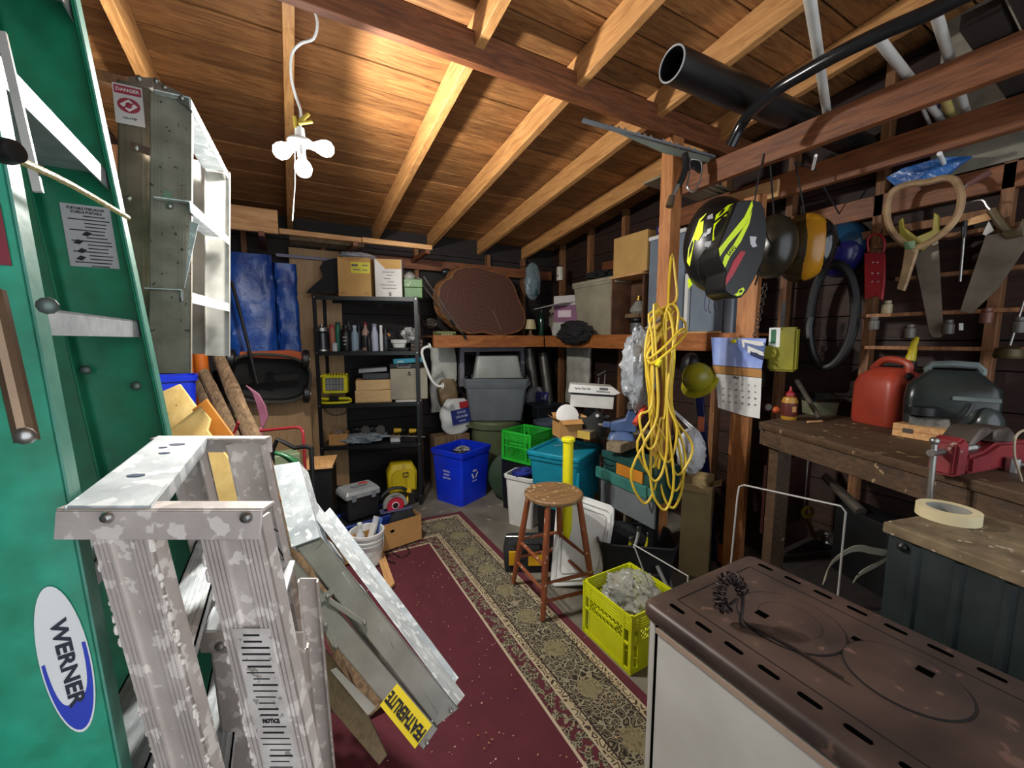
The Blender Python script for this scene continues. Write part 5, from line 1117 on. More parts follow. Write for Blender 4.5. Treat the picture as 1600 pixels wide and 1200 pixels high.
# sacks beside shelf
SK = mat('sack_white', '#d4d6d2', '#bfc2be', 'plain', .45, scale=8, bump=.4)
def sack(lbl, px, py, y, w, h, seed, m, zb=None, tilt=0):
    q = ony(px, py, y); z0 = q.z-h/2; b = MB(); rings = []
    for i in range(15):
        t = i/14; s_ = (math.sin(math.pi*(.06+.88*t))**.35); ring = []
        for j in range(26):
            a = 2*math.pi*j/26; k = noise.noise(V((math.cos(a)*2, t*4, seed)))*.02
            ring.append(V((q.x+tilt*(t-.5)*h+math.copysign(abs(math.cos(a))**.6, math.cos(a))*(w/2*s_+k), y+math.sin(a)*(.055*s_+k), z0+h*t)))
        rings.append(ring)
    b.loft(rings); return b, q
b, q = sack('', 712, 650, 3.86, .34, .36, 2, SK)
b2 = b; T = thing('soil_sack', 'plump white sack with a blue printed panel behind the blue recycling bin', 'sack', V((q.x, 3.86, q.z-.18))); part(T, 'body', b, SK, ang=60)
F = frame(V((q.x+.03, 3.797, q.z+.02)), (1, 0, .12)); part(T, 'blue_panel', MB(F).bb(-.1, .12, -.004, 0, -.09, .06), pl('#22307c'), bev=.001)
for k, s_ in enumerate(('ROK-25', 'UNI-30 MR', 'PREMIUM')): ftext(T, F, s_, .034 if k < 2 else .022, pl('#cfd3e6'), .01, .028-.045*k, -.0045, .8)
part(T, 'red_patch', MB(F).bb(.0, .12, -.004, 0, .065, .13), pl('#b02030'), bev=.001)
solo('sack_pallet', 'stack of brown boards under the white sack with a blue panel', 'boards', MB().bb(1.22, 1.60, 3.80, 3.98, 0, q.z-.185), BARK, bev=.003)
b, q = sack('', 700, 615, 3.96, .22, .30, 9, SK); solo('paper_sack', 'brown folded paper sack behind the white printed sack', 'sack', b, mat('brown_sack', '#8c7452', '#6c583c', bump=.3))
b, q2_ = sack('', 836, 625, 3.90, .26, .30, 4, SK); T = thing('soil_sack', 'grey sack with blue print leaning right of the grey tote', 'sack', V((q2_.x, 3.9, q2_.z-.15))); part(T, 'body', b, pl('#8d8d92'), ang=60)
F = frame(V((q2_.x+.02, 3.83, q2_.z)), (1, 0, -.1)); part(T, 'blue_panel', MB(F).bb(-.06, .11, -.004, 0, -.02, .1), pl('#27307c'), bev=.001); ftext(T, F, 'JM', .075, pl('#c9cce0'), .045, .04, -.0045, 1, math.pi); pbar(T, F, .02, -.055, -.004, .13, .02)
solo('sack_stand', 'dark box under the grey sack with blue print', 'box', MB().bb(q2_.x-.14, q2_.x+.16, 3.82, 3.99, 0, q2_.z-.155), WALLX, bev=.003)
# ducts
for k, (p, q, lb_) in enumerate((((826, 545), (862, 632), 'left one of two leaning silver ducts under the ledge'), ((848, 552), (882, 650), 'right one of two leaning silver ducts under the ledge'))):
    A_, B_ = ony(p[0], p[1], 3.98), ony(q[0]-6, q[1], 3.90); B_ = A_+(B_-A_)*((A_.z-.05)/(A_.z-B_.z)); B_.x = min(B_.x, 2.52+.13*k); B_.y -= .12*k; b = MB().cyl(A_, A_+(B_-A_)*.5, .055, .055, 18); T = thing('metal_duct', lb_, 'pipe', V((B_.x, B_.y, 0)))
    part(T, 'upper_pipe', b, mat('dull_duct', '#6c6862', '#55524c', rough=.4, metal=.6)); part(T, 'lower_pipe', MB().cyl(A_+(B_-A_)*.5, B_, .058, .058, 18), mat('dull_duct', '')); part(T, 'joint_band', MB().cyl(A_+(B_-A_)*.49, A_+(B_-A_)*.51, .062, .062, 18), BLKM)
# white grab bar
g = [onp(x, y_, V((SB.x+.04, SB.y-.02, 0)), V((0, 1, 0))) for x, y_ in ((671, 541), (661, 545), (660, 556), (669, 582), (676, 596), (684, 603), (691, 603))]
T = thing('grab_bar', 'bent white grab bar hooked on the right side of the black shelving', 'handle', g[3]); part(T, 'bar', MB().tube(g, .012, 10, 4), WHITE)
for p_, n_ in ((g[0], (1, 0, .3)), (g[-1], (1, 0, -.2))): part(T, 'mounting_flange', MB().cyl(p_-V(n_)*.004, p_+V(n_).normalized()*.008, .028), WHITE)
# ================================================================== BACK LEDGE: tree slab etc
zl = 1.5415
spts = [(725, 408), (712, 414), (706, 424), (695, 430), (688, 440), (686, 458), (689, 478), (700, 492), (716, 506), (735, 514), (755, 512), (778, 517), (795, 515), (815, 508), (823, 490), (818, 470), (812, 455), (808, 440), (798, 424), (785, 417), (768, 413), (748, 407)]
def slabpts(y, k, dx=0): 
    P_ = [ony(px, py, y) for px, py in spts]; c = sum(P_, V())/len(P_); return [c+(p-c)*k+V((dx, 0, 0)) for p in smooth_path(P_, 3, True)]
S0 = slabpts(3.80, 1.0); zmin = min(p.z for p in S0); dzz = zl+.002-zmin
S0 = [p+V((0, 0, dzz)) for p in S0]
tl = lambda pts, dy: [p+V((0, dy+(p.z-zl)*.10, 0)) for p in pts]
T = thing('tree_slab', 'big live-edge slice of a tree trunk standing on the back ledge', 'slab', V((sum(p.x for p in S0)/len(S0), 3.85, zl)))
cS = sum(S0, V())/len(S0)
fr1 = tl(S0, 0); bk = tl([cS+(p-cS)*1.0+V((-.03, 0, .0)) for p in S0], .06)
b = MB(); b.loft([fr1, bk], False, True); b.loft([[p-V((0, .0, 0)) for p in fr1], tl([cS+(p-cS)*.965 for p in S0], -.003)], False, False); part(T, 'bark', b, mat('slab_bark', '#8f5f34', '#5c3c22', 'plain', .75, scale=26, bump=.4), dbl=True)
def slabmat():
    m = mat('slab_face', '#5c3a2c', '#43291f', 'plain', .45, scale=3, bump=.06); nt = m.node_tree; N = nt.nodes; L = nt.links
    wv = N.new('ShaderNodeTexWave'); wv.wave_type = 'RINGS'; wv.rings_direction = 'Y'; wv.inputs['Scale'].default_value = 9; wv.inputs['Distortion'].default_value = 7; wv.inputs['Detail Scale'].default_value = 1.2
    tc = N.new('ShaderNodeTexCoord'); mp = N.new('ShaderNodeMapping'); mp.inputs['Location'].default_value = (0, 0, -.32); L.new(tc.outputs['Object'], mp.inputs[0]); L.new(mp.outputs[0], wv.inputs['Vector'])
    rp = N.new('ShaderNodeValToRGB'); rp.color_ramp.elements[0].color = hx('#4a2e24'); rp.color_ramp.elements[1].color = hx('#593829'); L.new(wv.outputs['Fac'], rp.inputs[0]); L.new(rp.outputs[0], N['Principled BSDF'].inputs['Base Color']); return m
fc = tl([cS+(p-cS)*.962 for p in S0], -.004); part(T, 'cut_face', MB().prism(fc, (0, .006, 0)), slabmat())
b = MB().bar(cS+V((.12, -.0, -.1)), cS+V((.2, -.012, -.3)), .004, .002); b.v = [v+V((0, -.008+(v.z-zl)*.10, 0)) for v in b.v]; part(T, 'crack', b, pl('#b59a7a'))
solo('leather_strap_pile', 'dark strap and tool pile on the ledge left of the tree slab', 'tool', crumple(ony(686, 510, 3.88)+V((-.07, .05, .03)), (.07, .05, .045), 12, .5, zmin=zl+.001), mat('dark_leather', '#5a4f42', '#1c1815', scale=22))
T = boxcard('cleaner_carton', 'flat green and yellow printed box on the ledge beneath the rods', 'box', fr((ony(692, 518, 3.78).x+.02, 3.79, zl), 3), .2, .1, .04, pl('#8a8a58')); 
label_on(T, fr((ony(692, 518, 3.78).x+.02, 3.79, zl), 3), -.1, .1, .0, .022, -.05, pl('#1c4a2c')); [pbar(T, fr((ony(692, 518, 3.78).x+.02, 3.79, zl), 3), -.04+.03*k, .011, -.0508, .02, .012, pl('#b9b890')) for k in range(4)]
q = ony(698, 425, 4.0); T = thing('goggles', 'dark goggles and strap hanging on the back wall left of the tree slab', 'goggles', q); part(T, 'frame', MB().ell(q, (.06, .03, .035), 16, 8), mat('dark_visor', '#22262e', '#15181d', rough=.2)); part(T, 'strap', MB().bar(q+V((-.02, 0, -.02)), q+V((-.07, .02, -.17)), .035, .006), BLKF); part(T, 'lens_clip', MB().bar(q+V((.04, -.03, .01)), q+V((.08, -.03, -.0)), .02, .008), STEEL)
part(wb, 'goggles_nail', MB().cyl((q.x, YB-.001, q.z+.02), (q.x, q.y+.025, q.z+.02), .003, n=6), STEEL)
# lamp with cream shade, dark green bottle, clear bag with blue bottle
q = V((ony(829, 500, 3.84).x, 3.84, zl+.001)); T = thing('table_lamp', 'small table lamp with a cream shade right of the tree slab', 'lamp', q)
part(T, 'base', MB().lathe([(.035, 0), (.04, .01), (.015, .02), (.02, .04), (.01, .06), (.008, .075)], q, UP, 16), pl('#8a6a52')); part(T, 'lamp_shade', MB().lathe([(.066, .075), (.045, .18), (.043, .18), (.063, .075)], q, UP, 24, False, False), pl('#c9b98c'), dbl=True)
q = V((ony(845, 500, 3.86).x+.02, 3.88, zl+.001)); bottle('wine_bottle', 'dark green bottle under the clear bag in the ledge corner', q, .31, .04, mat('green_glass', '#143c2c', '#0e2a20', rough=.12, bump=0), BLKP, neck=.36)
q = ony(832, 440, 3.86); T = thing('hanging_bag', 'clear plastic bag with a blue-grey bottle hanging in the ledge corner', 'bag', q); solo_b = crumple(q, (.10, .05, .20), 15, .18)
part(T, 'film', solo_b, mat('grey_film', '#8fa0a6', '#6f8086', 'plain', .2, alpha=.55, bump=.6, bs=16)); part(T, 'blue_bottle', MB().lathe([(.04, -.15), (.045, -.14), (.045, 0), (.02, .05), (.015, .1)], q+V((.02, 0, 0)), UP, 16), mat('teal_glass', '#3e5c60', '#2e484c', rough=.2))
part(wb, 'bag_hanger', MB().cyl((q.x, YB-.001, q.z+.2), (q.x, q.y+.02, q.z+.19), .003, n=6), STEEL)
# ================================================================== RIGHT LEDGE (along the right wall)
def RF(px0, px1, xf, z, deg=0):
    y0, y1 = onx(px0, 530, xf).y, onx(px1, 530, xf).y
    F = frame(V((xf, (y0+y1)/2, z)), V((0, -1, 0))) @ Matrix.Rotation(math.radians(deg), 4, 'Z'); return F, y0-y1
def hz(px, py, x): return onx(px, py, x).z
zl = 1.5415
F, w_ = RF(890, 957, 2.50, zl); hh = hz(925, 436, 2.5)-zl
T = tote('beige_tote', 'tall beige lidded bin on the right ledge beside the pink and white carton', 'tote', F @ fr((0, .15, 0)), w_*.96, .26, hh-.03, pl('#a39c86'), .80)
part(T, 'lid', MB(F @ fr((0, .15, 0))).loft([rr(w_, .29, hh-.031, .03), rr(w_, .29, hh-.008, .03), rr(w_*.9, .26, hh, .03)]), pl('#a9a28c'))
solo('black_jacket', 'black jacket heaped on the lid of the beige bin', 'clothing', crumple(F @ V((.0, .13, hh+.045)), (.12, .17, .045), 21, .45, zmin=zl+hh+.001), BLKF)
F, w_ = RF(846, 905, 2.47, zl, -14); hh = hz(915, 437, 2.47)-zl; h2_ = .30
FP = Matrix.Translation(V((2.52, onx(895, 500, 2.5).y+.13, zl+.14))) @ Matrix.Rotation(math.radians(-62), 4, 'Z')
T = thing('open_carton', 'pink and white open carton with a raised white flap on the right ledge', 'box', FP.translation)
part(T, 'body', MB(FP).bb(-.15, .13, 0, .10, 0, .17), pl('#8b5a78'), bev=.002); part(T, 'upper_body', MB(FP).bb(-.15, .13, -.001, .101, .171, .27), pl('#cfc9c6'), bev=.002)
part(T, 'flap', MB(FP).prism([(-.30, -.16, .13), (-.14, 0, .17), (.08, 0, .20), (.0, -.17, .18)], (0, 0, .003)), WHITE); part(T, 'window', MB(FP).bb(-.1, .05, -.003, 0, .05, .12), pl('#e3cdd6')); pbar(T, FP, .08, .2, -.001, .05, .008)
solo('folded_cloth', 'white folded cloth under the pink and white carton', 'cloth', MB(FP).loft([rr(.30, .20, -.138, .04, 0, .05), rr(.32, .22, -.1, .05, 0, .05), rr(.30, .2, -.002, .04, 0, .05)]), mat('cloth_white', '#b9b8b2', '#a3a29c', bump=.3), ang=60)
q = ony(882, 515, 3.40); solo('black_bag', 'black cloth bag slumped over the front edge of the ledge corner', 'bag', crumple(V((2.40, 3.12, 1.57)), (.09, .22, .115), 25, .3), BLKF)
q = V((2.64, 3.66, zl+.19)); solo('canvas_sack', 'crumpled cream canvas sack behind the white flap on the ledge', 'sack', crumple(q, (.10, .19, .18), 31, .3, zmin=zl+.001), mat('canvas', '#aaa191', '#837a6b', bump=.4))
q = onx(875, 425, 2.6); T = thing('spray_can', 'cream can with dark lettering standing on the canvas sack', 'can', q-UP*.06); part(T, 'body', MB().cyl(q-UP*.09, q+UP*.05, .037, n=18), pl('#cfc8b8')); part(T, 'cap', MB().cyl(q+UP*.051, q+UP*.062, .036, .034, 18), BLKP); ftext(T, frame(q-V((.0375, 0, 0)), V((0, -1, 0))), 'AMS', .028, pl('#4a3a30'), 0, -.045, 0)
# divider and shelf with carton
y0, y1 = onx(957, 500, 2.52).y, onx(1008, 500, 2.52).y
T = thing('wall_cubby', 'brown particle board cubby with a cross shelf on the right ledge', 'shelf', V((2.6, (y0+y1)/2, zl)))
PBD = mat('brown_particle', '#6f4c34', '#4f3424', 'plain', .7, scale=10, bump=.1); zs = hz(990, 428, 2.52)
part(T, 'back_panel', MB().bb(2.72, 2.735, y1+.02, y0, zl, zs-.02), PBD); part(T, 'side_panel', MB().bb(2.50, 2.719, y0-.015, y0, zl, zs-.02), PBD); part(T, 'shelf_board', MB().bb(2.47, 2.735, y1-.0, y0, zs-.019, zs), PALEY, bev=.001); part(T, 'side_panel', MB().bb(2.50, 2.719, y1+.006, y1+.02, zl, zs-.02), PBD)
F, w_ = RF(953, 1002, 2.47, zs+.001); hh = hz(975, 368, 2.47)-zs
F, w_ = RF(953, 1004, 2.47, zs+.001, 0); boxcard('carton', 'plain tan carton high on the cubby shelf left of the post', 'box', F @ fr((0, .125, 0)), w_, .22, hh, CARDP)
q = V((2.62, (y0+y1)/2-.02, zl)); T = thing('lantern', 'black lantern carrying a round wooden disc under the glass jar', 'lantern', q)
part(T, 'body', MB().lathe([(.07, 0), (.075, .01), (.06, .02), (.06, .10), (.085, .12), (.085, .14)], q, UP, 20), BLKM); part(T, 'glass', MB().lathe([(.0605, .02), (.0615, .03), (.0615, .09), (.0605, .1)], q, UP, 20, False, False), GREYP)
part(T, 'wood_disc', MB().lathe([(.11, .141), (.115, .15), (.11, .175), (.001, .176)], q, UP, 24), BARK)
q2 = q+UP*.177; T = thing('glass_oil_lamp', 'ribbed glass oil lamp with a brass collar on the round wooden disc', 'lamp', q2)
part(T, 'glass_font', MB().lathe([(.055, 0), (.075, .02), (.07, .05), (.04, .09), (.025, .11)], q2, UP, 24), mat('ribbed_glass', '#a9aaa4', '#83847e', 'plain', .15, bump=.3)); part(T, 'brass_collar', MB().lathe([(.027, .111), (.03, .115), (.03, .13), (.022, .135), (.022, .15)], q2, UP, 20), mat('brass', '#b58f3a', '#8c6c28', metal=.8, rough=.3))
# blue-grey coolers / cabinets behind the post
GB = mat('blue_grey_metal', '#7c8896', '#6b7684', 'plain', .45, scale=4, bump=.03)
ya, yb = onx(1013, 450, 2.50).y, onx(1068, 450, 2.50).y; zt1 = hz(1013, 372, 2.5)
T = thing('metal_cabinet', 'tall blue-grey metal cabinet with handwriting standing on the ledge behind the post', 'cabinet', V((2.6, (ya+yb)/2, zl)))
part(T, 'body', MB().bb(2.50, 2.78, yb, ya, zl, zt1-.03), GB, bev=.004); part(T, 'lid', MB().bb(2.49, 2.785, yb-.005, ya+.008, zt1-.029, zt1), WHITE, bev=.004)
F = frame(V((2.4985, (ya+yb)/2+.02, zl)), V((0, -1, 0))); ftext(T, F, 'Ca', .10, INK, -.04, .21, 0, .8, .15); ftext(T, F, '2', .09, INK, -.04, .32, 0, .8, .3); 
ya2, yb2 = onx(1071, 450, 2.48).y, onx(1150, 450, 2.48).y
T = thing('metal_cabinet', 'wide blue-grey metal cabinet on the ledge between the two posts', 'cabinet', V((2.6, (ya2+yb2)/2, zl)))
part(T, 'body', MB().bb(2.50, 2.76, yb2+.02, ya2-.03, zl, zl+.42), GB, bev=.004); part(T, 'edge_trim', MB().bb(2.47, 2.499, ya2-.03, ya2, zl, zl+.42), WHITE, bev=.002); part(T, 'door_seam', MB().bb(2.4985, 2.50, (ya2+yb2)/2-.10, (ya2+yb2)/2-.096, zl+.01, zl+.41), BLACK)
solo('wooden_dowel', 'pale thin wooden dowel lying on the ledge in front of the wide blue-grey cabinet', 'stick', MB().cyl((2.455, ya2+.02, zl+.008), (2.455, yb2+.07, zl+.008), .0075), PALEY)
q = onx(1030, 350, 2.5); T = boxcard('number_box', 'small white and navy box with a figure 7 on top of the tall cabinet', 'box', frame(V((2.52, (ya+yb)/2+.02, zt1+.001)), V((0, -1, 0))), .15, .06, .065, pl('#d6d4da'))
F = frame(V((2.4895, (ya+yb)/2+.02, zt1+.001)), V((0, -1, 0))); part(T, 'navy_panel', MB(F).bb(-.075, -.01, -.001, 0, 0, .064), pl('#2a2a5c')); ftext(T, F, '8', .04, WHITE, -.045, .033, -.0015); ftext(T, F, '7', .06, INK, .03, .033, -.0006)

# ================================================================== UNDER THE LEDGE, CENTRE
tb = thing('work_table', 'low dark wooden table under the right ledge carrying boards and cartons', 'table', (2.15, 2.55, 0))
TX0, TX1, TY0, TY1, TZ = 2.0, 2.44, 1.96, 2.78, .80
part(tb, 'tabletop', MB().bb(TX0, TX1, TY0, TY1, TZ-.03, TZ), OLDW, bev=.002)
for x in (TX0+.02, TX1-.06):
    for yy in (TY0+.02, TY1-.06): part(tb, 'leg', MB().bb(x, x+.04, yy, yy+.04, 0, TZ-.031), OLDW)
def tz(px, py, d): return at(px, py, d)
TF = lambda x, yy, deg=0: Matrix.Translation(V((x, yy, TZ+.001))) @ Matrix.Rotation(math.radians(deg-28), 4, 'Z')
# cardboard box with white pail
q = at(886, 665, 2.95); F = TF(q.x, q.y, 15); T = boxcard('small_carton', 'open tan carton holding a white pail lid beside the black bucket', 'box', F, .17, .15, .13, CARD, True, .05)
solo('white_pail', 'white plastic pail lid standing in the open tan carton', 'lid', MB().lathe([(.085, -.01), (.09, 0), (.085, .008), (.06, .012), (.001, .014)], F @ V((.0, -.01, .145)), (-.2, -.9, .35), 28), WHITE, ang=25)
q = at(930, 650, 2.95); F = TF(q.x+.0, q.y+.02, 0); T = thing('black_bucket', 'black rubber bucket with a peaked handle edge under the white and black box', 'bucket', F.translation)
b = MB(F); n_ = 32; rings = []
for r_, zz, pk in ((.09, 0, 0), (.115, .12, 0), (.12, .145, 1), (.112, .145, 1), (.085, .01, 0)): rings.append([V((r_*math.cos(2*math.pi*k/n_), r_*math.sin(2*math.pi*k/n_), zz+(.055*max(0, math.cos((2*math.pi*k/n_+math.pi/2)*2))**3 if pk else 0))) for k in range(n_)])
b.loft(rings); part(T, 'body', b, mat('rubber', '#3a3a3a', '#2a2a2a', rough=.7), ang=60); part(T, 'handle_hole', MB(F).cyl((0, -.121, .168), (0, -.126, .168), .012), WHITE)
F2 = Matrix.Translation(V((F.translation.x+.03, F.translation.y+.06, TZ+.205))) @ Matrix.Rotation(math.radians(-36), 4, 'Z') @ Matrix.Rotation(math.radians(3), 4, 'Y')
T = thing('printed_box', 'white and black product box with a flared lid resting on the black bucket', 'box', F2.translation)
part(T, 'lower_body', MB(F2).bb(-.16, .15, -.08, .08, 0, .09), pl('#d3d2cc'), bev=.002); part(T, 'black_band', MB(F2).bb(-.162, .152, -.082, .082, .0905, .105), BLKP); part(T, 'lid', MB(F2).prism([(-.18, -.10, .106), (.15, -.10, .106), (.19, -.10, .125), (.13, -.10, .165), (-.17, -.10, .165)], (0, .16, 0)), WHITE, bev=.002)
ftext(T, F2, 'Spray Gun Kit', .022, INK, -.08, .14, -.1005, .9); ftext(T, F2, 'PROFESSIONAL', .016, INK, .07, .125, -.1005, .9); part(T, 'print_mark', MB(F2).bb(.04, .1, -.1012, -.1002, .138, .156), pl('#6b6b70'))
T = thing('wire_handle_tool', 'black gripped tool with two thin steel rods standing behind the white box', 'tool', F2 @ V((.03, .12, 0)))
for sx in (0, .045): part(T, 'rod', MB().tube([F2 @ V((.05+sx, .12, -.2)), F2 @ V((.05+sx, .12, .23+sx*.3))], .004, 6), STEEL)
part(T, 'grip', MB().cyl(F2 @ V((.04, .12, .22)), F2 @ V((.10, .12, .26)), .014), BLKP)
for k, (p, q, lb_) in enumerate((((912, 680), (985, 655), 'weathered timber with a yellow end at the front of the table'), ((958, 700), (1010, 682), 'grey weathered timber end beside the yellow-ended timber'))):
    A_, B_ = onz(p[0], p[1], TZ+.03), onz(q[0], q[1], TZ+.03); A_.x += .02*0
    dd = (B_-A_).normalized()
    pth = MB().bar(V((A_.x, A_.y, TZ+.032+.0)), V((B_.x, B_.y, TZ+.032)), .10, .055); T = thing('timber_offcut', lb_, 'timber', V((A_.x, A_.y, TZ))); part(T, 'beam', pth, OLDW, bev=.003)
    if k == 0: part(T, 'painted_end', MB().bar(V((A_.x, A_.y, TZ+.032))-dd*.003, V((A_.x, A_.y, TZ+.032))-dd*.0005, .10, .055), pl('#c9a850'))
# blue vise
q = at(972, 655, 2.62); T = thing('bench_vise', 'blue cast bench vise standing on the weathered timbers', 'vise', V((q.x, q.y, TZ+.062)))
VB = mat('vise_blue', '#4a6390', '#374a70', rough=.45); vf = frame(V((q.x, q.y, TZ+.062)), (.7, -.7, 0)); part(T, 'base', MB(vf).loft([rr(.17, .13, 0, .03), rr(.15, .11, .03, .03), rr(.08, .07, .05, .02)]), VB); part(T, 'body', MB(vf).prism([(-.07, -.035, .05), (.09, -.035, .05), (.09, -.035, .16), (.05, -.035, .22), (.02, -.035, .13), (-.07, -.035, .10)], (0, .07, 0)), VB, bev=.005); part(T, 'jaw', MB(vf).bb(.03, .07, -.05, .05, .2, .23), STEEL, bev=.002); part(T, 'screw', MB(vf).cyl((-.15, 0, .08), (-.06, 0, .08), .012), STEEL); part(T, 'anvil', MB(vf).bb(-.12, -.07, -.03, .03, .07, .10), VB, bev=.004)
q = at(1000, 655, 2.35); solo('red_tube', 'short red-orange plastic tube poking out below the crumpled clear bag', 'tube', MB().cyl(at(992, 662, 2.36), at(1008, 636, 2.42), .017, n=14), pl('#d8513c'))
# crumpled clear bag hanging left of the post
q = at(1000, 578, 2.42); T = thing('plastic_bag', 'large crumpled clear plastic bag hanging left of the yellow cords', 'bag', q-UP*.25)
part(T, 'film', crumple(q, (.115, .075, .25), 41, .32, 44, 30), mat('crinkle_film', '#b4b8bd', '#7d8288', 'plain', .16, alpha=.85, bump=1.0, bs=34)); part(T, 'knot', MB().cyl(q+UP*.22, V((2.0, 1.74, q.z+.31)), .012), mat('crinkle_film', ''))
# teal tote with lid, support; green crate; white bin; yellow pipe; cooler lid
pz = .44
TTF = Matrix.Translation(V((1.76, 2.36, .30))) @ Matrix.Rotation(math.radians(28), 4, 'Z')
solo('black_bin', 'plain black storage box on the floor under the teal tote', 'box', MB(TTF @ fr((0, 0, -.30))).loft([rr(.34, .28, 0, .02), rr(.36, .30, .298, .02)]), BLKP)
T = tote('teal_tote', 'teal storage tote with its lid on in front of the table', 'tote', TTF, .44, .38, .38, TEAL, .86)
for k in range(7): part(T, 'rib', MB(TTF).bb(-.2+k*.06, -.18+k*.06, -.195, -.17, .05, .30), TEAL, bev=.002)
lf2 = TTF @ Matrix.Translation(V((0, 0, .384))) 
part(T, 'lid', MB(lf2).loft([rr(.48, .42, 0, .04), rr(.48, .42, .02, .04), rr(.465, .405, .028, .04), rr(.41, .35, .028, .03), rr(.40, .34, .012, .03)]), TEAL, ang=30); part(T, 'scratch', MB(lf2).bar((.04, .12, .0125), (.14, .03, .0125), .004, .001), WHITE)
yp = at(888, 685, 2.45); T = thing('yellow_bat', 'upright yellow plastic tube standing in front of the teal tote', 'tube', V((yp.x, yp.y, 0))); part(T, 'tube', MB().cyl((yp.x, yp.y, 0), (yp.x, yp.y, yp.z-.02), .032, n=18), YEL); part(T, 'knob', MB().lathe([(.034, -.02), (.042, -.015), (.042, .0), (.035, .006)], yp, UP, 18), YEL)
# milk crates
def milk_crate(name, lbl, F, w, h, m, solid_band=False):
    """square lattice crate built from rails, posts and diagonal lattice strips"""
    T = thing(name, lbl, 'crate', F.translation); t = .006
    part(T, 'bottom', MB(F).bb(-w/2+.01, w/2-.01, -w/2+.01, w/2-.01, 0, .01), m)
    for k in range(4):
        G = F @ Matrix.Rotation(math.pi/2*k, 4, 'Z'); yw = -w/2; b = MB(G)
        for a_, c_ in ((0, .022), (h*.48, h*.52), (h-.075, h-.068), (h-.062, h-.055), (h-.049, h-.042), (h-.036, h-.029), (h-.022, h)): b.bb(-w/2, w/2, yw, yw+t, a_, c_)
        for x in (-w/2, -w/2+.045, w/2-.055, w/2-.010): b.bb(x, x+.010, yw-.001, yw+t+.001, 0, h)
        b.bb(-.07, .07, yw-.001, yw+t+.001, h-.11, h-.098)
        part(T, 'side', b, m)
        b = MB(G); x0_, x1_ = -w/2+.055, w/2-.055
        zones = [(h*.52, h-.076)] if solid_band else [(.022, h*.48), (h*.52, h-.076)]
        for z0_, z1_ in zones:
            hh_ = z1_-z0_; sp = .026; n_ = int((x1_-x0_+hh_)/sp)+1
            for s_ in (1, -1):
                for i in range(n_):
                    xs = x0_-hh_+i*sp; p0 = [xs, z0_]; p1 = [xs+hh_, z1_]
                    if p0[0] < x0_: p0 = [x0_, z0_+(x0_-xs)]
                    if p1[0] > x1_: p1 = [x1_, z1_-(xs+hh_-x1_)]
                    if p1[0]-p0[0] < .006: continue
                    if s_ < 0: p0[0], p1[0] = -p0[0], -p1[0]
                    b.bar((p0[0], yw+t/2, p0[1]), (p1[0], yw+t/2, p1[1]), .004, .0028, (0, 1, 0))
        part(T, 'lattice', b, m)['kind'] = 'stuff'
        if solid_band: part(T, 'panel', MB(G).bb(x0_, x1_, yw+.001, yw+t-.001, .022, h*.48), m)
        for x in (-w/2, ): part(T, 'corner_post', MB(G).bb(x, x+.02, yw, yw+.02, 0, h), m, bev=.003)
    return T
YF_ = frame(V((0, 0, 0)), (1, 0, 0))
cr = onz(980, 1058); GFc = Matrix.Translation(V((1.425, 1.36, .002))) @ Matrix.Rotation(math.radians(1), 4, 'Z')
YC = mat('crate_yellow', '#dbe01c', '#c9cf12', rough=.38, bump=.03)
milk_crate('milk_crate', 'bright yellow milk crate of bottles and plastic beside the stove', GFc, .33, .28, YC, True)
GCF = Matrix.Translation(V((1.80, 2.98, .46))) @ Matrix.Rotation(math.radians(-69), 4, 'Z')
milk_crate('milk_crate', 'green lattice milk crate stacked near the sage refuse bin', GCF, .32, .26, GRNP)
solo('crate_base_box', 'dark storage box beneath the green milk crate', 'box', MB(Matrix.Translation(V((1.82, 3.01, 0))) @ Matrix.Rotation(math.radians(-69), 4, 'Z')).loft([rr(.32, .32, 0, .02), rr(.34, .34, .457, .02)]), BLKP)
WBF = Matrix.Translation(V((1.72, 2.80, 0))) @ Matrix.Rotation(math.radians(-75), 4, 'Z')
WBF = Matrix.Translation(V((1.63, 2.74, 0))) @ Matrix.Rotation(math.radians(-60), 4, 'Z')
T = tote('white_bin', 'white plastic bin with blue cloth inside behind the stool', 'bin', WBF, .26, .20, .42, WHITE, .84)
part(T, 'blue_cloth', crumple(WBF @ V((0, 0, .43)), (.10, .07, .035), 44, .5), mat('blue_cloth', '#2340b0', '#2a1c50', scale=9, bump=.4)); part(T, 'contents', MB(WBF).loft([rr(.2, .14, .3, .02), rr(.22, .16, .40, .02)]), BLKP)
# tubs at the back right
for (px, py, yy, cl, lb_, w_, h_) in ((862, 668, 3.42, '#5f6c7c', 'blue-grey oval tub under the ledge corner', .36, .16), (850, 640, 3.66, '#23282e', 'dark crate behind the blue-grey oval tub', .34, .14)):
    q = ony(px, py, yy); T = tote('wash_tub', lb_, 'tub', Matrix.Translation(V((q.x, yy, q.z-h_/2))), w_, .26, h_, pl(cl), .86, r=.12 if w_ > .35 else .02)
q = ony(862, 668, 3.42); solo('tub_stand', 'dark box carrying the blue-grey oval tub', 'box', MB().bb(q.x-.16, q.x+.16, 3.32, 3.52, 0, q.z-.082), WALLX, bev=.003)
q = ony(850, 640, 3.66); solo('tub_stand', 'tall dark box carrying the dark crate in the corner', 'box', MB().bb(q.x-.12, q.x+.14, 3.58, 3.76, 0, q.z-.072), WALLX, bev=.003)
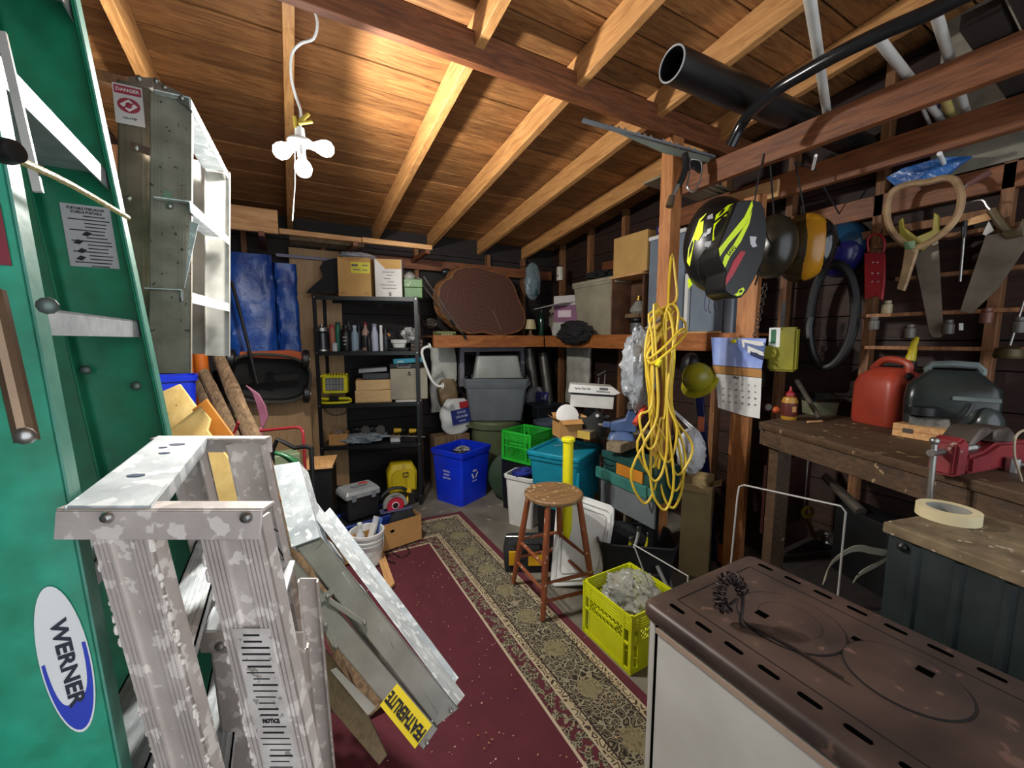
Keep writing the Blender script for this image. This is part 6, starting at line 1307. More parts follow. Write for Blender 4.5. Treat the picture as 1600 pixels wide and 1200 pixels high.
# white cooler lid leaning
LN = (-FW*.95-RT*.25+UP*.30).normalized(); l0 = at(905, 815, 2.46)
pts = [onp(x, y_, l0, LN) for x, y_ in ((871, 742), (876, 736), (955, 762), (961, 768), (960, 790), (944, 878), (938, 886), (866, 890), (860, 884))]
low = min(p.z for p in pts); pts = [p-UP*(low-.004) for p in pts]
T = thing('cooler_lid', 'white insulated cooler lid leaning upright behind the stool', 'lid', V((l0.x, l0.y, 0))); part(T, 'panel', MB().prism(pts, -LN*.03), WHITE, bev=.006, seg=2)
cp = sum(pts, V())/len(pts); part(T, 'raised_rim', MB().tube([cp+(p-cp)*.86+LN*.003 for p in pts], .006, 6, 0, True), WHITE); part(T, 'inner_recess', MB().tube([cp+(p-cp)*.72+LN*.003 for p in pts], .003, 6, 0, True), pl('#b9bab6'))
# teal job box with orange panel, behind post
T = thing('tool_cabinet', 'dark teal tool cabinet with an orange panel behind the yellow cords', 'cabinet', (2.3, 1.84, 0))
DT = mat('dark_teal', '#1f4a48', '#163836', rough=.45); MT = mat('mid_teal', '#3a7a70', '#2f665e', rough=.45)
jA, jB = onz(940, 738, .62), onz(1018, 772, .62); ju = (jB-jA).normalized(); JF = frame(V((jA.x, jA.y, 0)), ju); jl = .46
part(T, 'body', MB(JF).bb(0, jl, 0.012, .20, .56, .77), DT, bev=.004); part(T, 'lower_rail', MB(JF).bb(-.05, jl, -.012, .011, .58, .65), MT, bev=.003); part(T, 'upper_rail', MB(JF).bb(0, jl, -.004, .011, .73, .775), DT, bev=.002)
part(T, 'orange_panel', MB(JF).bb(.14, .36, -.002, .011, .655, .725), mat('orange_panel', '#c8832c', '#a8681c', bump=.05)); part(T, 'grey_skirt', MB(JF).bb(.0, jl, -.002, .011, .42, .575), GREYP); part(T, 'handle_bar', MB(JF).tube([(.03, -.003, .70), (.03, -.03, .70), (.12, -.03, .70), (.12, -.003, .70)], .005, 6), BLKM)
for x in (.02, jl-.06): part(T, 'leg', MB(JF).bb(x, x+.04, .02, .06, 0, .559), BLKM)
# black tool bag on yellow crate region, plastic film
q = at(958, 880, 2.02); bgc = V((1.60, 1.66, 0)); z0 = .30
BGF = Matrix.Translation(V((1.80, 1.70, .002))) @ Matrix.Rotation(math.radians(-35), 4, 'Z')
T = thing('tool_bag', 'big open black tool bag full of tools standing behind the yellow milk crate', 'bag', BGF.translation)
def wob(ring, a, sd): return [p+V((noise.noise(p*9+V((sd, 0, 0))), noise.noise(p*9+V((0, sd, 0))), noise.noise(p*9+V((0, 0, sd)))))*a for p in ring]
b = MB(BGF); b.loft([wob(rr(w_, d_, zz, .06, k=6), .022, 2) for w_, d_, zz in ((.34, .22, 0), (.40, .27, .05), (.41, .28, .20), (.45, .32, .29), (.46, .33, .305), (.44, .31, .30), (.38, .25, .17))], True, True); part(T, 'bag_body', b, BLKF, ang=60)
part(T, 'rim_piping', MB(BGF).tube(wob(rr(.46, .33, .307, .06, k=6), .022, 2), .007, 6, 0, True), BLKP)
part(T, 'pocket', MB(BGF).bb(-.14, .0, -.165, -.12, .03, .15), BLKF, bev=.01, seg=2); part(T, 'pocket', MB(BGF).bb(.02, .13, -.165, -.12, .03, .14), BLKF, bev=.01, seg=2); part(T, 'shoulder_strap', MB(BGF).tube([(.1, -.15, .2), (.16, -.2, .08), (.2, -.16, .0), (.2, -.05, .06)], .011, 6, 4), pl('#8f8f8c'))
for k, (x, yy, l, cl, lb_) in enumerate(((-.06, -.03, .13, '#d8cf1e', 'yellow-handled pliers on the left in the black tool bag'), (.05, .0, .15, '#d8cf1e', 'yellow-collared cutters in the middle of the black tool bag'), (.0, .05, .16, '#c9cacc', 'bright steel wrench standing in the black tool bag'), (.11, .04, .12, '#3a3b3e', 'black-handled driver at the right of the black tool bag'))):
    A_, B_ = BGF @ V((x, yy, .175)), BGF @ V((x+.03, yy-.02, .175+l)); T2 = thing('hand_tool', lb_, 'tool', A_); part(T2, 'handle', MB().tube([A_, (A_+B_)/2+V((.01, 0, 0)), B_], .010, 8, 3), pl(cl)); part(T2, 'head', MB().box(B_, (.03, .016, .03)), STEEL, bev=.003)
q = GFc @ V((0, 0, .20)); T = thing('plastic_wrap', 'crumpled clear plastic wrap bulging out of the yellow milk crate', 'plastic', q); part(T, 'film', crumple(q+UP*.03, (.135, .135, .12), 51, .4, 44, 30), mat('loose_film', '#c9cbc6', '#9d9f99', 'plain', .15, alpha=.5, bump=1.0, bs=26))
bottle('glass_bottle', 'clear glass bottle with a gold neck under the plastic wrap in the yellow crate', GFc @ V((-.04, .06, .012)), .30, .035, mat('bottle_glass', '#8f948c', '#747a72', rough=.12, bump=0), pl('#b8912e'), neck=.4)
# black and yellow bag by the stool
F = Matrix.Translation(V((1.32, 2.18, .002))) @ Matrix.Rotation(math.radians(-27), 4, 'Z'); T = thing('tool_bag', 'small black and yellow tool bag on the floor behind the stool legs', 'bag', F.translation)
part(T, 'bag_body', MB(F).loft([rr(.30, .17, 0, .03), rr(.32, .19, .1, .04), rr(.29, .16, .19, .04), rr(.2, .08, .21, .03)]), BLKF, ang=60); part(T, 'yellow_panel', MB(F).bb(-.125, -.055, -.1, -.088, .06, .15), pl('#e0a818')); part(T, 'yellow_panel', MB(F).bb(.0, .10, -.1, -.088, .055, .145), pl('#e0a818')); part(T, 'handle', MB(F).tube([(-.08, -.09, .17), (-.06, -.11, .21), (.06, -.11, .21), (.08, -.09, .17)], .008, 6, 3), BLKP); part(T, 'zipper', MB(F).tube([(-.14, 0, .205), (0, -.02, .213), (.14, 0, .205)], .004, 6, 3), STEEL)
# ================================================================== STOOL
fts = [onz(848, 972), onz(802, 914), onz(876, 895)]; f4 = fts[0]+fts[2]-fts[1]; fc_ = (fts[0]+fts[2])/2
scn = onz(865, 768, .652); T = thing('bar_stool', 'worn round wooden stool with splayed red-brown legs at the rug edge', 'stool', V((fc_.x, fc_.y, 0)))
STW = mat('stool_wood', '#96532f', '#6f3820', 'wood', .5, axis=2, bump=.12, splat='#c9b6a6', amt=.66, sps=34); SEATW = mat('seat_wood', '#8a6843', '#5f4429', 'wood', .6, axis=0, bump=.3, splat='#b39a78', amt=.62, sps=42)
sr = .165; part(T, 'seat', MB().lathe([(.05, -.028), (sr*.93, -.028), (sr, -.018), (sr, -.006), (sr*.96, 0), (sr*.5, -.003), (.001, -.004)], scn, UP, 40), SEATW, ang=30)
legs = []
for p in (fts[0], fts[1], f4, fts[2]):
    p = V((p.x, p.y, .011 if p.x < 1.25 and p.y < 3.2 else .001)); top_ = scn+(p-V((fc_.x, fc_.y, 0)))*.58; top_.z = scn.z-.027; legs.append((p, top_)); m_ = p+(top_-p)*.35; part(T, 'leg', MB().tube([p, p+(top_-p)*.15, m_, p+(top_-p)*.6, top_], [.013, .0155, .018, .018, .016, .0155], 12), STW)
for (a_, c_, t1) in ((0, 1, .25), (0, 1, .47), (0, 2, .32), (0, 2, .16), (1, 3, .3), (2, 3, .25), (1, 3, .5), (2, 3, .47)):
    P_, Q_ = legs[a_][0]+(legs[a_][1]-legs[a_][0])*t1, legs[c_][0]+(legs[c_][1]-legs[c_][0])*t1; part(T, 'rung', MB().tube([P_, P_+(Q_-P_)*.5, Q_], [.008, .0105, .009], 10, 2), STW)

# ================================================================== POST: cords, gun, standards, stick
D = 2.33
top = at(1050, 398, D); pts = []
rng = random.Random(11)
bot = [(1012, 735), (1010, 785), (1035, 795), (1026, 750), (1052, 765), (1062, 740), (1040, 720), (1018, 700), (1048, 792)]
tops = [(1040, 478), (1022, 485), (1052, 482), (1030, 470), (1046, 490), (1060, 500), (1036, 480), (1024, 495), (1050, 475)]
pts.append(at(1044, 480, D)); pts.append(at(1046, 430, D)); pts.append(at(1050, 398, D)); pts.append(at(1055, 430, D)); pts.append(at(1056, 470, D))
for k, (bt, tp) in enumerate(zip(bot, tops)):
    j = lambda a: rng.uniform(-a, a); dd = D-.012*(k % 4)-.01; s_ = 1 if k % 2 else -1
    pts += [at(tp[0]+s_*12, tp[1]+12, dd), at(1026+s_*14+j(5), 560+j(20), dd), at(1030+s_*12+j(6), 640+j(15), dd-.01), at(bt[0]+s_*16+j(4), bt[1]-45, dd-.01), at(bt[0]+s_*6, bt[1]-6, dd-.015), at(bt[0]-s_*8, bt[1]-2, dd-.015), at(bt[0]-s_*20+j(4), bt[1]-50, dd-.02), at(1034-s_*12+j(5), 635+j(15), dd-.02), at(1036-s_*14+j(4), 545+j(20), dd-.02), at(tp[0]-s_*8, tp[1]+6, dd-.015)]
pts += [at(1016, 545, D-.06), at(1014, 560, D-.075), at(1040, 540, D-.085), at(1064, 515, D-.06), at(1072, 520, D-.02), at(1050, 545, D-.085), at(1018, 568, D-.08), at(1012, 556, D-.06)]
T = thing('extension_cord', 'long yellow extension cord bundled and hung on the wooden post', 'cord', at(1030, 790, D))
part(T, 'coiled_cord', MB().tube(pts, .0074, 7, 4), YCORD); part(T, 'plug', MB().cyl(at(1026, 572, D-.09), at(1032, 562, D-.09), .016, .012), YEL)
part(T, 'hook', MB().cyl(at(1050, 400, D-.02), at(1052, 402, D+.10), .004), STEEL)
D2 = 2.22; sA_, sB_ = at(910, 188, D2), at(1116, 246, D2+.08); T = thing('shelf_standard', 'grey slotted metal shelf standard nailed across the top of the post', 'bracket', sA_)
ud = (sB_-sA_).normalized(); un = ud.cross(FW).normalized(); un = un if un.z > 0 else -un
part(T, 'channel', MB().bar(sA_, sB_, .028, .012, FW), GREYP); 
for k in range(18): 
    if k % 4 != 3: part(T, 'tooth', MB().prism([sA_+ud*(.01+k*.038)+un*.007-FW*.008, sA_+ud*(.03+k*.038)+un*.007-FW*.008, sA_+ud*(.012+k*.038)+un*.022-FW*.008], FW*.003), STEEL)
part(T, 'support_arm', MB().prism([at(966, 208, D2), at(1110, 246, D2+.05), at(1108, 254, D2+.05), at(1040, 240, D2+.02)], FW*.004), mat('grey_green', '#7a8478', '#666f64'))
part(T, 'nail', MB().cyl(at(1060, 232, D2-.01), at(1062, 233, D2+.20), .003), STEEL)
D3 = 2.16; T = thing('spray_gun', 'black hose nozzle gun with a chrome trigger loop hung under the standard', 'nozzle', at(1048, 322, D3))
part(T, 'grip', MB().tube([at(1070, 240, D3), at(1072, 255, D3), at(1068, 275, D3), at(1060, 290, D3)], .017, 10, 3), BLKP); part(T, 'barrel', MB().cyl(at(1060, 288, D3), at(1050, 308, D3), .014, .011), STEEL); part(T, 'nozzle', MB().cyl(at(1050, 306, D3), at(1046, 323, D3), .016, .02), mat('dull_brass', '#6a5f4a', metal=.6)); part(T, 'trigger', MB().tube([at(1078, 250, D3), at(1096, 254, D3), at(1094, 280, D3), at(1084, 300, D3), at(1074, 292, D3), at(1078, 268, D3)], .005, 8, 3, True), STEEL); part(T, 'housing', MB().prism([at(x, y_, D3+.005) for x, y_ in ((1066, 244), (1098, 252), (1096, 270), (1084, 262), (1070, 268))], FW*.02), BLKP, bev=.003)
# blue level / silver stick leaning
q1_, q2_ = V((2.47, 1.62, .002)), onx(1092, 600, 2.37); T = thing('spirit_level', 'tall dark blue and silver level leaning upright right of the post', 'level', q1_)
part(T, 'blue_body', MB().bar(q1_, q2_, .045, .02, V((.3, -1, 0))), mat('navy_paint', '#16245c', '#101a44', rough=.3), bev=.002); part(T, 'silver_edge', MB().bar(q1_+V((-.006, .032, 0)), q2_+V((-.006, .032, 0)), .014, .022, V((.3, -1, 0))), STEEL); mid = q1_+(q2_-q1_)*.78; part(T, 'orange_label', MB().bar(mid-V((.008, 0, .05)), mid-V((.008, 0, -.05)), .04, .021, V((.3, -1, 0))), pl('#c06a4a'))
# hard hat / fan shade
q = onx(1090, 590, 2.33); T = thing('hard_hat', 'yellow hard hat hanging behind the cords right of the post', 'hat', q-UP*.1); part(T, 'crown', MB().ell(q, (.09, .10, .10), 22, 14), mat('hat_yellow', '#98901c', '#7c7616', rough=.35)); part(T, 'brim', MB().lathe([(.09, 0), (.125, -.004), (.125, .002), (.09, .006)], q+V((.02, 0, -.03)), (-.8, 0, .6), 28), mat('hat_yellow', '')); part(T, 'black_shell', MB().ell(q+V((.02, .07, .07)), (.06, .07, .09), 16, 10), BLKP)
part(wr, 'hat_peg', MB().cyl((XR-.071, q.y, q.z+.05), (q.x+.08, q.y, q.z+.05), .006, n=8), STUDW)
# white bag and paper sacks
q = onx(1080, 705, 2.10); T = thing('plastic_bag', 'white plastic bag of goods hanging low right of the post', 'bag', q-UP*.12); part(T, 'film', crumple(q, (.07, .085, .14), 61, .25, 34, 24), mat('white_film', '#d8dade', '#b8bbc0', 'plain', .25, bump=.9, bs=20)); part(T, 'handles', MB().tube([q+UP*.13, V((2.1, 1.74, q.z+.25)), q+UP*.12+V((.02, -.03, 0))], .006, 6, 3), mat('white_film', ''))
F = Matrix.Translation(V((2.24, 1.60, .002))) @ Matrix.Rotation(math.radians(-60), 4, 'Z'); T = boxcard('paper_carton', 'tall beige carton standing on the floor right of the post under the white bag', 'box', F, .17, .14, .60, pl('#a58e64'), True, .06)
for k, (px, cl, lb_) in enumerate(((1106, '#2f3a28', 'dark green wine bottle with a cork on the floor left of the level'), (1120, '#2a1a1c', 'dark wine bottle with an orange label on the floor behind the level'))):
    q = onz(px-2, 886); bottle('wine_bottle', lb_, V((q.x+.1*k-.05, q.y-.02, .002)), .30, .038, mat('wine_glass_%d' % k, cl, rough=.15, bump=0), pl('#b09870') if k == 0 else BLKP, neck=.36, lab=None if k == 0 else pl('#b55a34'))
F = frame(onz(1080, 900), (1, 0, 0)); 
# calendar
CX = 2.375; cal = thing('calendar', 'wall calendar with a rainbow picture and a white month page pinned to the second post', 'calendar', onx(1150, 655, CX))
def cp_(px, py, e=0): return onx(px, py, CX-e)
def calmat():
    m = mat('calendar_photo', '#4a72c8', '#a9b8e8', 'plain', .4, scale=5, bump=0, splat='#e0e37c', amt=.64, sps=7); return m
part(cal, 'picture', MB().prism([cp_(1111, 527), cp_(1197, 529), cp_(1190, 576), cp_(1114, 570)], (.002, 0, 0)), calmat()); part(cal, 'brown_band', MB().prism([cp_(1114, 571), cp_(1190, 577), cp_(1190, 590), cp_(1116, 583)], (.002, 0, 0)), CARD)
part(cal, 'month_page', MB().prism([cp_(1118, 584), cp_(1190, 591), cp_(1187, 654), cp_(1164, 650), cp_(1122, 637)], (.002, 0, 0)), WHITE)
for r_ in range(4):
    for c_ in range(6):
        o_ = cp_(1130+c_*10, 597+c_*1.2+r_*10, .0015); text(str(r_*7+c_+1), .014, INK, cal, o_, V((0, -1, 0)), UP, 'date_number')
text('May', .022, INK, cal, cp_(1150, 590, .0015), V((0, -1, 0)), UP); part(cal, 'pushpin', MB().lathe([(.012, 0), (.008, .01), (.012, .02), (.001, .022)], cp_(1148, 533, .002), (-1, 0, 0), 12), YEL)
for k in range(4): part(cal, 'tucked_note', MB().prism([cp_(1158+k*5, 530+k*5, .006+.002*k), cp_(1192, 534+k*8, .02), cp_(1194, 540+k*8, .02), cp_(1160+k*4, 543+k*4, .006+.002*k)], (.001, 0, 0)), (WHITE, pl('#6a7ab0'), WHITE, pl('#2a3560'))[k])
q = onx(1218, 545, 2.45); T = thing('yellow_case', 'yellow plastic case with a green white label hanging right of the calendar', 'case', q-UP*.12)
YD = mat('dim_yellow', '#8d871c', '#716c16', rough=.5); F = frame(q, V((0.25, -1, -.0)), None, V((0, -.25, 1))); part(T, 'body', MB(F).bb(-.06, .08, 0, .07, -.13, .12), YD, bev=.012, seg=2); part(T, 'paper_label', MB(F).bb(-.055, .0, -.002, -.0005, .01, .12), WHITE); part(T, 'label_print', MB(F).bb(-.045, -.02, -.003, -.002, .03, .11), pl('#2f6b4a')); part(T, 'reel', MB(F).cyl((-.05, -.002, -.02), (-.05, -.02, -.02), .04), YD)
part(T, 'hanging_strap', MB(F).bar((.0, .035, .121), (.0, .035, .26), .02, .004), BLKM)
pc = [onx(1196-k*1.2, 445+k*6, 2.40) for k in range(15)]; b = MB()
for k, p in enumerate(pc): b.ring(p, (1, .4, 0) if k % 2 else (0, 1, .3), .012, .0028, 10, 5)
part(thing('chain', 'rusty steel chain hanging beside the second post', 'chain', pc[-1]), 'links', b, mat('chain_steel', '#5a4e46', metal=.7)).update_tag(); [o for o in COL.objects if o.name.startswith('links')][-1]['kind'] = 'stuff'
# ================================================================== WORKBENCH ON THE RIGHT
BZ = 1.07
e1, e2 = onz(1190, 660, BZ), onz(1440, 728, BZ); bd = (e2-e1).normalized(); e1b = e1-bd*.02; e3 = e1b+bd*1.27
bn = V((bd.y, -bd.x, 0)); bn = bn if bn.x > 0 else -bn
wbn = thing('workbench', 'dark timber workbench along the right wall carrying the red gas can', 'workbench', (e1+e3)/2-UP*BZ)
BW = mat('bench_wood', '#5c4530', '#38281a', 'wood', .65, axis=1, bump=.2, splat='#9c8461', amt=.66, sps=20)
XB = XR-.135
def benchpoly(off, z): 
    a, c = e1b+bn*off, e3+bn*off; return [V((a.x, a.y, z)), V((c.x, c.y, z)), V((XB, c.y, z)), V((XB, a.y, z))]
part(wbn, 'benchtop', MB().prism(benchpoly(0, BZ-.035), (0, 0, .035)), BW, bev=.003)
part(wbn, 'front_board', MB().obox(e1b-UP*.12+bn*.01, (e3-e1b), bn*.035, UP*.083), BW, bev=.002)
for t in (.02, .93): 
    p = e1b+bd*(1.27*t)+bn*.05; part(wbn, 'leg', MB().obox(V((p.x, p.y, 0)), bd*.06, bn*.08, UP*(BZ-.125)), BW, bev=.002)
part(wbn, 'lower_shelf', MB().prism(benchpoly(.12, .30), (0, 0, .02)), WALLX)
for k_, t_ in enumerate((.12, .40, .70)):  # black boxes added to stand in for the deep shade under the bench
    p = e1b+bd*(1.27*t_)+bn*.34; solo('storage_crate', ('black box added for under-bench shade, lower shelf at the left end', 'black box added for under-bench shade, lower shelf in the middle', 'black box added for under-bench shade, lower shelf at the right end')[k_], 'crate', MB().obox(V((p.x, p.y, .322)), bd*.26, V((.18-.02*k_, 0, 0)), UP*(.34+.05*k_)), BLKP, bev=.004)
part(wbn, 'end_panel', MB().obox(V((e1b.x, e1b.y, .45))+bn*.05-bd*.0, bd*.02, V((XB-.06-e1b.x-.05, 0, 0)), UP*.38), mat('dark_red_board', '#3a1512', '#260d0b', bump=.05))
part(wbn, 'screw_hook', MB().cyl(e1b+bd*.03-UP*.03+bn*.009, e1b+bd*.03-UP*.03-bn*.015, .006), STEEL)
def bp(px, py): q = onz(px, py, BZ+.001); return q
# glue bottle, ball, clock, tin, gas can
q = bp(1232, 655); T = thing('glue_bottle', 'yellow squeeze bottle with a red nozzle at the left end of the workbench', 'bottle', q)
GL = mat('glue_yellow', '#b8892c', '#9c7220', rough=.4); part(T, 'body', MB().lathe([(.034, 0), (.037, .01), (.037, .10), (.03, .12), (.015, .125)], q, UP, 20), GL); part(T, 'nozzle', MB().lathe([(.022, .126), (.02, .145), (.008, .155), (.004, .18)], q, UP, 14), REDP); part(T, 'label', MB().lathe([(.0375, .02), (.0378, .022), (.0378, .09), (.0375, .092)], q, UP, 20, False, False), pl('#5e2018'))
F = frame(q, RT); pbar(T, frame(q, RT), 0, .06, -.0372, .02, .03, pl('#d8a05a'))
q = bp(1212, 646); solo('orange_ball', 'small orange ball beside the yellow squeeze bottle', 'ball', MB().ell(q+UP*.0215, .021, 18, 12), pl('#d4602c'))
q = bp(1197, 642); T = thing('dial_gauge', 'small round dial gauge at the very left of the workbench', 'gauge', q); part(T, 'case', MB().cyl(q+UP*.026, q+UP*.026-FW*.02, .024, n=20), pl('#5a2a20')); part(T, 'face', MB().cyl(q+UP*.026-FW*.0205, q+UP*.026-FW*.0215, .019, n=20), pl('#a8a49a'))
q = bp(1280, 648); F = frame(q+RD(1280)*.05, RT); T = thing('metal_tin', 'olive and silver lidded tin between the squeeze bottle and the gas can', 'tin', q); part(T, 'body', MB(F).loft([rr(.15, .10, 0, .02), rr(.16, .11, .075, .02)]), mat('tin_olive', '#8f9478', '#6a6f56', metal=.3, rough=.3)); part(T, 'lid', MB(F).loft([rr(.17, .12, .076, .02), rr(.17, .12, .095, .02), rr(.11, .07, .125, .03)]), mat('dark_lid', '#1c211e', '#121512', rough=.15, bump=0))
solo('pencil_stub', 'short pale dowel lying on the bench in front of the tin', 'stick', MB().cyl(bp(1262, 661)+UP*.006, bp(1284, 660)+UP*.006, .0055), PALEX)
q = bp(1384, 668); gx = q+RD(1388)*.13; F = frame(gx, (RT+FW*.15).normalized()); T = thing('gas_can', 'faded red plastic gas can with a yellow spout standing on the workbench', 'can', gx)
GC = mat('gas_red', '#a83e28', '#8a3222', 'plain', .42, scale=6, bump=.05); w_, d_ = .225, .22
part(T, 'body', MB(F).loft([rr(w_*.94, d_*.94, 0, .035), rr(w_, d_, .02, .04), rr(w_, d_, .20, .04), rr(w_*.9, d_*.9, .245, .04), rr(w_*.55, d_*.6, .285, .04), rr(w_*.4, d_*.5, .29, .03)]), GC, ang=50)
part(T, 'handle', MB(F).tube([(0, -.08, .27), (.0, -.07, .315), (.0, .03, .33), (.0, .09, .28)], .017, 8, 4), GC); part(T, 'filler_cap', MB(F).cyl((.055, -.03, .27), (.06, -.035, .325), .028, n=18), BLKP); part(T, 'spout', MB(F).tube([(.06, -.035, .325), (.067, -.035, .36), (.08, -.03, .41), (.095, -.03, .44)], [.020, .017, .014, .010], 12, 3), mat('spout_yellow', '#c9b41e', '#b09c18', rough=.4)); part(T, 'vent_cap', MB(F).cyl((-.03, -.10, .245), (-.032, -.115, .262), .014), BLKP)
b = MB(F); b.bb(w_*.2, w_*.2+.003, -d_/2-.001, -d_/2+.002, .03, .2); part(T, 'mould_seam', b, GC)
# wooden box
q = bp(1470, 694); F = frame(q+RD(1470)*.06, (onz(1525, 700, BZ)-onz(1410, 680, BZ)).normalized()); T = thing('wooden_case', 'flat pale wooden case with two small hinges in front of the engine jug', 'case', F.translation)
part(T, 'body', MB(F).bb(-.145, .145, -.05, .06, 0, .03), PALEX, bev=.002); part(T, 'lid', MB(F).bb(-.145, .145, -.05, .06, .031, .058), PALEX, bev=.002)
for x in (-.09, .10): part(T, 'hinge', MB(F).bb(x-.018, x+.018, -.052, -.0505, .022, .042), pl('#4a4438'))
# clear/grey jug-like engine
q = bp(1512, 676)+RD(1520)*.13; q.x = min(q.x, 2.56); F = frame(q, (RT*.45-V((0, 1, 0))).normalized()) @ Matrix.Scale(1.12, 4); T = thing('small_engine', 'dark grey boxy small engine with a carry handle behind the wooden case', 'engine', q)
DG = mat('dark_jug', '#2e3634', '#1b2120', 'plain', .28, bump=.05); part(T, 'housing', MB(F).loft([rr(.25, .18, .0, .03), rr(.26, .19, .15, .03), rr(.25, .17, .20, .03), rr(.13, .08, .265, .02)]), DG, ang=50)
part(T, 'handle', MB(F).tube([(-.065, -.01, .25), (-.06, -.01, .285), (.06, -.01, .285), (.075, -.01, .25)], .014, 8, 2), mat('handle_grey', '#6f7a78', '#58625f')); part(T, 'control_bar', MB(F).bb(.0, .12, -.105, -.095, .155, .172), mat('handle_grey', ''), bev=.003); part(T, 'air_filter', MB(F).cyl((-.08, -.12, .095), (-.08, -.12, .125), .05, n=20), BLKM); part(T, 'carburettor', MB(F).bb(-.11, .0, -.135, -.097, .03, .085), mat('cast_metal', '#8f8f88', '#4a4a46', scale=30, metal=.6, bump=.5), bev=.004); part(T, 'fuel_line', MB(F).tube([(-.02, -.12, .07), (.03, -.14, .10), (.05, -.12, .15)], .006, 6, 4), BLKP); part(T, 'tank', MB(F).ell((.09, -.08, .07), (.05, .05, .07)), mat('tank_grey', '#3c4442', rough=.25, bump=0))
q = bp(1580, 690)+FW*.1; T = thing('metal_spool', 'worn metal spool at the right end of the workbench beyond the vise', 'spool', q); part(T, 'spool', MB().lathe([(.05, 0), (.05, .012), (.025, .02), (.022, .06), (.05, .075), (.05, .085), (.02, .088)], q, UP, 20), mat('spool_metal', '#6b5a4c', '#4a3d33', metal=.5))
# red vise
q = at(1500, 742, 1.30); vz = BZ+.001; VF = frame(V((q.x+.06, q.y, vz)), (RT*.93+FW*.30).normalized()); T = thing('bench_vise', 'large dusty red bench vise clamped at the near edge of the workbench', 'vise', VF.translation)
VR = mat('vise_red', '#8e2a30', '#651c20', 'plain', .5, scale=10, bump=.15, splat='#a08c80', amt=.68, sps=30); CI = mat('vise_iron', '#6a6058', '#463e38', 'plain', .5, .5, scale=12, bump=.2)
part(T, 'moving_jaw', MB(VF).prism([(-.13, -.03, .0), (-.07, -.03, .0), (-.065, -.03, .10), (-.09, -.03, .125), (-.125, -.03, .11)], (0, .07, 0)), VR, bev=.008, seg=2); part(T, 'jaw_top', MB(VF).prism([(-.08, -.035, .10), (-.06, -.035, .095), (.03, -.035, .13), (.03, -.035, .15), (-.02, -.035, .15)], (0, .08, 0)), CI, bev=.006)
part(T, 'fixed_jaw', MB(VF).prism([(.05, -.035, .10), (.16, -.035, .09), (.17, -.035, .12), (.13, -.035, .145), (.05, -.035, .14)], (0, .08, 0)), CI, bev=.006); part(T, 'body', MB(VF).prism([(-.05, -.03, .0), (.30, -.03, .0), (.30, -.03, .085), (.10, -.03, .095), (.03, -.03, .07), (-.05, -.03, .06)], (0, .08, 0)), VR, bev=.01, seg=2)
part(T, 'screw', MB(VF).cyl((-.19, .005, .075), (.05, .005, .075), .011), STEEL); b = MB(VF)
for k in range(6): b.ring((-.02+k*.009, .005, .075), (1, 0, 0), .012, .003, 14, 5)
part(T, 'thread', b, STEEL)['kind'] = 'stuff'; part(T, 'handle_bar', MB(VF).cyl((-.175, .005, .11), (-.175, .0, -.12), .008), STEEL); part(T, 'handle_knob', MB(VF).ell((-.175, .005, .113), .013, 12, 8), STEEL); part(T, 'swivel_lock', MB(VF).cyl((.13, -.05, .03), (.24, -.075, .005), .008), STEEL); part(T, 'lock_nut', MB(VF).cyl((.13, -.05, -.0), (.13, -.05, .045), .018, n=10), STEEL)
solo('twine', 'pale cord trailing across the red bench vise', 'cord', MB().tube([VF @ V((.34, -.03, .12)), VF @ V((.2, -.045, .135)), VF @ V((.10, -.06, .12)), VF @ V((.07, -.075, .06)), VF @ V((.03, -.11, .0)), VF @ V((.0, -.13, -.05))], .0035, 6, 4), mat('pale_cord', '#b8a890', rough=.8))
# ---- corrugated box with plank top and tape
tA, tB = onz(1392, 815, 1.0), onz(1600, 892, 1.0); td = (tB-tA).normalized(); tn_ = V((-td.y, td.x, 0)); tn_ = tn_ if tn_.x > 0 else -tn_
tl_ = .5; T = thing('metal_clad_box', 'dark corrugated metal clad box with a rough plank top at the right edge', 'cabinet', tA+td*.3-UP*1.0)
cs = MB(); CM = mat('dark_corrugated', '#323b3b', '#272f2f', 'plain', .42, .35, scale=14, bump=.08)
pts = []; x = 0
while x < tl_:
    pts += [(x, 0), (x+.052, 0), (x+.058, .008), (x+.07, .008), (x+.076, 0)]; x += .085
outer = [tA+td*u-tn_*(v+.002) for u, v in pts]; outer = [V((p.x, p.y, .01)) for p in outer]; innr = [p+tn_*.003 for p in outer]; poly = outer+innr[::-1]
cs = MB(); n_ = len(outer)
for i in range(n_-1): cs.prism([outer[i], outer[i+1], innr[i+1], innr[i]], UP*.952)
part(T, 'corrugated_sheet', cs, CM, smooth=False)
part(T, 'carcass', MB().obox(V((tA.x, tA.y, .01))+tn_*.004, td*tl_, tn_*.32, UP*.95), BLKM); part(T, 'bolt', MB().lathe([(.012, 0), (.012, .006), (.006, .012), (.001, .014)], tA+td*.035-tn_*.003-UP*.055, -tn_, 12), BLKM)
for k in range(2): part(T, 'plank', MB().obox(V((tA.x, tA.y, .9655))-tn_*.012-td*.012+tn_*(.172*k), td*(tl_+.02), tn_*.168, UP*.032), mat('dusty_plank', '#7d6c52', '#54462f', 'plain', .85, scale=16, bump=.35, splat='#b0a48c', amt=.63, sps=28), bev=.004)
tq = onz(1474, 812, 1.0)+tn_*.0; tq = V((tq.x+.03, tq.y, .9985)); T = thing('masking_tape', 'big roll of cream masking tape lying on the rough plank top', 'tape', tq); TR = .066
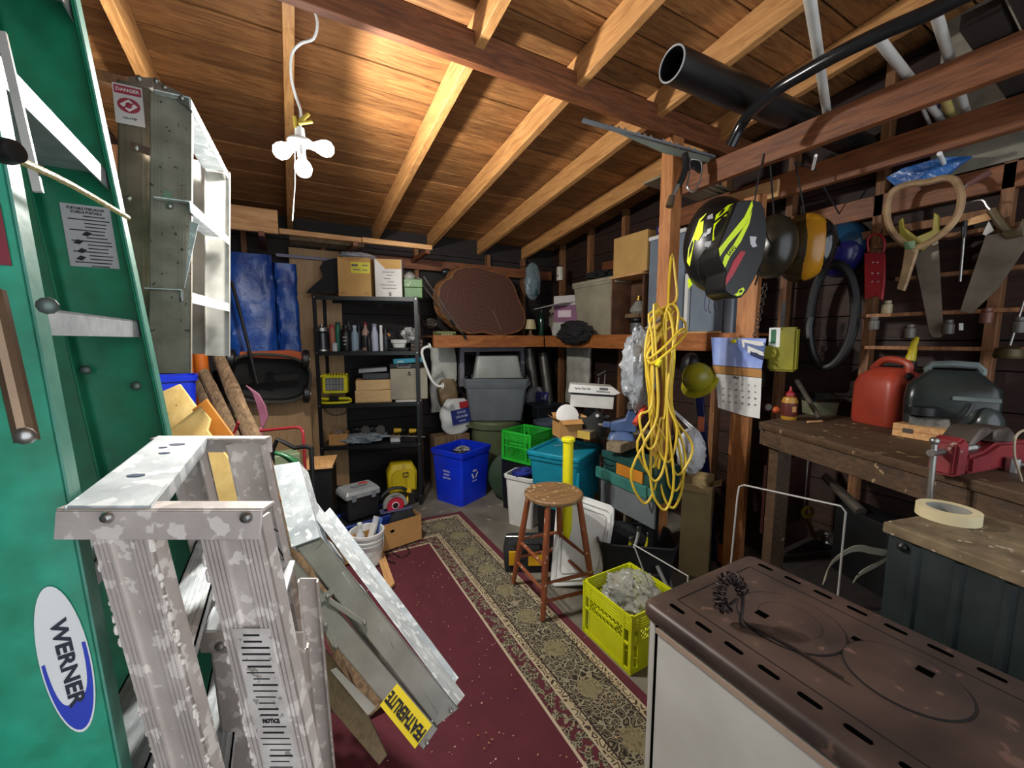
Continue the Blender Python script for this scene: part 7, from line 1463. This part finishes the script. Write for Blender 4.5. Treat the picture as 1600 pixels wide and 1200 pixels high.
part(T, 'roll', MB().lathe([(TR*.68, 0), (TR, 0), (TR, .03), (TR*.68, .03), (TR*.68, 0)], tq, UP, 44, False, False), mat('tape_cream', '#d8cba4', '#c9bb92', rough=.6, bump=.04), ang=40); part(T, 'core', MB().lathe([(TR*.63, .001), (TR*.675, .001), (TR*.675, .029), (TR*.63, .029), (TR*.63, .001)], tq, UP, 44, False, False), pl('#9a9a92'), ang=40)
# ---- wire frames
wA = onx(1155, 757, 1.66); wB = onx(1322, 795, 1.66)
T = thing('wire_rack', 'tall thin white wire frame standing between the stove and the workbench', 'frame', V((1.66, (wA.y+wB.y)/2, 0)))
part(T, 'wire', MB().tube([V((1.66, wA.y+.03, .006)), V((1.66, wA.y+.005, wA.z-.06)), wA+V((0, 0, -.01)), wA+V((0, -.02, .004)), wB+V((0, .015, .004)), wB+V((0, 0, -.012)), V((1.66, wB.y, .006))], .0035, 8), mat('wire_white', '#b4b4b0', '#9a9a96', rough=.4, bump=0))
w1, w2, w3 = at(990, 851, 1.75), at(1075, 900, 1.45), at(1018, 925, 1.72)
solo('bent_wire', 'bent white wire rod sticking up in front of the black tool bag', 'wire', MB().tube([at(990, 856, 1.75)+V((0, 0, 0)), w1, w2, V((w2.x, w2.y, .006))], .003, 8).tube([w1, w3, V((w3.x, w3.y, .012))], .003, 8), mat('wire_white', ''))
# under-bench clutter
for k, (px, py, d, r, lb_, m_) in enumerate(((1300, 752, 2.3, (.05, .05, .04), 'grey metal fitting under the bench left of the pipes', STEEL), (1345, 900, 1.8, (.11, .10, .08), 'dark coiled belt heap at the foot of the bench', BLKF))):
    q = at(px, py, d); q.z = .322+r[2] if k == 0 else r[2]+.004; solo('scrap_heap', lb_, 'scrap', crumple(q, r, 70+k, .35, zmin=q.z-r[2]), m_)
for k, (p, q, lb_) in enumerate((((1290, 745), (1345, 800), 'dusty upper steel pipe slanting under the workbench'), ((1315, 770), (1375, 830), 'dusty lower steel pipe slanting under the workbench'))):
    solo('steel_pipe', lb_, 'pipe', MB().cyl(at(p[0], p[1], 2.2), at(q[0], q[1], 1.95), .022, .026, 14), mat('dusty_steel', '#6c645a', '#4a443c', metal=.4))
part(wbn, 'pipe_bracket', MB().bar(at(1332, 800, 2.1)-UP*.06, V((at(1332, 800, 2.1).x, at(1332, 800, 2.1).y, .321)), .05, .05), BW)
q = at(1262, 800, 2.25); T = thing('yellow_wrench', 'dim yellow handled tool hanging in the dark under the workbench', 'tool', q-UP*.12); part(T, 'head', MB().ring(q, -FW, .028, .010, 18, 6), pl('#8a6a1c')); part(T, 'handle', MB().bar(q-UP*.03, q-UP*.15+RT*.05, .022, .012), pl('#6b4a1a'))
part(wbn, 'tool_nail', MB().cyl(q+UP*.02+FW*.03, V((q.x, q.y, BZ-.04))+FW*.03, .004), STEEL)
b = MB(); q = at(1345, 868, 1.75); pts = [at(1290, 905, 1.78), at(1300, 878, 1.76), at(1325, 858, 1.75), at(1345, 852, 1.75), at(1365, 856, 1.76), at(1392, 862, 1.8), at(1380, 874, 1.78), at(1350, 890, 1.72), at(1338, 902, 1.72)]
pp_ = smooth_path(pts, 5)
for a_, c_ in zip(pp_, pp_[1:]): b.prism([a_, c_, c_-UP*.035+FW*.012, a_-UP*.035+FW*.012], FW*.004)
solo('canvas_strap', 'cream canvas strap looped over the dark heap at the foot of the bench', 'strap', b, mat('cream_strap', '#9c9684', '#857f6e', rough=.85), dbl=True)
q = at(1240, 925, 2.0)

# ================================================================== HELMETS AND WALL TOOLS
CF_ = Matrix(((RT.x, FW.x, 0), (RT.y, FW.y, 0), (0, 0, 1)))          # local (right, depth, up)
def ray_ell(px, py, c, r):
    d = ray(px, py).normalized(); o = CAM-V(c); O = V((o.dot(RT)/r[0], o.dot(FW)/r[1], o.z/r[2])); D_ = V((d.dot(RT)/r[0], d.dot(FW)/r[1], d.z/r[2]))
    A_, B_, C_ = D_.dot(D_), 2*O.dot(D_), O.dot(O)-1; q = B_*B_-4*A_*C_
    t = (-B_-math.sqrt(q))/(2*A_) if q > 0 else -B_/(2*A_); return CAM+d*t
def dec(T, nm, pts, c, r, m, th=.0015):
    r2 = tuple(x+.0015 for x in r); P_ = [ray_ell(px, py, c, r2) for px, py in pts]; n_ = (CAM-V(c)).normalized(); part(T, nm, MB().prism(P_, n_*th), m)
def z3(L): return [(1040+x/5.714, 280+y/5.714) for x, y in L]
HD = 1.78; hc = at(1122, 384, HD); hr = (.142, .15, .205)
T = thing('motocross_helmet', 'black motocross helmet with neon yellow stripes and red flash hanging beside the post', 'helmet', at(1135, 465, HD))
HB = mat('helmet_black', '#060607', '#040405', 'plain', .38, bump=0); NY = mat('neon_yellow', '#d8f01c', '#c9e014', rough=.3, bump=0)
part(T, 'shell', MB().ell(hc, hr, 32, 22, 0, 0, CF_), HB, ang=60)
vis = z3([(640, 190), (780, 183), (850, 200), (890, 260), (905, 420), (900, 560), (870, 720), (800, 880), (730, 1000), (680, 1055), (610, 1055), (540, 1010), (525, 960), (540, 820), (470, 690), (470, 600), (520, 480)])
vp0 = at(1165, 390, HD-.165); VN = (-FW*.96+RT*.18+UP*.1).normalized(); VP = [onp(x, y_, vp0, VN) for x, y_ in vis]; vc_ = sum(VP, V())/len(VP)
b = MB(); b.loft([VP, [vc_+(p-vc_)*1.0+VN*-.015 for p in VP], [vc_+(p-vc_)*.93+VN*-.13 for p in VP]][::-1] if True else []); part(T, 'visor', b, HB, dbl=True, bev=.004)
def vd(nm, L, m, k=.001): part(T, nm, MB().prism([onp(x, y_, vp0+VN*k, VN) for x, y_ in z3(L)], VN*.001), m)
vd('yellow_stripe', [(772, 190), (700, 340), (570, 500), (475, 620), (485, 690), (560, 580), (720, 400), (778, 240)], NY); vd('yellow_stripe', [(772, 280), (690, 440), (600, 590), (525, 690), (510, 745), (530, 790), (575, 690), (670, 560), (745, 400)], NY)
vd('red_flash', [(670, 640), (715, 650), (650, 770), (600, 860), (535, 950), (540, 880), (600, 740)], pl('#b01a2a', .3)); vd('white_logo', [(750, 510), (812, 515), (800, 560), (815, 600), (775, 610), (755, 575)], pl('#c9c9c9')); vd('neon_emblem', [(650, 990), (690, 965), (705, 985), (680, 1030), (640, 1045), (610, 1030), (640, 1015)], NY)
part(T, 'emblem_hole', MB().prism([onp(x, y_, vp0+VN*.0025, VN) for x, y_ in z3([(655, 1000), (680, 985), (688, 1000), (665, 1018)])], VN*.001), HB)
ftext_o = onp(*z3([(590, 640)])[0], vp0+VN*.0025, VN); xd = (onp(*z3([(640, 570)])[0], vp0, VN)-onp(*z3([(540, 690)])[0], vp0, VN)).normalized(); text('SAVG', .020, INK, T, ftext_o, xd, VN.cross(xd))
for nm_, L, m in (('yellow_patch', [(620, 280), (560, 300), (430, 400), (415, 550), (500, 540), (590, 420)], NY), ('dark_diamond', [(545, 350), (450, 420), (440, 440), (500, 470), (540, 410)], HB), ('yellow_stripe', [(650, 205), (560, 230), (450, 320), (440, 370), (540, 290)], NY), ('grey_patch', [(420, 305), (375, 330), (370, 360), (425, 350)], pl('#8f9296')), ('grey_patch', [(370, 470), (330, 490), (330, 520), (365, 510)], pl('#8f9296')), ('grey_patch', [(410, 430), (370, 450), (365, 500), (400, 480)], pl('#b0b2b4')), ('grey_patch', [(410, 550), (350, 560), (345, 600), (400, 610)], pl('#8f9296')),
    ('yellow_stripe', [(370, 300), (300, 390), (340, 370), (330, 480), (290, 550), (260, 540), (240, 640), (215, 780), (190, 740), (205, 620), (250, 500), (300, 360)], NY), ('yellow_patch', [(215, 880), (195, 900), (205, 980), (240, 940)], NY)):
    dec(T, nm_, z3(L), hc, hr, m)
dec(T, 'face_opening', z3([(420, 590), (480, 640), (500, 760), (480, 850), (400, 960), (320, 930), (280, 820), (290, 720), (340, 640)]), hc, hr, mat('liner_black', '#020202', rough=.95, bump=0), .003)
part(T, 'chin_strap', MB().tube([at(1118, 440, HD), at(1120, 465, HD), at(1122, 484, HD)], .005, 6, 3), BLKF); part(T, 'strap_loop', MB().tube([at(1180, 445, HD), at(1190, 400, HD+.1), at(1178, 325, HD+.2), V((2.073, 1.22, 2.40))], .004, 6, 3), BLKF)
GLS = mat('helmet_gloss', '#121316', '#0a0b0d', 'plain', .18, bump=0, coat=.4)
h2 = at(1206, 386, 2.02); T = thing('dark_helmet', 'plain dark rounded helmet tucked behind the motocross helmet', 'helmet', h2-UP*.13); part(T, 'shell', MB().ell(h2, (.10, .13, .155), 26, 16, 0, 0, CF_), mat('helmet_olive', '#2c281c', '#1c1912', 'plain', .3, bump=0)); part(T, 'strap', MB().tube([h2+UP*.15, V((2.12, h2.y+.02, 2.36))], .004, 6), BLKF)
h3 = at(1254, 388, 2.12); r3 = (.128, .14, .175); T = thing('amber_helmet', 'helmet with a broad amber band and dark visor, second in the hanging row', 'helmet', h3-UP*.17); part(T, 'shell', MB().ell(h3, r3, 30, 20, 0, 0, CF_), mat('helmet_brown', '#33260f', '#1f1708', 'plain', .25, bump=0))
part(T, 'amber_band', MB().ell(h3-FW*.012, (.106, .138, .172), 30, 20, 0, 0, CF_), mat('amber', '#b8801e', '#946314', 'plain', .25, bump=0)); part(T, 'visor', MB().ell(h3+RT*.032-FW*.022, (.088, .134, .148), 28, 18, 0, 0, CF_), GLS); part(T, 'strap', MB().tube([h3+UP*.17, V((2.36, h3.y+.05, 2.42)), V((2.578, h3.y+.05, 2.42))], .004, 6), BLKF)
h4 = at(1315, 390, 2.36); T = thing('blue_helmet', 'teal and purple helmet, farthest right in the hanging row', 'helmet', h4-UP*.15); part(T, 'shell', MB().ell(h4, (.115, .14, .16), 30, 20, 0, 0, CF_), mat('helmet_teal', '#1f4a68', '#132f46', 'plain', .25, bump=0)); part(T, 'purple_side', MB().ell(h4-RT*.018-FW*.012-UP*.03, (.098, .132, .125), 26, 16, 0, 0, CF_), mat('helmet_purple', '#2c2a78', '#1c1a52', 'plain', .25, bump=0)); dec(T, 'dark_vent', [(1296, 398), (1312, 372), (1316, 400), (1306, 402)], h4-FW*.015, (.115, .14, .16), GLS); part(T, 'strap', MB().tube([h4+UP*.155, V((2.60, h4.y, 2.334))], .004, 6), BLKF)
for o_ in (0, .08): solo('lanyard', ('thin blue lanyard hanging left under the motocross helmet', 'thin blue lanyard hanging right under the motocross helmet')[o_ > 0], 'cord', MB().tube([V((2.46, onx(1105, 450, 2.46).y-o_*.9, 1.99)), V((2.455, onx(1103, 470, 2.46).y-o_*.9, 1.82)), V((2.46, onx(1100, 485, 2.46).y-o_*.9, 1.72)), V((2.458, onx(1104, 492, 2.46).y-o_*.9, 1.69))], .0028, 6, 4), pl('#2a3a78'))
# wall tools at x = 2.72
WX = 2.72
def wp(px, py, e=0): return onx(px, py, WX-e)
def wpoly(T, nm, L, m, th=.004, e=0, **k): return part(T, nm, MB().prism([wp(x, y_, e) for x, y_ in L], (th, 0, 0)), m, **k)
BLADE = mat('saw_blade', '#9a9080', '#6f665a', 'plain', .5, .5, scale=6, bump=.1)
T = thing('handsaw', 'old handsaw with a yellow-green handle hanging blade down through the wooden hoop', 'saw', wp(1465, 527)); wpoly(T, 'blade', [(1428, 400), (1440, 392), (1466, 376), (1474, 520), (1470, 527), (1458, 527), (1452, 518)], BLADE, .002)
wpoly(T, 'handle', [(1403, 345), (1410, 340), (1412, 355), (1432, 370), (1456, 360), (1459, 332), (1466, 336), (1467, 370), (1440, 392), (1425, 385), (1405, 372)], mat('handle_yellow', '#a89a3a', '#857828', rough=.5), .02, .012, bev=.003)
T = thing('handsaw', 'handsaw with a brown and yellow handle hanging blade down at the far right', 'saw', wp(1508, 492)); wpoly(T, 'blade', [(1540, 368), (1600, 358), (1604, 385), (1560, 450), (1518, 490), (1500, 486)], BLADE, .002); wpoly(T, 'handle', [(1546, 330), (1556, 325), (1582, 360), (1590, 355), (1598, 340), (1600, 368), (1572, 374), (1560, 362)], mat('handle_brown', '#5a4a2c', '#3d3220', rough=.5), .02, .012, bev=.003); wpoly(T, 'sawtooth_edge', [(1545, 345), (1553, 360), (1540, 368), (1535, 366)], WHITE, .002, .002)
T = thing('wooden_hoop', 'large wooden racket-like hoop with a short handle hanging on the right wall', 'hoop', wp(1412, 452)); 
part(T, 'hoop', MB().tube([wp(x, y_, .06) for x, y_ in ((1420, 385), (1394, 362), (1386, 330), (1394, 300), (1420, 288), (1450, 284), (1476, 278), (1494, 284), (1502, 310), (1496, 336), (1480, 358), (1456, 376), (1436, 386))], .015, 8, 4, True), mat('hoop_wood', '#a88a64', '#7d6244', 'plain', .5, scale=14, bump=.1)); wpoly(T, 'handle', [(1414, 380), (1436, 384), (1432, 395), (1416, 445), (1412, 455), (1400, 452), (1408, 420)], mat('hoop_wood', ''), .025, .07, bev=.004); wpoly(T, 'green_mark', [(1412, 378), (1430, 376), (1430, 388), (1414, 390)], pl('#5c7c50'), .002, .078)
q = onx(1448, 270, 2.66); T = thing('plastic_bag', 'blue plastic bag tucked between the joists above the wooden hoop', 'bag', q); b = MB().prism([onx(x, y_, 2.66) for x, y_ in ((1384, 278), (1410, 263), (1470, 246), (1518, 244), (1500, 256), (1480, 272), (1475, 282), (1440, 290), (1400, 292))], (.02, 0, 0)); part(T, 'film', b, mat('blue_film', '#2563a8', '#153f7c', 'plain', .3, bump=.9, bs=16))
T = thing('red_level', 'red perforated metal frame with a handle hole hanging on the right wall', 'tool', wp(1365, 470)); wpoly(T, 'body', [(1350, 395), (1382, 395), (1382, 440), (1378, 470), (1370, 462), (1350, 468)], REDP, .02, .02, bev=.003)
part(T, 'handle_loop', MB().tube([wp(x, y_, .01) for x, y_ in ((1357, 394), (1356, 375), (1364, 366), (1376, 368), (1382, 378), (1380, 394))], .006, 8, 3), REDP)
for x, y_ in ((1363, 427), (1372, 427), (1363, 440), (1372, 440), (1364, 410), (1371, 410)): part(T, 'rivet', MB().cyl(wp(x, y_, .021), wp(x, y_, .024), .004, n=8), STEEL)
q = wp(1300, 500); T = thing('tyre', 'large black tyre hung on the right wall in the shadow behind the bench', 'tyre', q-UP*.3)
tr = [V((2.70+.01*math.cos(a*2), q.y+.11*math.cos(a), q.z+.02+.29*math.sin(a))) for a in [2*math.pi*k/32 for k in range(32)]]; part(T, 'tyre', MB().tube(tr, .024, 10, 0, True), mat('tyre_rubber', '#070708', '#040405', rough=.5, bump=.05))
T = thing('steel_pipe', 'grey steel pipe leaning behind the tin toward the wall', 'pipe', bp(1325, 610)); part(T, 'pipe', MB().cyl(V((2.62, wp(1262, 560).y, BZ+.19)), V((2.45, wp(1330, 600).y+.02, BZ+.015)), .013, n=12), mat('dusty_steel', ''))
wpl = lambda L, m, lbl, nm, cat, th=.012, e=.02: solo(nm, lbl, cat, MB().prism([wp(x, y_, e) for x, y_ in L], (th, 0, 0)), m, bev=.001)
wpl([(1505, 344), (1552, 330), (1552, 342), (1506, 354)], PALEY, 'short bright lath nailed behind the second handsaw', 'lath_piece', 'board'); wpl([(1498, 505), (1505, 505), (1505, 516), (1498, 516)], WHITE, 'tiny white tag on the wall below the second handsaw', 'tag', 'tag', .002)
T = thing('hand_drill_brace', 'bright bent wire brace on the right wall beside the hoop', 'tool', wp(1530, 330)); part(T, 'crank', MB().tube([wp(x, y_, .03) for x, y_ in ((1506, 320), (1522, 314), (1536, 313), (1542, 322), (1550, 330))], .004, 6, 3), STEEL); part(T, 'grip', MB().cyl(wp(1548, 328, .03), wp(1572, 362, .03), .014), mat('handle_brown', ''))
T = thing('screwdriver', 'clear-handled screwdriver stuck through the hoop top on the right wall', 'tool', wp(1500, 295)); part(T, 'shaft', MB().cyl(wp(1498, 298, .05), wp(1512, 288, .05), .004), STEEL); part(T, 'grip', MB().cyl(wp(1512, 288, .05), wp(1548, 268, .05), .012, .014), mat('red_clear', '#6a4a46', rough=.2))
T = thing('long_chisel', 'long dark steel rod tool hanging between the two handsaws', 'tool', wp(1500, 440)); part(T, 'grip', MB().cyl(wp(1507, 345, .02), wp(1506, 372, .02), .010), BLKP); part(T, 'shaft', MB().cyl(wp(1506, 372, .02), wp(1500, 440, .02), .005), STEEL)
T = thing('oil_lamp', 'old brass oil can with a long thin spout on the right wall', 'can', wp(1575, 560)); q = wp(1575, 560, .04); part(T, 'body', MB().lathe([(.04, 0), (.045, .01), (.04, .04), (.012, .055)], q, UP, 18), mat('old_brass', '#5a4f30', '#3d351f', metal=.5)); part(T, 'spout', MB().cyl(q+UP*.05, wp(1600, 470, .04), .004), STEEL)
b = MB()
for k, (px, py) in enumerate(((1365, 515), (1420, 528), (1480, 522), (1540, 505), (1385, 490), (1590, 520))):
    q = wp(px, py, .035); o_ = solo('jar', ('small dusty jar on the wall laths behind the gas can spout', 'second small dusty jar under the first handsaw tip', 'dusty jar beneath the second handsaw', 'rust-coloured tin below the second handsaw tip', 'pale chip of wood standing on the upper lath', 'dusty jar at the far right of the wall laths')[k], 'jar', MB().lathe([(.02, 0), (.022, .005), (.022, .045), (.015, .05), (.017, .055), (.017, .065)], q, UP, 14), pl(('#5c5850', '#6b665c', '#4f4a42', '#6a4030', '#9a8a6c', '#57524a')[k]))
# ================================================================== STORED OVERHEAD
JZ = 2.474
q0 = onz(1050, 100, JZ+.065); T = thing('abs_pipe', 'big black plastic pipe with an open end resting on the ceiling joists', 'pipe', q0)
b = MB(); n_ = 28; ax = V((1, -.03, 0)).normalized(); Lp = 2.83-q0.x; b.lathe([(.055, .0), (.063, .0), (.063, Lp), (.055, Lp), (.055, 0)], q0, ax, n_, False, False); part(T, 'pipe', b, mat('abs_black', '#141416', '#0b0b0c', rough=.35, bump=.03), ang=50); part(T, 'pale_edge', MB().ring(q0-ax*.001, ax, .059, .0035, 32, 6), pl('#9a9a9c'))
pts = [V((1.86, 1.235, 2.37))]+[onz(px, py, 2.44) for px, py in ((1165, 185), (1210, 143), (1260, 112), (1310, 84), (1380, 50), (1450, 20), (1520, -14), (1600, -50))]
solo('poly_pipe', 'curved shiny black poly pipe sagging under the roof boards', 'pipe', MB().tube([onz(1142, 228, 2.36)]+pts[1:], .023, 12, 4), mat('poly_black', '#1a1c1f', '#121316', rough=.22, bump=0))
PV = mat('pvc_white', '#c4c2bb', '#b2b0a9', rough=.4, bump=.02)
for k, (p, q, r_, m_, lb_) in enumerate((((1262, -25), (1292, 175), .016, PV, 'long white plastic pipe crossing the joists in front of the black pipe'), ((1372, 60), (1440, 146), .016, PV, 'white plastic pipe in the middle of the overhead stack'), ((1462, 20), (1514, 190), .015, PV, 'white plastic pipe nearest the grey wall panel'), ((1440, 165), (1458, 206), .008, PV, 'thin off-white pipe between the first two joists'), ((1470, 140), (1494, 196), .017, mat('foam_yellow', '#c9b670', '#a89654', rough=.8), 'rolled yellow foam between the joists'), ((1470, 130), (1462, 205), .007, pl('#3a3466'), 'thin purple rod between the joists'), ((1468, 240), (1479, 265), .009, WHITE, 'short white tube above the blue plastic bag'), ((1275, 243), (1270, 264), .006, WHITE, 'tiny white rod under the first joist'))):
    zz = 2.50 if k < 6 else 2.30
    A_, B_ = onz(p[0], p[1], zz), onz(q[0], q[1], zz)
    if k < 6:
        d_ = (B_-A_).normalized(); 
        if B_.x < 2.66: B_ = B_+d_*min(.4, max(0, (2.68-B_.x)/max(.2, d_.x)))
    solo('plastic_pipe', lb_, 'pipe', MB().cyl(A_, B_, r_, n=14), m_)
for k in range(4):
    yy = .12+.11*k; solo('dark_timber', ('dark timber nearest the camera among the boards on the joists', 'second dark timber among the boards on the joists', 'third dark timber among the boards on the joists', 'dark timber farthest from the camera among the boards on the joists')[k], 'timber', MB(fr((0, 0, 0), 0)).obox((1.62+.1*k, yy, 2.476), (1.1, .05, 0), (0, .085, 0), (0, 0, .045+.012*(k % 3))), mat('dark_timber', '#2a211b', '#15110e', 'wood', .8, axis=0))
for k in range(3): solo('thin_board', ('lowest of three thin grey boards stacked on the far joists', 'middle of three thin grey boards stacked on the far joists', 'topmost of three thin grey boards stacked on the far joists')[k], 'board', MB().obox((2.0+.04*k, 1.78-.02*k, 2.4675+.016*k), (.82-.04*k, .05, 0), (0, .14, 0), (0, 0, .014)), OLDW, bev=.001)
# last small things
q = [onz(px, py, .018) for px, py in ((598, 852), (612, 846), (630, 850), (640, 862), (626, 870), (610, 862), (600, 872), (618, 880))]
solo('black_cable', 'thin black cable looped on the rug in front of the open carton', 'cable', MB().tube(q, .0032, 6, 5), BLKP)
q = [onz(px, py, .016) for px, py in ((588, 868), (600, 866), (617, 915), (606, 925))]
solo('brown_board', 'narrow brown board lying on the rug edge beside the white bucket', 'board', MB().prism(q, (0, 0, .02)), PALEY, bev=.002)
a, c = onx(1118, 338, 2.56), onx(1214, 318, 2.56)
solo('pale_block', 'pale timber block nailed along the second joist above the motocross helmet', 'timber', MB().obox((2.555, c.y, 2.337), (.022, 0, 0), (0, a.y-c.y, 0), (0, 0, .10)), mat('pale_wood_y', ''), bev=.002)
